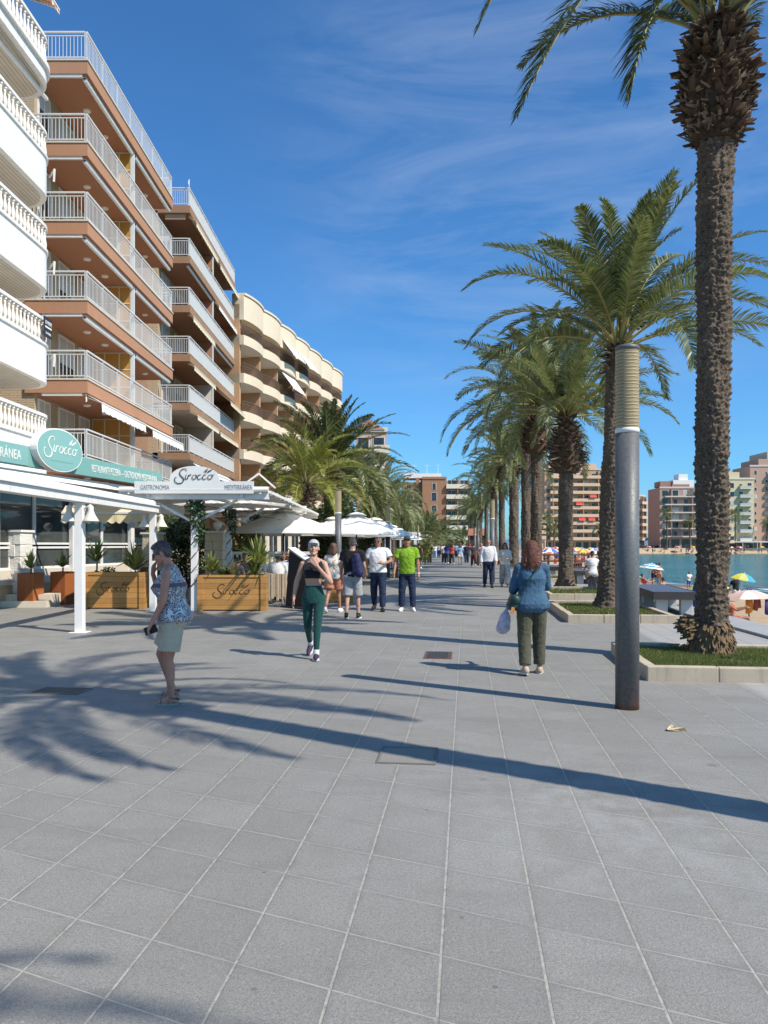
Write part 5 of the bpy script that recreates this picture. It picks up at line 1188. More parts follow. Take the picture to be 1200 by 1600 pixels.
# hedge and shrubs behind the terrace
def shrub(name, px, Y, lb, blobs, n, s, mt, stem=True):
    e = empty(name, (gx(px, Y), Y, 0), 0, lb, 'shrub'); m = MB(); m.tube([(0, 0, 0), (.03, 0, .5), (0, .05, 1.1)], [.05, .04, .02], 6); m.build('stem', M_BARK, e); leafcloud('foliage', e, blobs, n, s, mt, rg); return e
shrub('clipped_hedge', 290, 25.6, 'tall dark green hedge behind the older walker and vine post', [(-.45, 0, 1.3, .6, .5, 1.25), (.3, .1, 1.25, .65, .5, 1.2), (0, 0, 2.0, .8, .5, .6)], 6500, .055, M_IVY)
shrub('climbing_shrub', 243, 27, 'yellowish climber at the corner of the glass front', [(0, 0, 1.9, .4, .4, .9), (.1, 0, 2.7, .5, .4, .35)], 1500, .06, M_SHRUBY)
shrub('round_shrub', 376, 27.2, 'yellow-green bush behind the pine planter', [(0, 0, 1.5, .7, .6, .8), (.3, .1, 2.0, .5, .4, .5), (-.3, 0, 1.0, .6, .5, .6)], 3000, .06, M_SHRUBY)
shrub('tall_oleander', 514, 38, 'dense green bush behind the column lamp and parasol', [(0, 0, 2.0, 1.1, .9, 1.6), (.5, 0, 3.1, .8, .7, 1.0), (-.6, .1, 1.5, .9, .8, 1.2)], 4200, .10, M_SHRUB)
shrub('round_shrub', 556, 46, 'green bush between the trunks of the terrace palms', [(0, 0, 1.6, 1.4, .9, 1.4), (1, 0, 2.4, .9, .7, .8)], 2500, .12, M_SHRUB)
shrub('round_shrub', 664, 62, 'yellow bush beside the woman in the black dress', [(0, 0, 1.0, .6, .6, .85), (.1, 0, 1.6, .4, .4, .4)], 900, .09, M_SHRUBY)
shrub('round_shrub', 648, 58, 'dark spiky bush at the last parasol', [(0, 0, .9, .6, .6, .8)], 900, .1, M_SHRUB)
# cafe chairs and tables
M_RATTAN = mat('black_rattan', (.03, .03, .035), .5, .3, 30, .5, 80)
def chair(x, y, rz, lb, mt=None):
    e = empty('cafe_chair', (x, y, 0), rz, lb, 'chair', 'cafe chairs on the terrace'); mt = mt or M_RATTAN
    m = MB(); m.box(-.24, .24, -.24, .24, .43, .48); m.build('seat', mt, e, bevel=.02)
    m = MB(); n = 10
    for i in range(n): a0, a1 = pi*i/n, pi*(i+1)/n; h0 = .62 + .24*sin(a0); h1 = .62 + .24*sin(a1); V = [(.27*cos(a0), .02 + .27*sin(a0), .5), (.27*cos(a1), .02 + .27*sin(a1), .5), (.27*cos(a1), .02 + .29*sin(a1), h1), (.27*cos(a0), .02 + .29*sin(a0), h0)]; m.add(V + [(v[0]*.9, v[1]*.9, v[2]) for v in V], [(0,1,2,3),(7,6,5,4),(3,2,6,7),(0,3,7,4),(1,5,6,2)])
    m.build('backrest', mt, e)
    for sx in (-1, 1):
        for sy in (-1, 1): m = MB(); m.bar((sx*.2, sy*.2, .43), (sx*.23, sy*.24, 0), .035); m.build('leg', M_WHITEM, e)
    return e
def table(x, y, lb, cloth=False):
    e = empty('cafe_table', (x, y, 0), .1, lb, 'table', 'cafe tables on the terrace'); m = MB(); m.box(-.4, .4, -.4, .4, .72, .76); m.build('tabletop', M_WHITE, e)
    m = MB(); m.tube([(0, 0, .02), (0, 0, .72)], .035, 8); m.lathe((0, 0, 0), [(.25, 0), (.25, .02), (.04, .05)], 12); m.build('pedestal', M_CHAR, e)
    if cloth: m = MB(); m.lathe((0, 0, .35), [(.50, 0), (.47, .2), (.46, .412)], 4); m.build('cloth', M_AWN_W, e)
    return e
c0 = chair(gx(182, 21.2), 21.2, R(200), 'dark rounded chair behind the awning-side planter')
for px, Y, rz, lb in [(258, 20.9, 160, 'dark chair behind the older walker'), (248, 22.6, 20, 'dark chair at the table by the ball-topped pier'), (165, 22.9, 90, 'dark chair against the glass front'), (300, 22, 250, 'dark chair behind the vine post'), (548, 27, 120, 'dark chair at the outer rim of the parasol')]:
    copy_tree(c0, (gx(px, Y), Y, 0), R(rz), None, lb)
t0 = table(gx(222, 22), 22, 'white square table with napkin stand behind the awning-side planter'); table(gx(246, 20.4), 20.4, 'white square table right behind the older walker', True); table(gx(330, 21.5), 21.5, 'white square table where the dark-haired diners sit'); table(gx(446, 22.2), 22.2, 'white square table of the diners in sun hats'); table(gx(540, 28), 28, 'white square table beneath the walkway parasol')
m = MB(); m.box(-.08, .08, -.08, .08, 0, .22); o = m.build('menu_box', mat('brown_box', (.16, .07, .03), .6)); o.location = (gx(226, 22), 22, .76); tag(o, 'small brown menu box on the white table', 'menu box')
m = MB(); m.lathe((0, 0, 0), [(.05, 0), (.05, .16), (.02, .2), (.02, .27)], 10); o = m.build('napkin_bottle', M_WHITE, None, True); o.location = (gx(217, 22), 22, .76); tag(o, 'white dispenser bottle beside the menu box on the table', 'bottle')

# string of bulbs under the pergola and a towel on the wavy block
e = empty('string_lights', (-4.65, 19.2, 0), 0, 'thin cable with small bulbs strung between the vine-wrapped posts', 'string lights')
m = MB(); P = [(1.2*sin(i*.55), i*.55, 2.62 - .14*abs(sin(i*.8))) for i in range(18)]; m.tube(P, .008, 5); m.build('cable', M_CHAR, e)
for p in P[1::2]: m = MB(); m.lathe((p[0], p[1], p[2] - .09), [(.005, 0), (.03, .03), (.02, .06), (.012, .085)], 8); m.build('bulb', M_LAMPW, e)
m = MB(); V = []
for i in range(9): V += [(.12*i, .03*sin(i*1.7), 0), (.12*i, .03*sin(i*1.7) - .02, -1.05 - .06*sin(i))]
m.add(V, [(2*i, 2*i+1, 2*i+3, 2*i+2) for i in range(8)]); o = m.build('hanging_towel', mat('orange_towel', (.62, .2, .03), .9)); o.modifiers.new('t', 'SOLIDIFY').thickness = .015
o.location = (gx(456, 71), 71, gz(566, 71)); o.rotation_euler = (0, 0, R(78)); tag(o, 'orange towel hanging over a railing of the cream wavy block', 'towel')
# ================================================================ people
def V3(*a): return Vector(a)
class Cap(MB):
    """closed overlapping shapes, later fused into one surface"""
    def cap(s, a, b, ra, rb, n=14, sx=1., axis=None):
        a, b = Vector(a), Vector(b); d = b - a; L = d.length or 1e-4; d = d / L
        up = axis or (V3(0, 1, 0) if abs(d.y) < .9 else V3(1, 0, 0)); x = d.cross(up).normalized(); y = d.cross(x)
        rings = [(a - d*ra*cos(t), ra*sin(t)) for t in (.25, .7, 1.15)] + [(a, ra), ((a+b)/2, (ra+rb)/2), (b, rb)] + [(b + d*rb*cos(t), rb*sin(t)) for t in (1.15, .7, .25)]
        V = [c + (x*cos(2*pi*k/n)*sx + y*sin(2*pi*k/n)) * r for c, r in rings for k in range(n)]; m = len(rings)
        f = [(i*n+k, i*n+(k+1) % n, (i+1)*n+(k+1) % n, (i+1)*n+k) for i in range(m-1) for k in range(n)]
        return s.add(V, f + [tuple(range(n-1, -1, -1)), tuple((m-1)*n+k for k in range(n))])
    def cone(s, a, b, ra, rb, n=18, sx=1., axis=None):       # flat ends (sleeves, hems)
        a, b = Vector(a), Vector(b); d = (b - a).normalized(); up = axis or (V3(0, 1, 0) if abs(d.y) < .9 else V3(1, 0, 0)); x = d.cross(up).normalized(); y = d.cross(x)
        V = [c + (x*cos(2*pi*k/n)*sx + y*sin(2*pi*k/n)) * r for c, r in ((a, ra), ((a+b)/2, (ra+rb)/2), (b, rb)) for k in range(n)]
        f = [(i*n+k, i*n+(k+1) % n, (i+1)*n+(k+1) % n, (i+1)*n+k) for i in (0, 1) for k in range(n)]
        return s.add(V, f + [tuple(range(n-1, -1, -1)), tuple(2*n+k for k in range(n))])
    def ell(s, c, r, M=None, n=14):
        c = Vector(c); V = []; m = 9
        for i in range(1, m):
            t = pi*i/m
            for k in range(n):
                p = V3(r[0]*sin(t)*cos(2*pi*k/n), r[1]*sin(t)*sin(2*pi*k/n), r[2]*cos(t)); V.append(c + (M @ p if M else p))
        f = [(i*n+k, (i+1)*n+k, (i+1)*n+(k+1) % n, i*n+(k+1) % n) for i in range(m-2) for k in range(n)]
        return s.add(V, f + [tuple(range(n)), tuple((m-2)*n+k for k in range(n-1, -1, -1))])
    def loft(s, rings, n=22, T=None):                         # (cx,cy,z,rx,ry) cross-sections
        V = []
        for cx, cy, z, rx, ry in rings:
            for k in range(n):
                a = 2*pi*k/n; ca, sa = cos(a), sin(a); e = .86
                p = V3(cx + rx*math.copysign(abs(ca)**e, ca), cy + ry*math.copysign(abs(sa)**e, sa), z); V.append(T(p) if T else p)
        m = len(rings); f = [(i*n+k, i*n+(k+1) % n, (i+1)*n+(k+1) % n, (i+1)*n+k) for i in range(m-1) for k in range(n)]
        return s.add(V, f + [tuple(range(n-1, -1, -1)), tuple((m-1)*n+k for k in range(n))])
    def fuse(s, name, mats, parent, vox, smooth=4, fold=0., fscale=9., cut=None, paint=None, lock=False):
        me = bpy.data.meshes.new(name); me.from_pydata([tuple(p) for p in s.v], [], s.f); me.update()
        o = bpy.data.objects.new(name, me); COL.objects.link(o)
        r = o.modifiers.new('r', 'REMESH'); r.mode = 'VOXEL'; r.voxel_size = vox; r.use_smooth_shade = True
        if smooth: q = o.modifiers.new('s', 'SMOOTH'); q.factor = .5; q.iterations = smooth
        dg = bpy.context.evaluated_depsgraph_get(); me2 = bpy.data.meshes.new_from_object(o.evaluated_get(dg)); bpy.data.objects.remove(o); me2.name = name
        if fold:
            n = len(me2.vertices); co = np.zeros(n*3); me2.vertices.foreach_get('co', co); no = np.zeros(n*3); me2.vertices.foreach_get('normal', no); co = co.reshape(-1, 3); no = no.reshape(-1, 3)
            d = np.array([noise.noise(Vector((p[0]*fscale, p[1]*fscale, p[2]*fscale*1.7 + p[0]*fscale*.8))) + .6*noise.noise(Vector((p[0]*fscale*2.3 + 9, p[1]*fscale*2.3, p[2]*fscale*3 - p[0]*4))) for p in co])
            co += no * (d * fold)[:, None]; me2.vertices.foreach_set('co', co.ravel()); me2.update()
        if not isinstance(mats, (list, tuple)): mats = [mats]
        me2.materials.clear()
        for mm in mats: me2.materials.append(mm)
        if paint:
            mi = [paint(p.center) for p in me2.polygons]; me2.polygons.foreach_set('material_index', mi)
        me2.polygons.foreach_set('use_smooth', [True]*len(me2.polygons))
        o = bpy.data.objects.new(name, me2); COL.objects.link(o); o.parent = parent; return o

def skin_mat(name, c):
    t = NT(name); v = t.co(); n = t.noise(v, 9, 5, .6); t.col(t.mix(t.rng(n, .3, .7), dk(c, .86), dk(c, 1.1))); t.set(Roughness=.5, Specular_IOR_Level=.35); t.p.inputs['Subsurface Weight'].default_value = .12; t.p.inputs['Subsurface Radius'].default_value = (.012, .005, .003)
    t.bump(t.noise(v, 180, 2), .08, .002); return t.m
SK1 = skin_mat('skin_light', (.50, .29, .205)); SK2 = skin_mat('skin_tanned', (.36, .185, .115)); SK3 = skin_mat('skin_ruddy', (.52, .235, .15))
M_LIP = mat('lips', (.36, .12, .10), .45, .1); M_BROW = mat('eyebrow', (.10, .055, .035), .8, .2); M_EYE = mat('eye_dark', (.035, .025, .02), .2, .1); M_EYEW = mat('eye_white', (.65, .62, .58), .3, .05)
def hair_mat(name, a, b, sc=(55, 55, 5)):
    t = NT(name); v = t.co(); n = t.noise(t.map(v, sc), 1.6, 5, .7, .5); t.col(t.mix(t.rng(n, .35, .68), a, b)); t.set(Roughness=.45, Specular_IOR_Level=.45); t.bump(n, .8, .012); return t.m
H_RED = hair_mat('auburn_hair', (.05, .013, .007), (.18, .052, .022)); H_GREY = hair_mat('grey_brown_hair', (.045, .03, .03), (.17, .125, .115)); H_DARK = hair_mat('dark_hair', (.012, .009, .007), (.06, .04, .03)); H_BROWN = hair_mat('brown_hair', (.05, .022, .012), (.16, .08, .045)); H_STUB = hair_mat('stubble', (.16, .11, .09), (.3, .2, .16), (60, 60, 60)); H_BLOND = hair_mat('blond_hair', (.28, .18, .08), (.5, .36, .18))
def cloth_mat(name, c, var=.12, sc=6, rough=.9, bscale=160):
    t = NT(name); v = t.co(); a = t.noise(v, sc, 5, .65); b = t.noise(v, bscale, 2); t.col(t.mix(t.rng(a, .3, .7), dk(c, 1-var), dk(c, 1+var))); t.set(Roughness=rough, Specular_IOR_Level=.2); t.p.inputs['Sheen Weight'].default_value = .15
    f = t.noise(t.map(v, (7, 7, 3.2)), 1.3, 3, .5, 1.2); t.bump(t.math('ADD', t.math('MULTIPLY', f, 1.), t.math('MULTIPLY', b, .06)), .5, .02); return t.m
def denim(name, c, worn=.5):
    t = NT(name); v = t.co(); a = t.noise(v, 5, 6, .7); w = t.noise(t.map(v, (240, 240, 90)), 1, 2); f = t.noise(t.map(v, (8, 8, 5)), 1.2, 4, .55, 1.6)
    cc = t.mix(t.rng(a, .35, .7, 0, worn), c, tuple(min(1, q*1.9 + .02) for q in c)); cc = t.mix(t.rng(w, .4, .6, 0, .35), cc, dk(c, .5)); cc = t.mix(t.rng(f, .55, .7, 0, .4), cc, tuple(min(1, q*2.1 + .03) for q in c)); t.col(cc); t.set(Roughness=.9, Specular_IOR_Level=.2); t.bump(f, .6, .02); return t.m
def print_mat(name, stops, sc=18, dist=1.2, bands=0., vor=False):
    t = NT(name); v = t.co(); x, y, z = t.sep(v); n = t.noise(v, sc, 3, .55, dist)
    if vor: n = t.math('ADD', t.math('MULTIPLY', n, .6), t.math('MULTIPLY', t.voro(v, sc*1.4), .5))
    c = t.ramp(n, stops, True)
    if bands: w = t.math('FRACT', t.math('MULTIPLY', t.math('ADD', z, t.math('MULTIPLY', t.noise(v, 4, 2), .05)), bands)); c = t.mix(t.rng(w, .90, .91), c, (.16, .10, .11))
    t.col(c); t.set(Roughness=.85, Specular_IOR_Level=.2); t.bump(t.noise(t.map(v, (7, 7, 3.5)), 1.3, 3, .5, 1.2), .5, .02); return t.m
C_BLACK = cloth_mat('black_cloth', (.014, .013, .016), .3); C_WHITE = cloth_mat('white_cloth', (.72, .71, .69), .06); C_GREYS = cloth_mat('grey_shorts_cloth', (.30, .30, .30), .12); C_NAVY = denim('dark_jeans', (.016, .026, .058), .4); C_DENIM = denim('blue_denim', (.045, .10, .165), .5)
C_OLIVE = cloth_mat('olive_cotton', (.075, .075, .048), .16); C_BEIGE = cloth_mat('beige_cotton', (.54, .44, .31), .10); C_GREEN = cloth_mat('teal_leggings', (.008, .055, .050), .3, 40, .75); C_BRICK = cloth_mat('brick_cotton', (.42, .16, .105), .12)
C_TROP = print_mat('tropical_print', [(0, (.70, .66, .62)), (.40, (.11, .10, .15)), (.455, (.60, .57, .56)), (.50, (.04, .034, .045)), (.545, (.70, .65, .61)), (.585, (.22, .22, .30)), (.635, (.50, .24, .13)), (.68, (.30, .22, .19)), (.73, (.66, .62, .60))], 10, 1.6, 2.3)
C_FLOR = print_mat('floral_print', [(0, (.66, .60, .52)), (.52, (.70, .66, .58)), (.58, (.07, .06, .06)), (.64, (.34, .07, .05)), (.69, (.68, .63, .55))], 15, 1.0)
C_LIME = print_mat('lime_print', [(0, (.11, .26, .015)), (.42, (.24, .43, .03)), (.50, (.04, .10, .01)), (.54, (.32, .50, .04)), (.62, (.14, .32, .02))], 26, 1.0)
C_ZIG = print_mat('black_white_print', [(0, (.66, .64, .62)), (.45, (.06, .06, .065)), (.5, (.66, .64, .6)), (.56, (.10, .10, .11)), (.62, (.7, .68, .66))], 14, 1.6)
C_PALE = cloth_mat('pale_shirt', (.62, .62, .63), .07); C_CREAM = cloth_mat('cream_blouse', (.68, .62, .52), .08); C_SKY = cloth_mat('sky_blue_cloth', (.25, .38, .58), .15); C_RED = cloth_mat('red_cloth', (.45, .07, .05), .12); C_CHARC = cloth_mat('charcoal_cloth', (.05, .052, .058), .2); C_BLUE = cloth_mat('royal_blue_cloth', (.035, .075, .30), .15); C_PINK = cloth_mat('pink_cloth', (.62, .22, .28), .12)
S_WHITE = mat('white_shoe', (.70, .70, .70), .6, .06, 8); S_BLACK = mat('black_shoe', (.02, .02, .022), .5, .2, 8); S_TAN = mat('tan_shoe', (.46, .35, .25), .8, .12, 9); S_PURP = mat('dark_trainer', (.05, .025, .055), .7, .5, 25); S_SOLE = mat('pale_sole', (.62, .58, .54), .7, .06); S_CORAL = mat('coral_sole', (.66, .26, .18), .7)
M_LENSG = glass_mat('sunglass_lens', (.012, .010, .012), .08)
NEAR_GROUP = 'people walking on the promenade'

def hand(c, wr, d, n, side, curl=.5, k=1., spread=.12, fine=True, thumb=.6):
    """palm + five fingers; d along the hand, n out of the palm, thumb towards d x n * side"""
    d = d.normalized(); n = (n - d * n.dot(d)).normalized(); t = d.cross(n).normalized() * side; L = .085 * k
    if not fine:
        c.cap(wr, wr + d*.08*k, .026*k, .030*k, 10); c.cap(wr + d*.08*k, wr + d*.13*k + n*.03*k*curl, .026*k, .018*k, 10); c.cap(wr + d*.03*k + t*.02*k, wr + d*.08*k + t*.05*k, .012*k, .010*k, 8); return
    for j, o in enumerate((-.026, -.009, .009, .026)): c.cap(wr + t*o*.55*k + d*.005, wr + d*L + t*o*k, .0165*k, .0135*k, 10)
    for j, (o, ln) in enumerate(((.029, .070), (.010, .079), (-.010, .074), (-.028, .058))):
        p = wr + d*(L - .004) + t*o*k; a = .25*curl + .06*j*curl; q = d*cos(a) + n*sin(a) + t*(o/.03)*spread; q.normalize(); r = .0104*k
        for seg, f in ((0, .46), (1, .30), (2, .24)):
            p2 = p + q*ln*k*f; c.cap(p, p2, r, r*.93, 8); p = p2; r *= .93; a2 = curl*(.75 if seg == 0 else .6); q = (q*cos(a2) + n*sin(a2)).normalized()
            n2 = n
    p = wr + d*.022*k + t*.022*k; q = (t*.75 + d*.65 + n*.35*thumb).normalized(); p2 = p + q*.042*k; c.cap(wr + d*.012*k + t*.012*k, p2, .0145*k, .0105*k, 8); q = (t*.2 + d*.9 + n*.4*thumb).normalized(); c.cap(p2, p2 + q*.048*k, .0105*k, .0075*k, 8)

def person(label, X, Y, face, H=1.70, sex='f', skin=None, vox=.009, lean=0., twist=0., head=(0, 0), legs=None, arms=None, top=None, bottom=None, shoe=None, hair=None, eyewear=None, extra=None, group=None, seat=None, build=1., sock=None, z0=0., cat='person', roll=0.):
    """face: heading in degrees, 0 looks at the viewer; legs/arms per side (L, R) as angle dicts"""
    skin = skin or SK1; e = empty('person', (X, Y, z0), R(face), label, cat, group); S = H / 1.70; f = sex == 'f'; fine = vox < .0085
    hw, hipz = (.088, .895) if f else (.086, .90); sh = .160 if f else .190; shz = 1.372 if f else 1.388
    legs = legs or {}; arms = arms or {}; LG = {}; 
    ddir = lambda side, fl, ab: V3(side*sin(ab), -sin(fl)*cos(ab), -cos(fl)*cos(ab))
    for s, nm in ((1, 'L'), (-1, 'R')):
        g = dict(flex=0, knee=4, abd=2, foot=0, toe=8); g.update(legs.get(nm, {})); hip = V3(s*hw, 0, hipz)
        kn = hip + ddir(s, R(g['flex']), R(g['abd'])) * .425; an = kn + ddir(s, R(g['flex'] - g['knee']), R(g['abd'])*.5) * .405; LG[nm] = [hip, kn, an, g, s]
    footz = []
    for nm, (hip, kn, an, g, s) in LG.items():
        a = R(g['foot']); to = R(g['toe']) * s; fw = V3(sin(to), -cos(to), 0); dn = V3(0, 0, -1); fd = fw*cos(a) + dn*-sin(a)*1. ; nd = V3(fw.x*sin(a), fw.y*sin(a), -cos(a)) if False else (dn*cos(a) + fw*sin(a))
        LG[nm] += [fd, nd]; footz += [(an + nd*.078 - fd*.06).z, (an + nd*.078 + fd*.16).z]
    drop = -min(footz) if seat is None else seat - (hipz - .10)
    D = V3(0, 0, drop)
    for nm in LG:
        for i in range(3): LG[nm][i] = LG[nm][i] + D
    pz = hipz + drop; Ml = Matrix.Rotation(R(lean), 3, 'X') @ Matrix.Rotation(R(twist), 3, 'Z') @ Matrix.Rotation(R(roll), 3, 'Y')
    def T(p):      # torso bend, growing from the hips up
        p = Vector(p); q = min(1, max(0, (p.z - .86) / .30)); b = V3(0, 0, .93); M = Matrix.Rotation(R(lean)*q, 3, 'X') @ Matrix.Rotation(R(twist)*q, 3, 'Z') @ Matrix.Rotation(R(roll)*q, 3, 'Y'); return b + M @ (p - b) + D
    b_ = build
    if f: RG = [(0,.0,.80,.115,.10), (0,.005,.86,.165*b_,.118*b_), (0,.01,.92,.168*b_,.122*b_), (0,.0,1.0,.142*b_,.105*b_), (0,-.005,1.07,.120*b_,.090*b_), (0,-.01,1.16,.138*b_,.103*b_), (0,-.022,1.24,.148*b_,.122*b_), (0,-.012,1.31,.152,.112), (0,.0,1.38,.140,.085), (0,.008,1.425,.085,.062), (0,.006,1.46,.052,.054)]
    else: RG = [(0,.0,.80,.115,.10), (0,.005,.86,.160*b_,.115*b_), (0,.005,.93,.165*b_,.118*b_), (0,-.005,1.02,.155*b_,.112*b_), (0,-.012,1.10,.155*b_,.116*b_), (0,-.012,1.19,.168*b_,.118*b_), (0,-.012,1.28,.182,.122), (0,-.004,1.36,.178,.105), (0,.004,1.41,.150,.08), (0,.010,1.445,.085,.066), (0,.006,1.475,.058,.06)]
    AR = {}
    for s, nm in ((1, 'L'), (-1, 'R')):
        g = dict(flex=0, abd=8, elbow=12, inward=0., curl=.5, palm=None); g.update(arms.get(nm, {})); shd = T((s*sh, .0, shz))
        if 'to' in g: 
            el, wr = [Vector(q) + D for q in g['to']]
        else:
            el = shd + Ml @ ddir(s, R(g['flex']), R(g['abd'])) * .285; fd = ddir(s, R(g['flex'] + g['elbow']), R(g['abd']*.4)); fd = (Ml @ (fd + V3(-s*g['inward'], 0, 0))).normalized(); wr = el + fd * .245
        AR[nm] = [shd, el, wr, g, s]
    # ---- body
    c = Cap(); c.loft([(cx, cy, z, rx, ry) for cx, cy, z, rx, ry in RG], T=T)
    tk = 1.0 if f else 1.06
    for nm, (hip, kn, an, g, s, fd, nd) in LG.items():
        th = .088*b_ if f else .084*b_; c.cap(hip + V3(0, .005, -.02), kn, th, .053*tk); c.cap(kn, an, .052*tk, .034*tk); m_ = kn.lerp(an, .30); bk = (kn - hip).normalized(); c.cap(kn.lerp(an, .16) + V3(0, .014, 0), kn.lerp(an, .50) + V3(0, .012, 0), .046*tk, .040*tk)
        if f is False or True: c.ell(hip + V3(0, .05, -.015), (.082*b_, .075*b_, .085))
        hl = an + nd*.045 - fd*.035; c.cap(an, hl, .034, .030); c.cap(hl + nd*.0, an + nd*.052 + fd*.10, .032, .034, sx=1.0); c.cap(an + nd*.055 + fd*.10, an + nd*.062 + fd*.155, .032, .020); c.cap(an, an + nd*.045 + fd*.08, .034, .03)
    if f:
        for s in (1, -1): c.ell(T((s*.068, -.095, 1.245)), (.062, .05, .058))
    for nm, (shd, el, wr, g, s) in AR.items():
        k = (.047 if f else .055) * (b_*.5 + .5); c.cap(T((s*(sh-.05), .005, shz+.004)), shd, k*.95, k*1.0); c.cap(T((s*.03, .018, 1.440)), T((s*(sh-.01), .006, shz+.022)), .040, k*.62); c.cap(shd, el, k, .038 if f else .043); c.cap(el, wr, .037 if f else .042, .024 if f else .028); c.cap(el.lerp(wr, .12), el.lerp(wr, .4), .040 if f else .046, .033)
        dv = (wr - el).normalized(); hd = g.get('hdir'); hd = Vector(hd) if hd else dv; pn = g['palm']; pn = Vector(pn) if pn else V3(-s, .25, 0)
        hand(c, wr, hd, pn, -s if g.get('flip') is None else s, g['curl'], 1.0 if f else 1.1, fine=fine)
        g['hp'] = wr + hd.normalized()*.08
    # ---- head
    N0 = T((0, .006, 1.455)); hy, hp = R(head[0]), R(head[1]); MH = Ml @ Matrix.Rotation(hy, 3, 'Z') @ Matrix.Rotation(hp, 3, 'X'); C = N0 + Ml @ V3(0, -.012, .0) + MH @ V3(0, -.012, .148)
    h = lambda x, y, z: C + MH @ V3(x, y, z)
    c.cap(T((0, .012, 1.42)), C + MH @ V3(0, .015, -.075), .056 if f else .064, .050 if f else .060)
    kh = 1.0 if f else 1.05
    c.ell(h(0, .014, .032), (.073*kh, .092*kh, .083*kh), MH); c.ell(h(0, -.024, -.028), (.0635*kh, .066*kh, .076*kh), MH); c.ell(h(0, -.046, -.078), (.040*kh, .042, .036), MH); c.cap(h(0, -.078, -.098), h(0, -.070, -.092), .018, .022, 10)
    c.cap(h(0, -.090, .012), h(0, -.108, -.026), .0085, .0125, 10); c.ell(h(0, -.099, -.031), (.017, .012, .009), MH); c.cap(h(-.036, -.079, .021), h(.036, -.079, .021), .012, .012, 8)
    for s in (1, -1): c.ell(h(s*.036, -.070, -.026), (.022, .018, .020), MH); c.ell(h(s*.076*kh, .010, -.010), (.011, .019, .030), MH); c.cap(h(s*.046*kh, -.012, -.060), h(s*.022, -.066, -.092), .018, .016, 8)
    c.ell(h(0, -.086, -.057), (.021, .009, .0055), MH); c.ell(h(0, -.084, -.066), (.017, .009, .006), MH)
    inv = MH.transposed()
    def paint(p):
        if p.z < C.z - .15 or (p - C).length > .17: return 0
        q = inv @ (Vector(p) - C)
        if q.y < -.084 and -.070 < q.z < -.053 and abs(q.x) < .019 - abs(q.z + .0615)*.6: return 1
        if q.y < -.055 and abs(q.z - .001) < .0065 and .017 < abs(q.x) < .043: return 2 if abs(abs(q.x) - .030) < .008 else 3
        if q.y < -.055 and abs(q.z - .0235 + abs(abs(q.x) - .030)*.25) < .0035 and .014 < abs(q.x) < .046: return 4
        return 0
    body = c.fuse('body', [skin, M_LIP, M_EYE, M_EYEW, M_BROW], e, vox, 3, paint=paint)
    off = max(.007, vox*.8)
    # ---- clothes
    if top:
        mt = top['mat']; z0t, z1t = top.get('hem', .86), top.get('neck', 1.445); o = off + top.get('loose', .006); c = Cap(); rr = []
        zs = np.linspace(z0t, z1t, 13); A = np.array(RG)
        for z in zs:
            q = [np.interp(z, A[:, 2], A[:, j]) for j in (0, 1, 3, 4)]; lo = top.get('flare', .0) * max(0, (1.12 - z)) ; rr.append((q[0], q[1], z, q[2] + o + lo + (.0 if z < 1.38 else -.004), q[3] + o + lo*.8 + (.012 if f and 1.18 < z < 1.3 else 0)))
        if top.get('flare', 0) > .0: 
            lowmax = max(r[3] for r in rr[:6]); rr = [(a, b, z, max(rx, top.get('minw', 0)) if z < 1.2 else rx, max(ry, top.get('minw', 0)*.72) if z < 1.2 else ry) for a, b, z, rx, ry in rr]
        c.loft(rr, T=T)
        if f and not top.get('flat'):
            for s in (1, -1): c.ell(T((s*.066, -.10, 1.245)), (.066, .054, .060))
        sl = top.get('sleeve', 0)
        for nm, (shd, el, wr, g, s) in AR.items():
            k = (.047 if f else .055) * (b_*.5 + .5) + o
            if sl <= 0:
                if sl == 0: c.cap(T((s*(sh-.075), .005, shz+.004)), T((s*(sh-.025), .005, shz)), k*.92, k*.86)
                continue
            c.cap(T((s*(sh-.06), .005, shz)), shd, k*.97, k*.98); c.cap(T((s*.045, .016, 1.425)), T((s*(sh-.01), .006, shz+.020)), .040 + o*.6, (k - o)*.62 + o); w = top.get('sw', .012)
            if sl <= 1: c.cone(shd, shd.lerp(el, sl), k*1.03, k*.92 + w)
            else: c.cap(shd, el, k*1.02, k*.88); c.cone(el, el.lerp(wr, sl - 1), k*.88 + .002, .030 + o + w*.4)
        if top.get('collar'): c.cap(T((0, .03, 1.455)), T((0, -.01, 1.45)), .062 if not f else .056, .058)
        c.fuse(top.get('name', 'shirt'), mt, e, vox, 2, top.get('fold', .004))
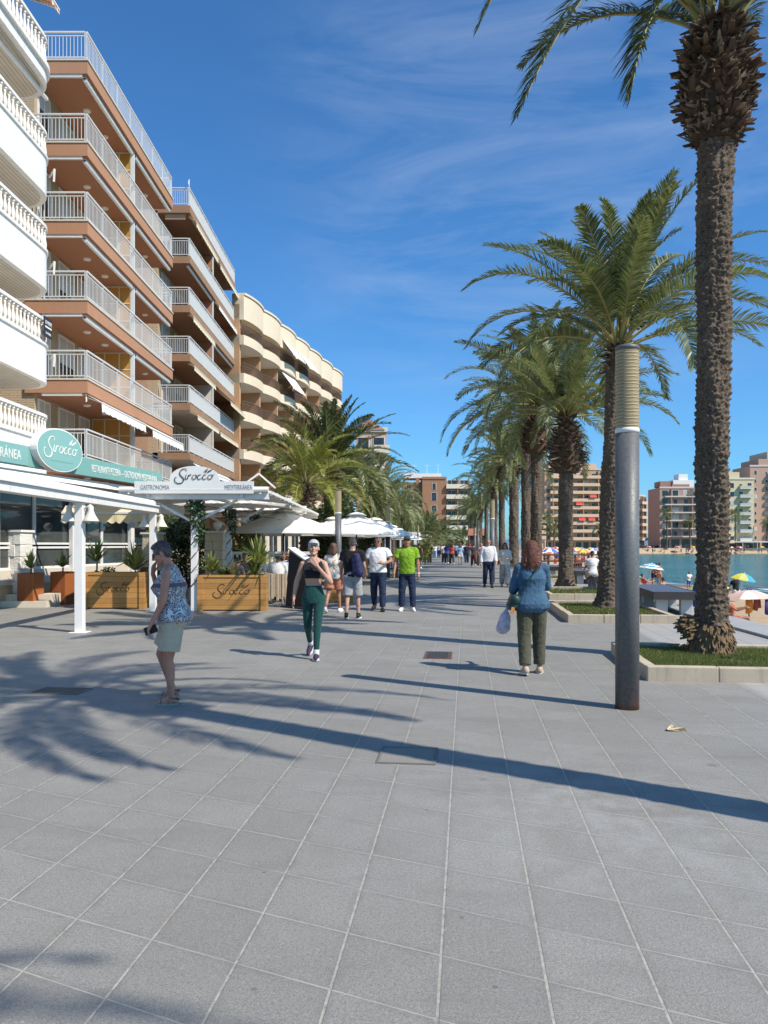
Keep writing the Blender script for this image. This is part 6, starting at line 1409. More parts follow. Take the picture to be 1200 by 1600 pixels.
    if bottom:
        mt = bottom['mat']; o = off + bottom.get('loose', .006); c = Cap(); A = np.array(RG); rr = []
        for z in np.linspace(.80, bottom.get('waist', 1.0), 7):
            q = [np.interp(z, A[:, 2], A[:, j]) for j in (0, 1, 3, 4)]; rr.append((q[0], q[1], z, q[2] + o - .002, q[3] + o - .002))
        c.loft(rr, T=T); ln = bottom.get('len', 2.0); w = bottom.get('wide', 0.)
        for nm, (hip, kn, an, g, s, fd, nd) in LG.items():
            th = (.088*b_ if f else .084*b_) + o; c.ell(hip + V3(0, .05, -.015), (.082*b_ + o, .075*b_ + o, .085 + o)); ks = .054*tk + o + w
            if ln <= 1: c.cap(hip, hip.lerp(kn, .3), th, th*.97); c.cone(hip.lerp(kn, .1), hip.lerp(kn, ln), th, th*(1 - .22*ln) + w)
            else:
                c.cap(hip + V3(0, .005, -.02), kn, th, ks); e_ = kn.lerp(an, ln - 1); ra = .036*tk + o + w*1.4 if not bottom.get('tight') else .034*tk + o; c.cone(kn, e_, ks*.995, ra*.98); c.cap(kn, kn.lerp(e_, .45), ks*.98, (ks + ra)/2*1.03 if bottom.get('tight') else ks*.9); 
                if bottom.get('tight') or w < .02: c.cap(kn.lerp(an, .14) + V3(0, .014, 0), kn.lerp(an, .52) + V3(0, .012, 0), .046*tk + o, .040*tk + o)
        if bottom.get('skirt'): c.loft([(0, 0, .95, .165*b_ + o, .125*b_ + o), (0, 0, .75, .19*b_ + o, .16 + o), (0, -.0, bottom['skirt'], .20*b_ + o, .18 + o)], T=lambda p: Vector(p) + D)
        c.fuse(bottom.get('name', 'trousers'), mt, e, vox, 2, bottom.get('fold', .004), 11)
    if shoe:
        for nm, (hip, kn, an, g, s, fd, nd) in LG.items():
            c = Cap(); hi = shoe.get('high', 0); kx = max(vox*.35, .003); B = an + nd*.078
            st = fd.cross(nd).normalized()
            if shoe.get('kind') == 'sandal':
                for y in (.105, .03, -.03): c.cap(B + fd*y - nd*.028 - st*.047, B + fd*y - nd*.062 , .007, .007, 8); c.cap(B + fd*y - nd*.028 + st*.047, B + fd*y - nd*.062, .007, .007, 8)
                c.cap(B - fd*.075 - nd*.06 - st*.02, B - fd*.075 - nd*.06 + st*.02, .008, .008, 8)
                for q in (1, -1): c.cap(B - fd*.07 - nd*.06 + st*.022*q, B + fd*.01 - nd*.085 + st*.035*q, .007, .007, 8)
            else:
                c.cap(B - fd*.045 - nd*.042, B + fd*.03 - nd*.048, .038 + kx, .040 + kx); c.cap(B + fd*.02 - nd*.042, B + fd*.12 - nd*.032, .041 + kx, .034 + kx, sx=1.0); c.cap(B + fd*.10 - nd*.030, B + fd*.168 - nd*.024, .037 + kx, .024 + kx); c.cap(B - fd*.045 - nd*.05, an - fd*.012 + nd*.005 - nd*hi, .036 + kx, .037 + kx); c.cap(B + fd*.07 - nd*.05, an + fd*.01 + nd*.02, .030 + kx, .034 + kx)
            so = c.fuse('shoe' if shoe.get('kind') != 'sandal' else 'sandal', shoe['mat'], e, min(vox, .009), 2)
            c = MB(); O = [(.030*cos(t) * (1.0 + .38*(sin(t) > 0)) , .052 + .122*sin(t)) for t in [2*pi*i/20 for i in range(20)]]; M = Matrix((st, fd, -nd)).transposed().to_4x4(); M.translation = B; c.M = M; c.prism([(x*1.28, y) for x, y in O], -.004, .026 if shoe.get('kind') != 'sandal' else .018); c.build('sole', shoe.get('sole', S_SOLE), so)
            if sock: c = Cap(); c.cone(an.lerp(kn, .02) + nd*.02, an.lerp(kn, sock[1]), .038*tk + .004, .040*tk + .004); c.fuse('sock', sock[0], e, vox, 1)
    # ---- hair, hats, glasses
    if hair:
        kind, hm = hair[0], hair[1]; c = Cap()
        if kind == 'short': c.ell(h(0, .022, .042), (.080*kh, .092*kh, .084*kh), MH); c.ell(h(0, -.032, .088), (.060, .045, .032), MH); c.ell(h(0, .06, -.01), (.066*kh, .052, .068), MH); [c.ell(h(s*.062, -.005, .035), (.020, .05, .04), MH) for s in (1, -1)]
        if kind == 'crop': c.ell(h(0, .020, .040), (.0775*kh, .0935*kh, .081*kh), MH); c.ell(h(0, .05, -.005), (.066*kh, .055, .06), MH)
        if kind in ('long', 'bob'):
            dz = .235 if kind == 'long' else .17; c.ell(h(0, .022, .044), (.088*kh, .100*kh, .086*kh), MH)
            for s in (1, -1): c.cap(h(s*.06, .02, .0), h(s*.082, .045, -dz*.62), .042, .050); c.cap(h(s*.078, -.02, .0), h(s*.088, .0, -dz*.55), .024, .03)
            for i in range(7): a = -1.1 + i*.366; c.cap(h(.07*sin(a), .055 + .02*cos(a), .0), h(.105*sin(a), .075 + .03*cos(a), -dz*(.78 + .12*sin(i*2.3))), .045, .030 + .012*sin(i*1.7)**2)
        if kind == 'pony': c.ell(h(0, .022, .042), (.079*kh, .092*kh, .083*kh), MH); c.ell(h(0, .06, .0), (.066*kh, .052, .062), MH); c.cap(h(0, .11, .02), h(0, .145, -.15), .03, .018)
        if kind == 'bun': c.ell(h(0, .022, .042), (.079*kh, .092*kh, .083*kh), MH); c.ell(h(0, .06, .0), (.066*kh, .052, .062), MH); c.ell(h(0, .10, .075), (.04, .04, .035), MH)
        if kind in ('long', 'bob') and fine:
            rs = np.random.default_rng(int(abs(X)*100)); st = MB()
            for i in range(420):
                a = rs.uniform(-2.35, 2.35); l0 = rs.uniform(.0, .9); ln = dz * rs.uniform(.55, 1.22) * (1 if abs(a) < 1.7 else .75); w = rs.uniform(.004, .011); ph = rs.uniform(0, 6.28); P = []
                for j in range(9):
                    q = j/8; th = l0 + (pi/2 - l0) * min(1, q*2.2); zz = .048 + .090*kh*cos(th) if q < .45 else .048 - (q - .45)/.55 * (ln + .05); rr = (.093*kh*sin(th) if q < .45 else .097*kh + .022*min(1, (q - .45)*2.4)) + rs.uniform(-.002, .006); b2 = a + .10*sin(q*7 + ph)*q
                    P.append(h(rr*sin(b2)*.93, .028 + rr*cos(b2)*1.02, zz))
                tn = (MH @ V3(cos(a), -sin(a), 0)) * w; V = []
                for j, p_ in enumerate(P): V += [p_ - tn*(1 - .8*j/8), p_ + tn*(1 - .8*j/8)]
                st.add(V, [(2*j, 2*j+1, 2*j+3, 2*j+2) for j in range(8)])
            so_ = st.build('hair_strands', hm, e)
        if kind == 'short' and fine:
            rs = np.random.default_rng(int(abs(Y)*100)); st = MB()
            for i in range(520):
                a = rs.uniform(-pi, pi); t0 = rs.uniform(.05, 1.25); ln = rs.uniform(.35, .75); tm_ = 1.05 if abs(a) > 2.2 else 1.75; V = []; tn = (MH @ V3(cos(a), -sin(a), 0)) * rs.uniform(.002, .006)
                for j in range(5):
                    th = min(tm_, t0 + ln*j/4); lf = 1.0 + .05*(j/4)*rs.uniform(.2, 1.6); a2 = a + .12*j/4*rs.uniform(-1, 1); p_ = h(.082*kh*lf*sin(th)*sin(a2), .022 + .096*kh*lf*sin(th)*cos(a2), .044 + .088*kh*lf*cos(th)); V += [p_ - tn*(1 - .18*j), p_ + tn*(1 - .18*j)]
                st.add(V, [(2*j, 2*j+1, 2*j+3, 2*j+2) for j in range(4)])
            st.build('hair_strands', hm, e)
        ho = c.fuse('hair', hm, e, min(vox, .008), 2, .006 if kind in ('long', 'bob', 'short') else .002, 26)
    for w in (extra or []):
        if w[0] == 'cap':
            c = Cap(); c.ell(h(0, .014, .052), (.083*kh, .098*kh, .084*kh), MH); c.fuse('cap', w[1], e, min(vox, .008), 3); q = MB(); V = []
            for i in range(13):
                a = pi*i/12; V += [h(.072*cos(a), -.055 - .015*sin(a), .062), h(.078*cos(a), -.062 - .085*sin(a), .050 + .012*sin(a))]
            q.add(V + [v - MH @ V3(0, 0, .006) for v in V], [(2*i, 2*i+1, 2*i+3, 2*i+2) for i in range(12)] + [(26+2*i, 26+2*i+2, 26+2*i+3, 26+2*i+1) for i in range(12)] + [(2*i+1, 26+2*i+1, 26+2*i+3, 2*i+3) for i in range(12)]); q.build('peak', w[1], e, True)
        if w[0] == 'hat':
            q = MB(); M = MH.to_4x4(); M.translation = C; q.M = M; q.lathe((0, .012, .045), [(.15, -.01), (.152, -.004), (.098, .01), (.095, .07), (.085, .095), (.04, .10)], 24); ho = q.build('hat', w[1], e, True); q = MB(); q.M = M; q.lathe((0, .012, .045), [(.1005, .012), (.099, .035)], 24); q.build('hat_band', w[2] if len(w) > 2 else M_CHAR, ho)
    if eyewear:
        q = MB(); 
        for s in (1, -1):
            O = [(s*.032 + .024*cos(t), -.002 + .018*sin(t)) for t in [2*pi*i/12 for i in range(12)]]; q.add([h(x, -.098 + abs(x)*.18, z) for x, z in O] + [h(x, -.092 + abs(x)*.18, z) for x, z in O], [tuple(range(11, -1, -1)), tuple(range(12, 24))] + [(i, (i+1) % 12, 12 + (i+1) % 12, 12 + i) for i in range(12)]); q.bar(h(s*.056, -.086, .004), h(s*.079, .01, .008), .004, .005)
        q.bar(h(-.012, -.096, .003), h(.012, -.096, .003), .005); q.build('sunglasses' if eyewear == 'sun' else 'glasses', M_LENSG if eyewear == 'sun' else M_CHAR, e)
    e.scale = (S, S, S)
    J = dict(L=AR['L'], R=AR['R'], T=T, h=h, C=C, MH=MH, D=D, LG=LG, S=S, e=e); return J
def to_world(J, p): return J['e'].matrix_basis @ Vector(p)
def thing_on(J, name, m, mt, label, cat, smooth=False, bevel=0):
    """something carried: its own top-level thing, placed where the carrier holds it"""
    o = m.build(name, mt, None, smooth, bevel); o.matrix_basis = J['e'].matrix_basis.copy(); tag(o, label, cat); return o

# ---- 1 the older walker with the phone
Y = 7.88
J = person('older walker with short hair in sleeveless tropical print top and beige shorts, phone in hand', gx(272, Y), Y, -87, 1.635, 'f', SK3, .0058, lean=6, head=(4, 19), build=1.28,
    legs=dict(L=dict(flex=5, knee=10, abd=2, toe=6, foot=1), R=dict(flex=22, knee=40, abd=1, foot=-4, toe=4)),
    arms=dict(L=dict(flex=9, abd=13, elbow=24, curl=.85, palm=(-.3, .9, -.1), inward=.05), R=dict(to=((-.235, -.20, 1.11), (-.09, -.245, 1.36)), hdir=(.25, .16, .9), palm=(.3, .9, 0), curl=.55)),
    top=dict(mat=C_TROP, hem=.83, sleeve=0, flare=.05, minw=.165, loose=.010, fold=.006, name='top'), bottom=dict(mat=C_BEIGE, len=.80, wide=.008, loose=.010, fold=.006, name='shorts'), shoe=dict(kind='sandal', mat=mat('sandal_straps', (.16, .09, .07), .7), sole=mat('sandal_sole', (.40, .33, .25), .8)), hair=('short', H_GREY), eyewear='clear')
# phone in the lowered hand, bracelet strap
m = MB(); hp = J['L'][2]; dv = (J['L'][2] - J['L'][1]).normalized(); ax = V3(0, -.35, -1).normalized()
q = hp + dv*.105 + V3(-.028, 0, 0); m.M = Matrix.Translation(q) @ Matrix.Rotation(R(20), 4, 'X'); m.box(-.006, .006, -.038, .095, -.042, .042); thing_on(J, 'smartphone', m, S_BLACK, 'black smartphone held low in the hand of the older walker', 'smartphone', bevel=.003)

# ---- 2 young woman in leggings and cap
Y = 10.95
J2 = person('young woman walking in pale cap, black crop top and dark green leggings', gx(490, Y), Y, -4, 1.66, 'f', SK1, .0066, lean=-1, head=(8, -8), build=.93,
    legs=dict(R=dict(flex=-7, knee=34, abd=1, foot=-32, toe=8), L=dict(flex=12, knee=5, abd=-2.5, foot=4, toe=6)),
    arms=dict(R=dict(flex=-8, abd=20, elbow=18, curl=.45), L=dict(to=((.265, -.10, 1.11), (.085, -.20, 1.345)), hdir=(-.65, -.02, .75), palm=(-.2, 1, .1), curl=.25)),
    top=dict(mat=C_BLACK, hem=1.165, neck=1.40, sleeve=0, loose=.002, fold=.001, name='crop_top'), bottom=dict(mat=C_GREEN, len=1.84, tight=True, loose=.0, waist=1.06, fold=.0015, name='leggings'), shoe=dict(mat=S_PURP, sole=S_WHITE), sock=(S_WHITE, .16), hair=('pony', H_BROWN), extra=[('cap', mat('grey_cap', (.42, .42, .42), .9, .08, 20))])
# ---- 3 woman in denim shirt seen from behind
Y = 9.66
J3 = person('red-haired woman seen from behind in blue denim shirt and olive trousers with shoulder bag', gx(831, Y), Y, 178, 1.63, 'f', SK1, .0062, lean=2, head=(-6, 4), build=1.16,
    legs=dict(R=dict(flex=7, knee=6, abd=2, foot=0, toe=6), L=dict(flex=-5, knee=14, abd=2, foot=-8, toe=8)),
    arms=dict(R=dict(flex=30, abd=12, elbow=58, inward=.25, curl=.7), L=dict(flex=12, abd=14, elbow=36, curl=1.0)),
    top=dict(mat=C_DENIM, hem=.80, sleeve=1.25, flare=.10, minw=.168, loose=.014, fold=.005, collar=True, sw=.02, flat=True), bottom=dict(mat=C_OLIVE, len=1.90, wide=.020, loose=.008, fold=.005), shoe=dict(mat=S_TAN, sole=S_SOLE), hair=('long', H_RED))
T3 = J3['T']; M_BAGG = mat('dark_green_leather', (.018, .055, .05), .5, .2, 12, .2)
m = MB(); P = [T3(p) for p in ((-.105, -.05, 1.475), (-.10, .075, 1.45), (-.02, .155, 1.33), (.09, .165, 1.17), (.19, .11, 1.03), (.235, .02, .95))]
for a, b in zip(P, P[1:]): m.bar(a, b, .035, .012)
m.bar(P[0], T3((-.02, -.16, 1.3)), .035, .012)
c = Cap(); c.cap(T3((.225, .09, .96)), T3((.235, -.10, .94)), .075, .07); c.cap(T3((.245, .06, .89)), T3((.25, -.09, .88)), .08, .075)
st = m.build('bag_strap', M_BAGG, None); hb = c.fuse('shoulder_bag', M_BAGG, None, .008, 3, .004); st.parent = hb; st.name = 'strap'; hb.matrix_basis = J3['e'].matrix_basis.copy(); tag(hb, 'dark green shoulder bag hanging at the hip of the denim shirt', 'bag')
m = MB(); p0 = T3((.24, .12, .90))
for i in range(5): m.tube([p0 + V3(.006*i, 0, 0), p0 + V3(.01 + .012*i, .015, -.05 - .015*i), p0 + V3(.008*i, .02, -.11)], .007, 5)
o = m.build('charm', mat('orange_charm', (.55, .26, .1), .7, .3, 30), hb)
c = Cap(); hp = J3['L'][2] + (J3['L'][2] - J3['L'][1]).normalized()*.09; c.cap(hp + V3(.02, 0, -.03), hp + V3(.05, .02, -.17), .016, .06); c.cap(hp + V3(.05, .02, -.17), hp + V3(.075, .03, -.29), .075, .088); c.ell(hp + V3(.085, .03, -.33), (.09, .07, .065))
t = NT('thin_plastic_bag'); v = t.co(); n = t.noise(v, 9, 4, .6); t.col(t.mix(t.rng(n, .4, .6), (.76, .73, .80), (.52, .45, .60))); t.set(Roughness=.25, Alpha=.8, Specular_IOR_Level=.5); t.bump(t.noise(v, 22, 4, .6, 1), .9, .02)
pb = c.fuse('plastic_bag', t.m, None, .008, 2, .012, 18); pb.matrix_basis = J3['e'].matrix_basis.copy(); tag(pb, 'translucent lilac plastic bag carried by the red-haired woman', 'plastic bag')

# ---- mid-distance walkers
V_ = .0105
walkA = dict(R=dict(flex=16, knee=6, abd=2, foot=6, toe=8), L=dict(flex=-12, knee=22, abd=2, foot=-16, toe=8)); walkB = dict(L=walkA['R'], R=walkA['L'])
stand = dict(L=dict(flex=3, knee=4, abd=3), R=dict(flex=0, knee=4, abd=3))
Y = 16.9; J4 = person('bald man walking away in black t-shirt and grey shorts with a navy rucksack', gx(551, Y), Y, 176, 1.74, 'm', SK1, V_, head=(0, 6), build=1.1, legs=dict(R=dict(flex=5, knee=4, abd=3, toe=8), L=dict(flex=-6, knee=10, abd=3, foot=-6, toe=8)), arms=dict(L=dict(flex=5, abd=12, elbow=30, curl=.7), R=dict(flex=14, abd=10, elbow=40, curl=.8)), top=dict(mat=C_BLACK, hem=.88, sleeve=.55, loose=.012, fold=.006, sw=.014), bottom=dict(mat=C_GREYS, len=1.02 - .04, wide=.022, loose=.012, name='shorts', fold=.006), shoe=dict(mat=S_BLACK, sole=S_WHITE), sock=(S_BLACK, .1), hair=('crop', H_STUB))
c = Cap(); T4 = J4['T']; c.cap(T4((-.10, .16, 1.33)), T4((-.16, .17, .98)), .075, .105); c.cap(T4((-.06, .15, 1.28)), T4((-.10, .16, 1.0)), .07, .09); bp_ = c.fuse('rucksack', cloth_mat('navy_nylon', (.018, .022, .075), .25, 10, .6), None, .011, 2, .006); m = MB(); m.bar(T4((-.08, .14, 1.42)), T4((-.12, -.12, 1.38)), .04, .015); m.bar(T4((-.12, -.12, 1.38)), T4((-.19, .02, 1.1)), .03, .012); m.build('strap', S_BLACK, bp_); bp_.matrix_basis = J4['e'].matrix_basis.copy(); tag(bp_, 'navy rucksack slung over one shoulder of the bald man', 'rucksack')
Y = 18.3; person('woman walking away in floral blouse and brick red shorts', gx(521, Y), Y, 168, 1.64, 'f', SK2, V_, head=(-20, 2), build=1.15, legs=walkA, arms=dict(R=dict(flex=-8, abd=14, elbow=14), L=dict(flex=16, abd=10, elbow=30)), top=dict(mat=C_FLOR, hem=.84, sleeve=.6, flare=.1, minw=.175, loose=.014, sw=.03, name='blouse'), bottom=dict(mat=C_BRICK, len=.72, wide=.025, loose=.012, name='shorts'), shoe=dict(mat=S_WHITE), hair=('bob', H_BROWN))
Y = 18.8; person('man in white polo shirt and dark jeans walking towards the viewer in sunglasses', gx(591, Y), Y, -6, 1.80, 'm', SK2, V_, head=(-10, 2), build=1.1, legs=dict(L=dict(flex=13, knee=5, abd=3, foot=4, toe=8), R=dict(flex=-9, knee=24, abd=3, foot=-14, toe=10)), arms=dict(R=dict(flex=-6, abd=16, elbow=22), L=dict(to=((.30, -.02, 1.16), (.16, -.235, 1.10)), hdir=(-.6, -.3, .1), palm=(-.1, .9, -.2), curl=.7)), top=dict(mat=C_WHITE, hem=.89, sleeve=.62, loose=.012, fold=.006, sw=.016, collar=True, name='polo_shirt'), bottom=dict(mat=C_NAVY, len=1.93, wide=.012, loose=.006, fold=.007, name='jeans'), shoe=dict(mat=S_BLACK, sole=S_BLACK), hair=('crop', H_STUB), eyewear='sun')
Y = 18.8; J7 = person('man in lime green patterned t-shirt, dark cap and jeans', gx(636, Y), Y, -4, 1.80, 'm', SK2, V_, head=(4, 3), legs=dict(L=dict(flex=2, knee=3, abd=5, toe=10), R=dict(flex=1, knee=3, abd=4, toe=12)), arms=dict(R=dict(flex=2, abd=15, elbow=26), L=dict(flex=-4, abd=11, elbow=14)), top=dict(mat=C_LIME, hem=.85, sleeve=.62, loose=.014, fold=.007, sw=.018), bottom=dict(mat=C_NAVY, len=1.92, wide=.012, loose=.006, fold=.006, name='jeans'), shoe=dict(mat=S_WHITE), hair=('crop', H_DARK), extra=[('cap', C_CHARC)])
m = MB(); wv = J7['L'][2]; m.lathe(wv - V3(0, 0, .012), [(.034, 0), (.034, .025)], 12); m.build('watch', M_WHITEM, J7['e']) 
m = MB(); T7 = J7['T']; p = T7((-.26, -.02, .96)); m.box(p.x - .07, p.x + .06, p.y - .05, p.y + .05, p.z - .2, p.z + .05); o = thing_on(J7, 'messenger_bag', m, S_BLACK, 'black bag hanging beside the man in the lime shirt', 'bag', bevel=.015); m = MB(); m.bar(p + V3(-.03, 0, .05), T7((-.10, -.03, 1.46)), .025, .01); m.build('strap', S_BLACK, o)
Y = 29; person('balding man in pale long-sleeved shirt and navy trousers approaching along the palm row', gx(763, Y), Y, -3, 1.80, 'm', SK1, .013, build=1.08, legs=dict(L=dict(flex=8, knee=4, abd=3), R=dict(flex=-4, knee=14, abd=3, foot=-8)), arms=dict(R=dict(flex=2, abd=11, elbow=14), L=dict(flex=8, abd=11, elbow=22)), top=dict(mat=C_PALE, hem=.92, sleeve=1.92, loose=.014, fold=.007, collar=True), bottom=dict(mat=C_NAVY, len=1.93, wide=.012), shoe=dict(mat=S_BLACK, sole=S_BLACK), hair=('crop', H_STUB), eyewear='sun')
Y = 29.4; person('woman in cream blouse and black and white patterned trousers beside the balding man', gx(789, Y), Y, -8, 1.68, 'f', SK1, .013, build=1.06, legs=walkB, arms=dict(R=dict(flex=5, abd=12, elbow=50, inward=.3), L=dict(flex=10, abd=10, elbow=80, inward=.5)), top=dict(mat=C_CREAM, hem=.86, sleeve=1.4, flare=.08, minw=.165, loose=.014, name='blouse'), bottom=dict(mat=C_ZIG, len=1.93, wide=.035, loose=.012), shoe=dict(mat=S_TAN), hair=('bob', H_RED), eyewear='sun')
Y = 52; person('woman walking away in sleeveless black dress with pale bag', gx(655, Y), Y, 174, 1.70, 'f', SK2, .02, legs=walkA, arms=dict(R=dict(flex=6, abd=12, elbow=20), L=dict(flex=6, abd=12, elbow=20)), top=dict(mat=C_BLACK, hem=.9, sleeve=0, loose=.01, name='dress_bodice'), bottom=dict(mat=C_BLACK, len=.4, skirt=.58, loose=.012, name='dress_skirt'), shoe=dict(mat=S_WHITE), hair=('bun', H_DARK))
# ---- far strollers
def far(label, px, Y, face, tm, bm, hr, sex='m', blen=1.92, legs=None, H=1.7, sl=.6, grp='strollers far along the promenade'):
    return person(label, gx(px, Y), Y, face, H, sex, SK2 if (px % 2) else SK1, .024, legs=legs or (walkA if px % 2 else walkB), arms=dict(R=dict(flex=10, abd=11, elbow=20), L=dict(flex=-8, abd=11, elbow=16)), top=dict(mat=tm, hem=.88, sleeve=sl, loose=.012), bottom=dict(mat=bm, len=blen, wide=.02), shoe=dict(mat=S_BLACK if px % 2 else S_WHITE), hair=(('crop' if sex == 'm' else 'long'), hr), group=grp)
for a in [('stroller in white shirt with blue bag close to the pavilion side', 694, 66, 180, C_WHITE, C_CHARC, H_DARK, 'm'), ('stroller in blue top beside the white-shirted one', 698, 64, 178, C_BLUE, C_CHARC, H_BROWN, 'f'), ('woman in red top and dark patterned skirt in the middle of the far walk', 706, 62, 183, C_RED, C_CHARC, H_BROWN, 'f'), ('woman in pale blue top with bare legs in the middle of the far walk', 719, 60, 180, C_SKY, C_WHITE, H_BROWN, 'f', .5),
          ('stroller in navy top ahead of the dark-suited man', 729, 66, 176, C_NAVY, C_NAVY, H_DARK, 'm'), ('man in charcoal jacket and dark red trousers near the far lamps', 740, 57, 180, C_CHARC, cloth_mat('dark_red_cloth', (.16, .03, .03)), H_DARK, 'm'), ('pale pink stroller beside the far column lamp', 752, 60, 5, C_PINK, C_BEIGE, H_BLOND, 'f'), ('stroller in black at the yellow bush', 671, 66, 178, C_BLACK, C_BLACK, H_DARK, 'm'),
          ('stroller in white by the far pavilions', 680, 92, 182, C_WHITE, C_SKY, H_BROWN, 'f'), ('stroller in grey near the far pavilions', 685, 98, 176, C_GREYS, C_NAVY, H_DARK, 'm'), ('small far figure in sky blue before the kiosk', 713, 96, 180, C_SKY, C_NAVY, H_DARK, 'm'), ('small far figure in white before the kiosk', 724, 102, 3, C_WHITE, C_CHARC, H_DARK, 'm'), ('small far figure in red before the kiosk', 734, 90, 4, C_RED, C_GREYS, H_BROWN, 'f'), ('small far figure in black at the end of the walk', 701, 108, 180, C_BLACK, C_NAVY, H_DARK, 'm'), ('small far figure in beige at the end of the walk', 708, 118, 180, C_BEIGE, C_BEIGE, H_GREY, 'm')]: far(*a)

# ---- diners
def diner(label, px, Y, face, tm, bm, hr, sex='m', extra=None, lean=6, H=1.7, head=(0, 0), sl=1.9):
    j = person(label, gx(px, Y), Y, face, H, sex, SK2, .013, lean=lean, head=head, seat=.47, legs=dict(L=dict(flex=84, knee=86, abd=6), R=dict(flex=82, knee=80, abd=6)), arms=dict(L=dict(flex=35, abd=12, elbow=55, inward=.2), R=dict(flex=30, abd=12, elbow=60, inward=.2)), top=dict(mat=tm, hem=.86, sleeve=sl, loose=.014), bottom=dict(mat=bm, len=1.9, wide=.014), shoe=dict(mat=S_BLACK), hair=hr, extra=extra, group='diners on the terrace')
    f = R(face); copy_tree(c0, (gx(px, Y) - sin(f)*.02, Y + .03*cos(f), 0), f, None, 'cafe chair carrying the ' + label.split(' in ')[0].split(' with ')[0] + ' ' + label.split(' ', 1)[1].split(' ')[-1]); return j
diner('diner in white shirt and pale sun hat seen from behind', 433, 21.2, 172, C_WHITE, C_BEIGE, ('crop', H_GREY), 'm', [('hat', C_CREAM)])
diner('diner in light blue shirt and straw hat at the table edge', 452, 22.6, 20, cloth_mat('light_blue_cloth', (.32, .44, .66)), C_NAVY, ('crop', H_GREY), 'm', [('hat', mat('straw_hat', (.5, .36, .2), .9, .2, 60))])
diner('diner with dark hair in black shirt beside the tall yucca', 381, 22.4, 35, C_BLACK, C_NAVY, ('short', H_DARK)); diner('diner with dark hair bent low behind the straw grass', 366, 21.9, 150, C_CHARC, C_NAVY, ('crop', H_DARK), 'm', None, 14, 1.55); diner('diner with brown hair in cream blouse between the hats', 443, 24, 10, C_CREAM, C_BEIGE, ('bob', H_BROWN), 'f')
m = MB(); 
for i in range(7): m.box(-.26 + i*.075, -.26 + i*.075 + .07, -.02 - .012*(i % 2), .012, .10 + .05*(i % 3), .84)
o = m.build('draped_jacket', C_BEIGE, None, bevel=.01); o.location = (gx(434, 20.85), 20.83, 0); o.rotation_euler = (0, 0, R(-8)); tag(o, 'beige jacket draped over the chair of the diner in the pale hat', 'jacket')

# ================================================================ beach
def sand_z(x, y):
    s = float(sd_sea(np.array([x]), np.array([y]))[0]); return SEAZ + min(s, 12)*.036 if s > 0 else SEAZ + max(s*.06, -3)
def bumb(px, py_top, Y, w, cols, lb, tilt=(0, 0), zb=None, stripes=8, pole=True, h=.28):
    x = gx(px, Y); g = sand_z(x, Y); zt = gz(py_top, Y) - g; e = empty('beach_umbrella', (x, Y, g), 0, lb, 'beach umbrella', 'beach umbrellas'); e.rotation_euler = (R(tilt[0]), R(tilt[1]), 0)
    m = MB(); n = 32; NR = 6; V = []
    for i in range(NR + 1):
        q = i/NR
        for k in range(n): a = 2*pi*k/n; f = (k % 4)/4; V.append((w*q*(1 - .05*sin(pi*f))*cos(a), w*q*(1 - .05*sin(pi*f))*sin(a), zt - h*w*(q**1.8)*1.6 - .02*sin(pi*f)*q))
    for i in range(NR):
        for k in range(n):
            m.cm = ((k // 4) % len(cols)) if stripes else ((i) % len(cols)); j = len(m.v)
            m.add([V[i*n+k], V[i*n+(k+1) % n], V[(i+1)*n+(k+1) % n], V[(i+1)*n+k]], [(0, 1, 2, 3)])
    m.build('canopy', cols, e)
    m = MB(); m.tube([(0, 0, -.2), (0, 0, zt + .06)], .022, 6); m.build('pole', M_WHITEM if pole else S_BLACK, e); return e
def cl(name, c): return mat(name, c, .8, .06, 2, .1, 60)
K_PINK, K_WHT, K_CYAN, K_YEL, K_LIME, K_BLUE = cl('umbrella_pink', (.72, .48, .42)), cl('umbrella_white', (.76, .72, .68)), cl('umbrella_cyan', (.03, .33, .58)), cl('umbrella_yellow', (.72, .62, .06)), cl('umbrella_lime', (.55, .55, .16)), cl('umbrella_blue', (.06, .16, .5)); K_RED = cl('umbrella_red', (.6, .08, .07)); K_ORG = cl('umbrella_orange', (.7, .3, .06))
bumb(1171, 922, 26, .75, [K_PINK, K_WHT], 'faded pink and white beach umbrella with towels hung from it', (0, -3), h=.2, pole=False); bumb(1153, 895, 38, .62, [K_CYAN, K_YEL, K_LIME], 'turquoise and yellow beach umbrella beyond the tall palm', (6, 10), h=.3)
bumb(1108, 907, 34, .92, [K_LIME, K_LIME, cl('umbrella_olive', (.48, .50, .14))], 'lime beach umbrella half behind the tall palm trunk', (0, -5), h=.25); bumb(1013, 880, 48, .8, [K_CYAN, K_WHT], 'blue and white striped beach umbrella beyond the column lamp', (0, 8), h=.25, stripes=0)
x = gx(1171, 26)
for dx, w_, z1, z2, c, lb in [(-.12, .26, .86, .42, K_ORG, 'orange towel hanging from the pink umbrella'), (.14, .20, .85, .52, cl('striped_towel', (.33, .1, .08)), 'dark red striped towel hanging behind the umbrella pole'), (.56, .34, .86, .38, cl('navy_towel', (.04, .03, .17)), 'navy towel hanging from the rim of the pink umbrella')]:
    g = sand_z(x, 26); m = MB(); V = []
    for i in range(13):
        q = i/12; yy = .035*sin(q*9 + dx*7); V += [(dx + (q - .5)*w_, -.25 + yy, z1), (dx + (q - .5)*w_*1.15, -.26 + yy*1.5, z2 - .05*sin(q*5))]
    m.add(V, [(2*i, 2*i+1, 2*i+3, 2*i+2) for i in range(12)]); o = m.build('hanging_towel', c, None, True); so_ = o.modifiers.new('t', 'SOLIDIFY'); so_.thickness = .012; o.location = (x, 26, g); tag(o, lb, 'towel')
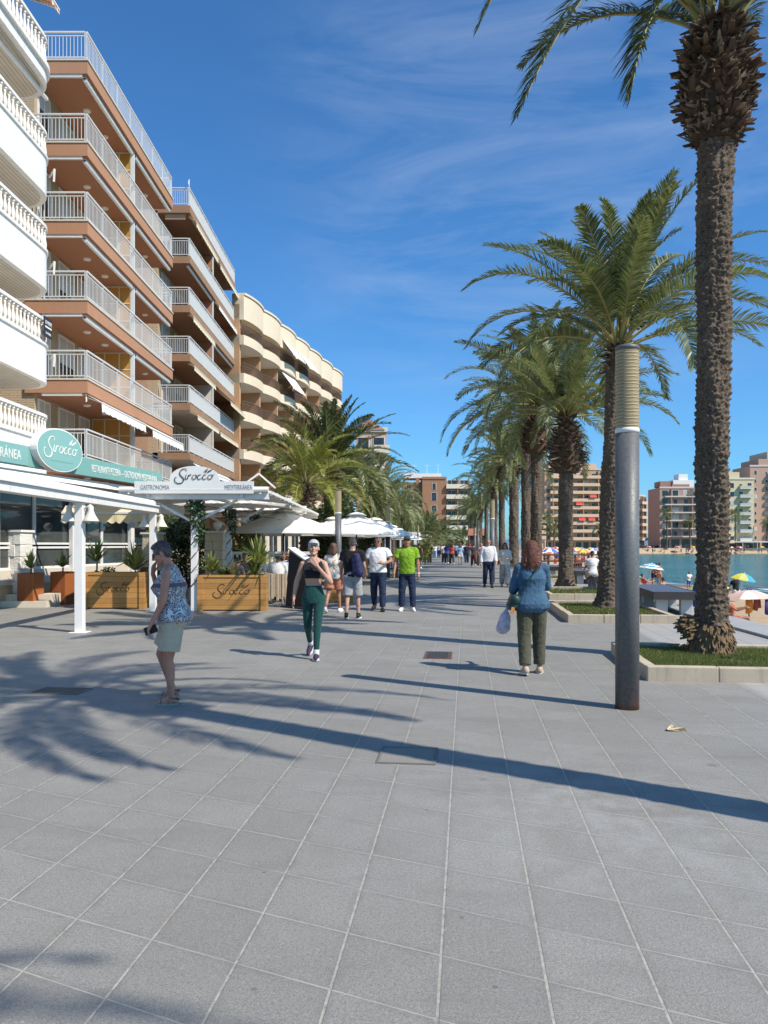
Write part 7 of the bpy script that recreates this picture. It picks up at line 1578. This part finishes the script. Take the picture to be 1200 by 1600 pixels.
def bather(label, px, Y, face, seat, tm, bm, hr, sex='f', top=True, legs=None, H=1.68, arms=None, lean=8, sk=None, hem=1.13, z=None, vox=.016, head=(0, 0), blen=.25):
    g = sand_z(gx(px, Y), Y) if z is None else z
    return person(label, gx(px, Y), Y, face, H, sex, sk or SK2, vox, lean=lean, head=head, seat=seat, legs=legs or (dict(L=dict(flex=100, knee=95, abd=8), R=dict(flex=88, knee=60, abd=10)) if seat is not None else stand), arms=arms or dict(L=dict(flex=40, abd=14, elbow=40), R=dict(flex=35, abd=14, elbow=50)), top=dict(mat=tm, hem=hem, neck=1.40 if hem > 1 else 1.445, sleeve=0 if hem > 1 else .6, loose=.004) if tm else None, bottom=dict(mat=bm, len=blen, loose=.004, waist=.96, name='swimwear'), hair=hr, z0=g, group='people on the beach')
bather('woman in royal blue dress sitting on the promenade edge by the palm trunk', 1087, 19.6, 100, .06, C_BLUE, C_BLUE, ('long', H_BLOND), hem=.84, z=-.02, blen=.6, lean=14)
bather('person reclining with knees up beneath the pink umbrella', 1146, 23.5, 70, .32, C_RED, C_RED, ('short', H_DARK), lean=-20, legs=dict(L=dict(flex=95, knee=70, abd=5), R=dict(flex=80, knee=50, abd=6)))
bather('woman in bikini standing at the waterline beyond the lamp', 1030, 54, 150, None, C_BRICK, C_BRICK, ('bun', H_DARK)); bather('bather in dark shorts bending at the waterline', 1020, 55, 90, None, None, C_NAVY, ('crop', H_DARK), 'm', lean=24, blen=.7); bather('bather standing in shallow water beyond the waterline couple', 1025, 72, 180, None, C_BLACK, C_BLACK, ('short', H_DARK), z=-2.15)
bather('child in white top and blue shorts at the breaking wave', 1076, 50, 20, None, C_WHITE, C_BLUE, ('crop', H_BROWN), 'm', H=1.2, hem=.85, blen=.8); bather('dark-haired bather sitting on the sand beyond the bench', 1038, 40, 200, .12, None, C_RED, ('short', H_DARK), 'm'); bather('bather in dark shirt under the turquoise umbrella', 1150, 39, 190, .42, C_BLACK, C_WHITE, ('short', H_BROWN), hem=.86)
bather('bather lying back near the bench end', 1056, 27, 120, .02, C_PINK, C_PINK, ('short', H_DARK), lean=-12); bather('swimmer showing head and shoulders near the surf', 1174, 46, 180, None, None, C_BLACK, ('crop', H_DARK), 'm', z=-2.75)
bather('woman in white shirt sitting on the bench behind the second palm', 926, 27.2, 170, .50, C_WHITE, C_BEIGE, ('bun', H_BROWN), hem=.85, z=0, blen=1.5); bather('bare-shouldered person beside the white shirt on the bench', 936, 28.2, 165, .50, C_BRICK, C_NAVY, ('short', H_BROWN), z=0, blen=1.2)
bather('reddish sunbather in a low chair beside the striped umbrella', 1008, 45, 110, .2, C_RED, C_RED, ('short', H_DARK), lean=-18, sk=SK3)
# the crowd on the sand in the bend of the bay: few pixels each
P_STAND = person('small figure standing on the far sand in dark swimwear', gx(888, 70), 70, 150, 1.68, 'f', SK2, .035, top=dict(mat=C_BLACK, hem=1.1, neck=1.4, sleeve=0), bottom=dict(mat=C_BLACK, len=.25), hair=('short', H_DARK), z0=sand_z(gx(888, 70), 70), group='sunbathers on the far sand')['e']
P_SIT = person('small sunbather sitting on the far sand', gx(872, 66), 66, 100, 1.68, 'f', SK3, .035, seat=.10, legs=dict(L=dict(flex=95, knee=80), R=dict(flex=85, knee=50)), top=dict(mat=C_RED, hem=1.1, neck=1.4, sleeve=0), bottom=dict(mat=C_RED, len=.25), hair=('short', H_DARK), z0=sand_z(gx(872, 66), 66), group='sunbathers on the far sand')['e']
P_M = person('small figure in blue shorts on the far sand', gx(905, 84), 84, 30, 1.75, 'm', SK2, .035, bottom=dict(mat=C_BLUE, len=.8), hair=('crop', H_DARK), z0=sand_z(gx(905, 84), 84), group='sunbathers on the far sand')['e']
for x_ in (P_STAND, P_SIT, P_M): pass
rc = random.Random(12)
UC = [bumb(860, 856, 88, 1.0, [K_BLUE, K_WHT], 'small blue and white umbrella on the far crowded sand'), bumb(880, 860, 76, 1.0, [K_CYAN, K_CYAN], 'small turquoise umbrella on the far crowded sand'), bumb(852, 858, 96, 1.0, [K_RED, K_WHT], 'small red and white umbrella on the far crowded sand'), bumb(912, 858, 104, 1.0, [K_ORG, K_YEL], 'small orange umbrella on the far crowded sand'), bumb(896, 856, 120, 1.0, [K_PINK, K_RED], 'small pink umbrella on the far crowded sand')]
for i in range(46):
    Y = rc.uniform(62, 170); px = rc.uniform(848, 958); x = gx(px, Y); s = float(sd_sea(np.array([x]), np.array([Y]))[0])
    if x < xedge(Y) + .8 or s < .5: continue
    b = rc.choice([P_STAND, P_SIT, P_SIT, P_M]); lb = b['label']; copy_tree(b, (x, Y, sand_z(x, Y)), rc.uniform(0, 6.28))
    if i % 2 == 0: u = rc.choice(UC); Y += 1.2; x2 = gx(px + rc.uniform(-6, 6), Y); copy_tree(u, (x2, Y, sand_z(x2, Y)), None)
for i in range(44):   # the strip of sand across the water
    px = rc.uniform(998, 1200); Y = rc.uniform(257, 264); x = gx(px, Y); b = rc.choice([P_STAND, P_SIT, P_M]); c = copy_tree(b, (x, Y, SEAZ + .2 if Y < 262 else -.2), rc.uniform(0, 6.28), None, 'tiny bather on the sand strip across the water', 'bathers across the water')
    if i % 4 == 0: copy_tree(rc.choice(UC), (gx(px + 3, Y), Y + 1, -1.2), None, None, 'tiny umbrella on the sand strip across the water', 'umbrellas across the water')
# far promenade kerb wall and parked cars in the gap
m = MB(); m.box(70, 190, 264.5, 265.1, -.3, .45); m.build('sea_wall', mat('pale_sea_wall', (.55, .49, .40), .9, .1, .3), None); tag(bpy.data.objects['sea_wall'], 'low pale wall between the far sand strip and the buildings across the bay', 'wall')
def car(x, y, mt, lb, rz=0):
    e = empty('parked_car', (x, y, -.15), rz, lb, 'car', 'cars parked across the bay'); m = MB(); m.prism_y([(-2.1, .35), (2.1, .35), (2.15, .75), (1.3, .95), (.7, 1.45), (-1.2, 1.45), (-1.9, .95), (-2.15, .8)], -.85, .85); m.build('body', mt, e, bevel=.05)
    m = MB(); m.prism_y([(1.15, .98), (.65, 1.38), (-1.1, 1.38), (-1.7, .98)], -.87, .87); m.build('window', M_GLASSD, e)
    for sx in (-1.3, 1.35):
        for sy in (-.8, .8): m = MB(); m.M = Matrix.Translation((sx, sy, .33)) @ Matrix.Rotation(pi/2, 4, 'X'); m.lathe((0, 0, -.1), [(.33, 0), (.33, .2)], 14); m.build('wheel', S_BLACK, e)
for px, Y, c, lb in [(1006, 268, M_CHAR, 'dark car parked by the narrow ochre block'), (1016, 272, mat('car_blue', (.02, .05, .16), .3), 'blue car parked in the gap to the sea'), (1024, 270, M_CHAR, 'black car parked by the salmon block corner')]: car(gx(px, Y), Y, c, lb, .5)
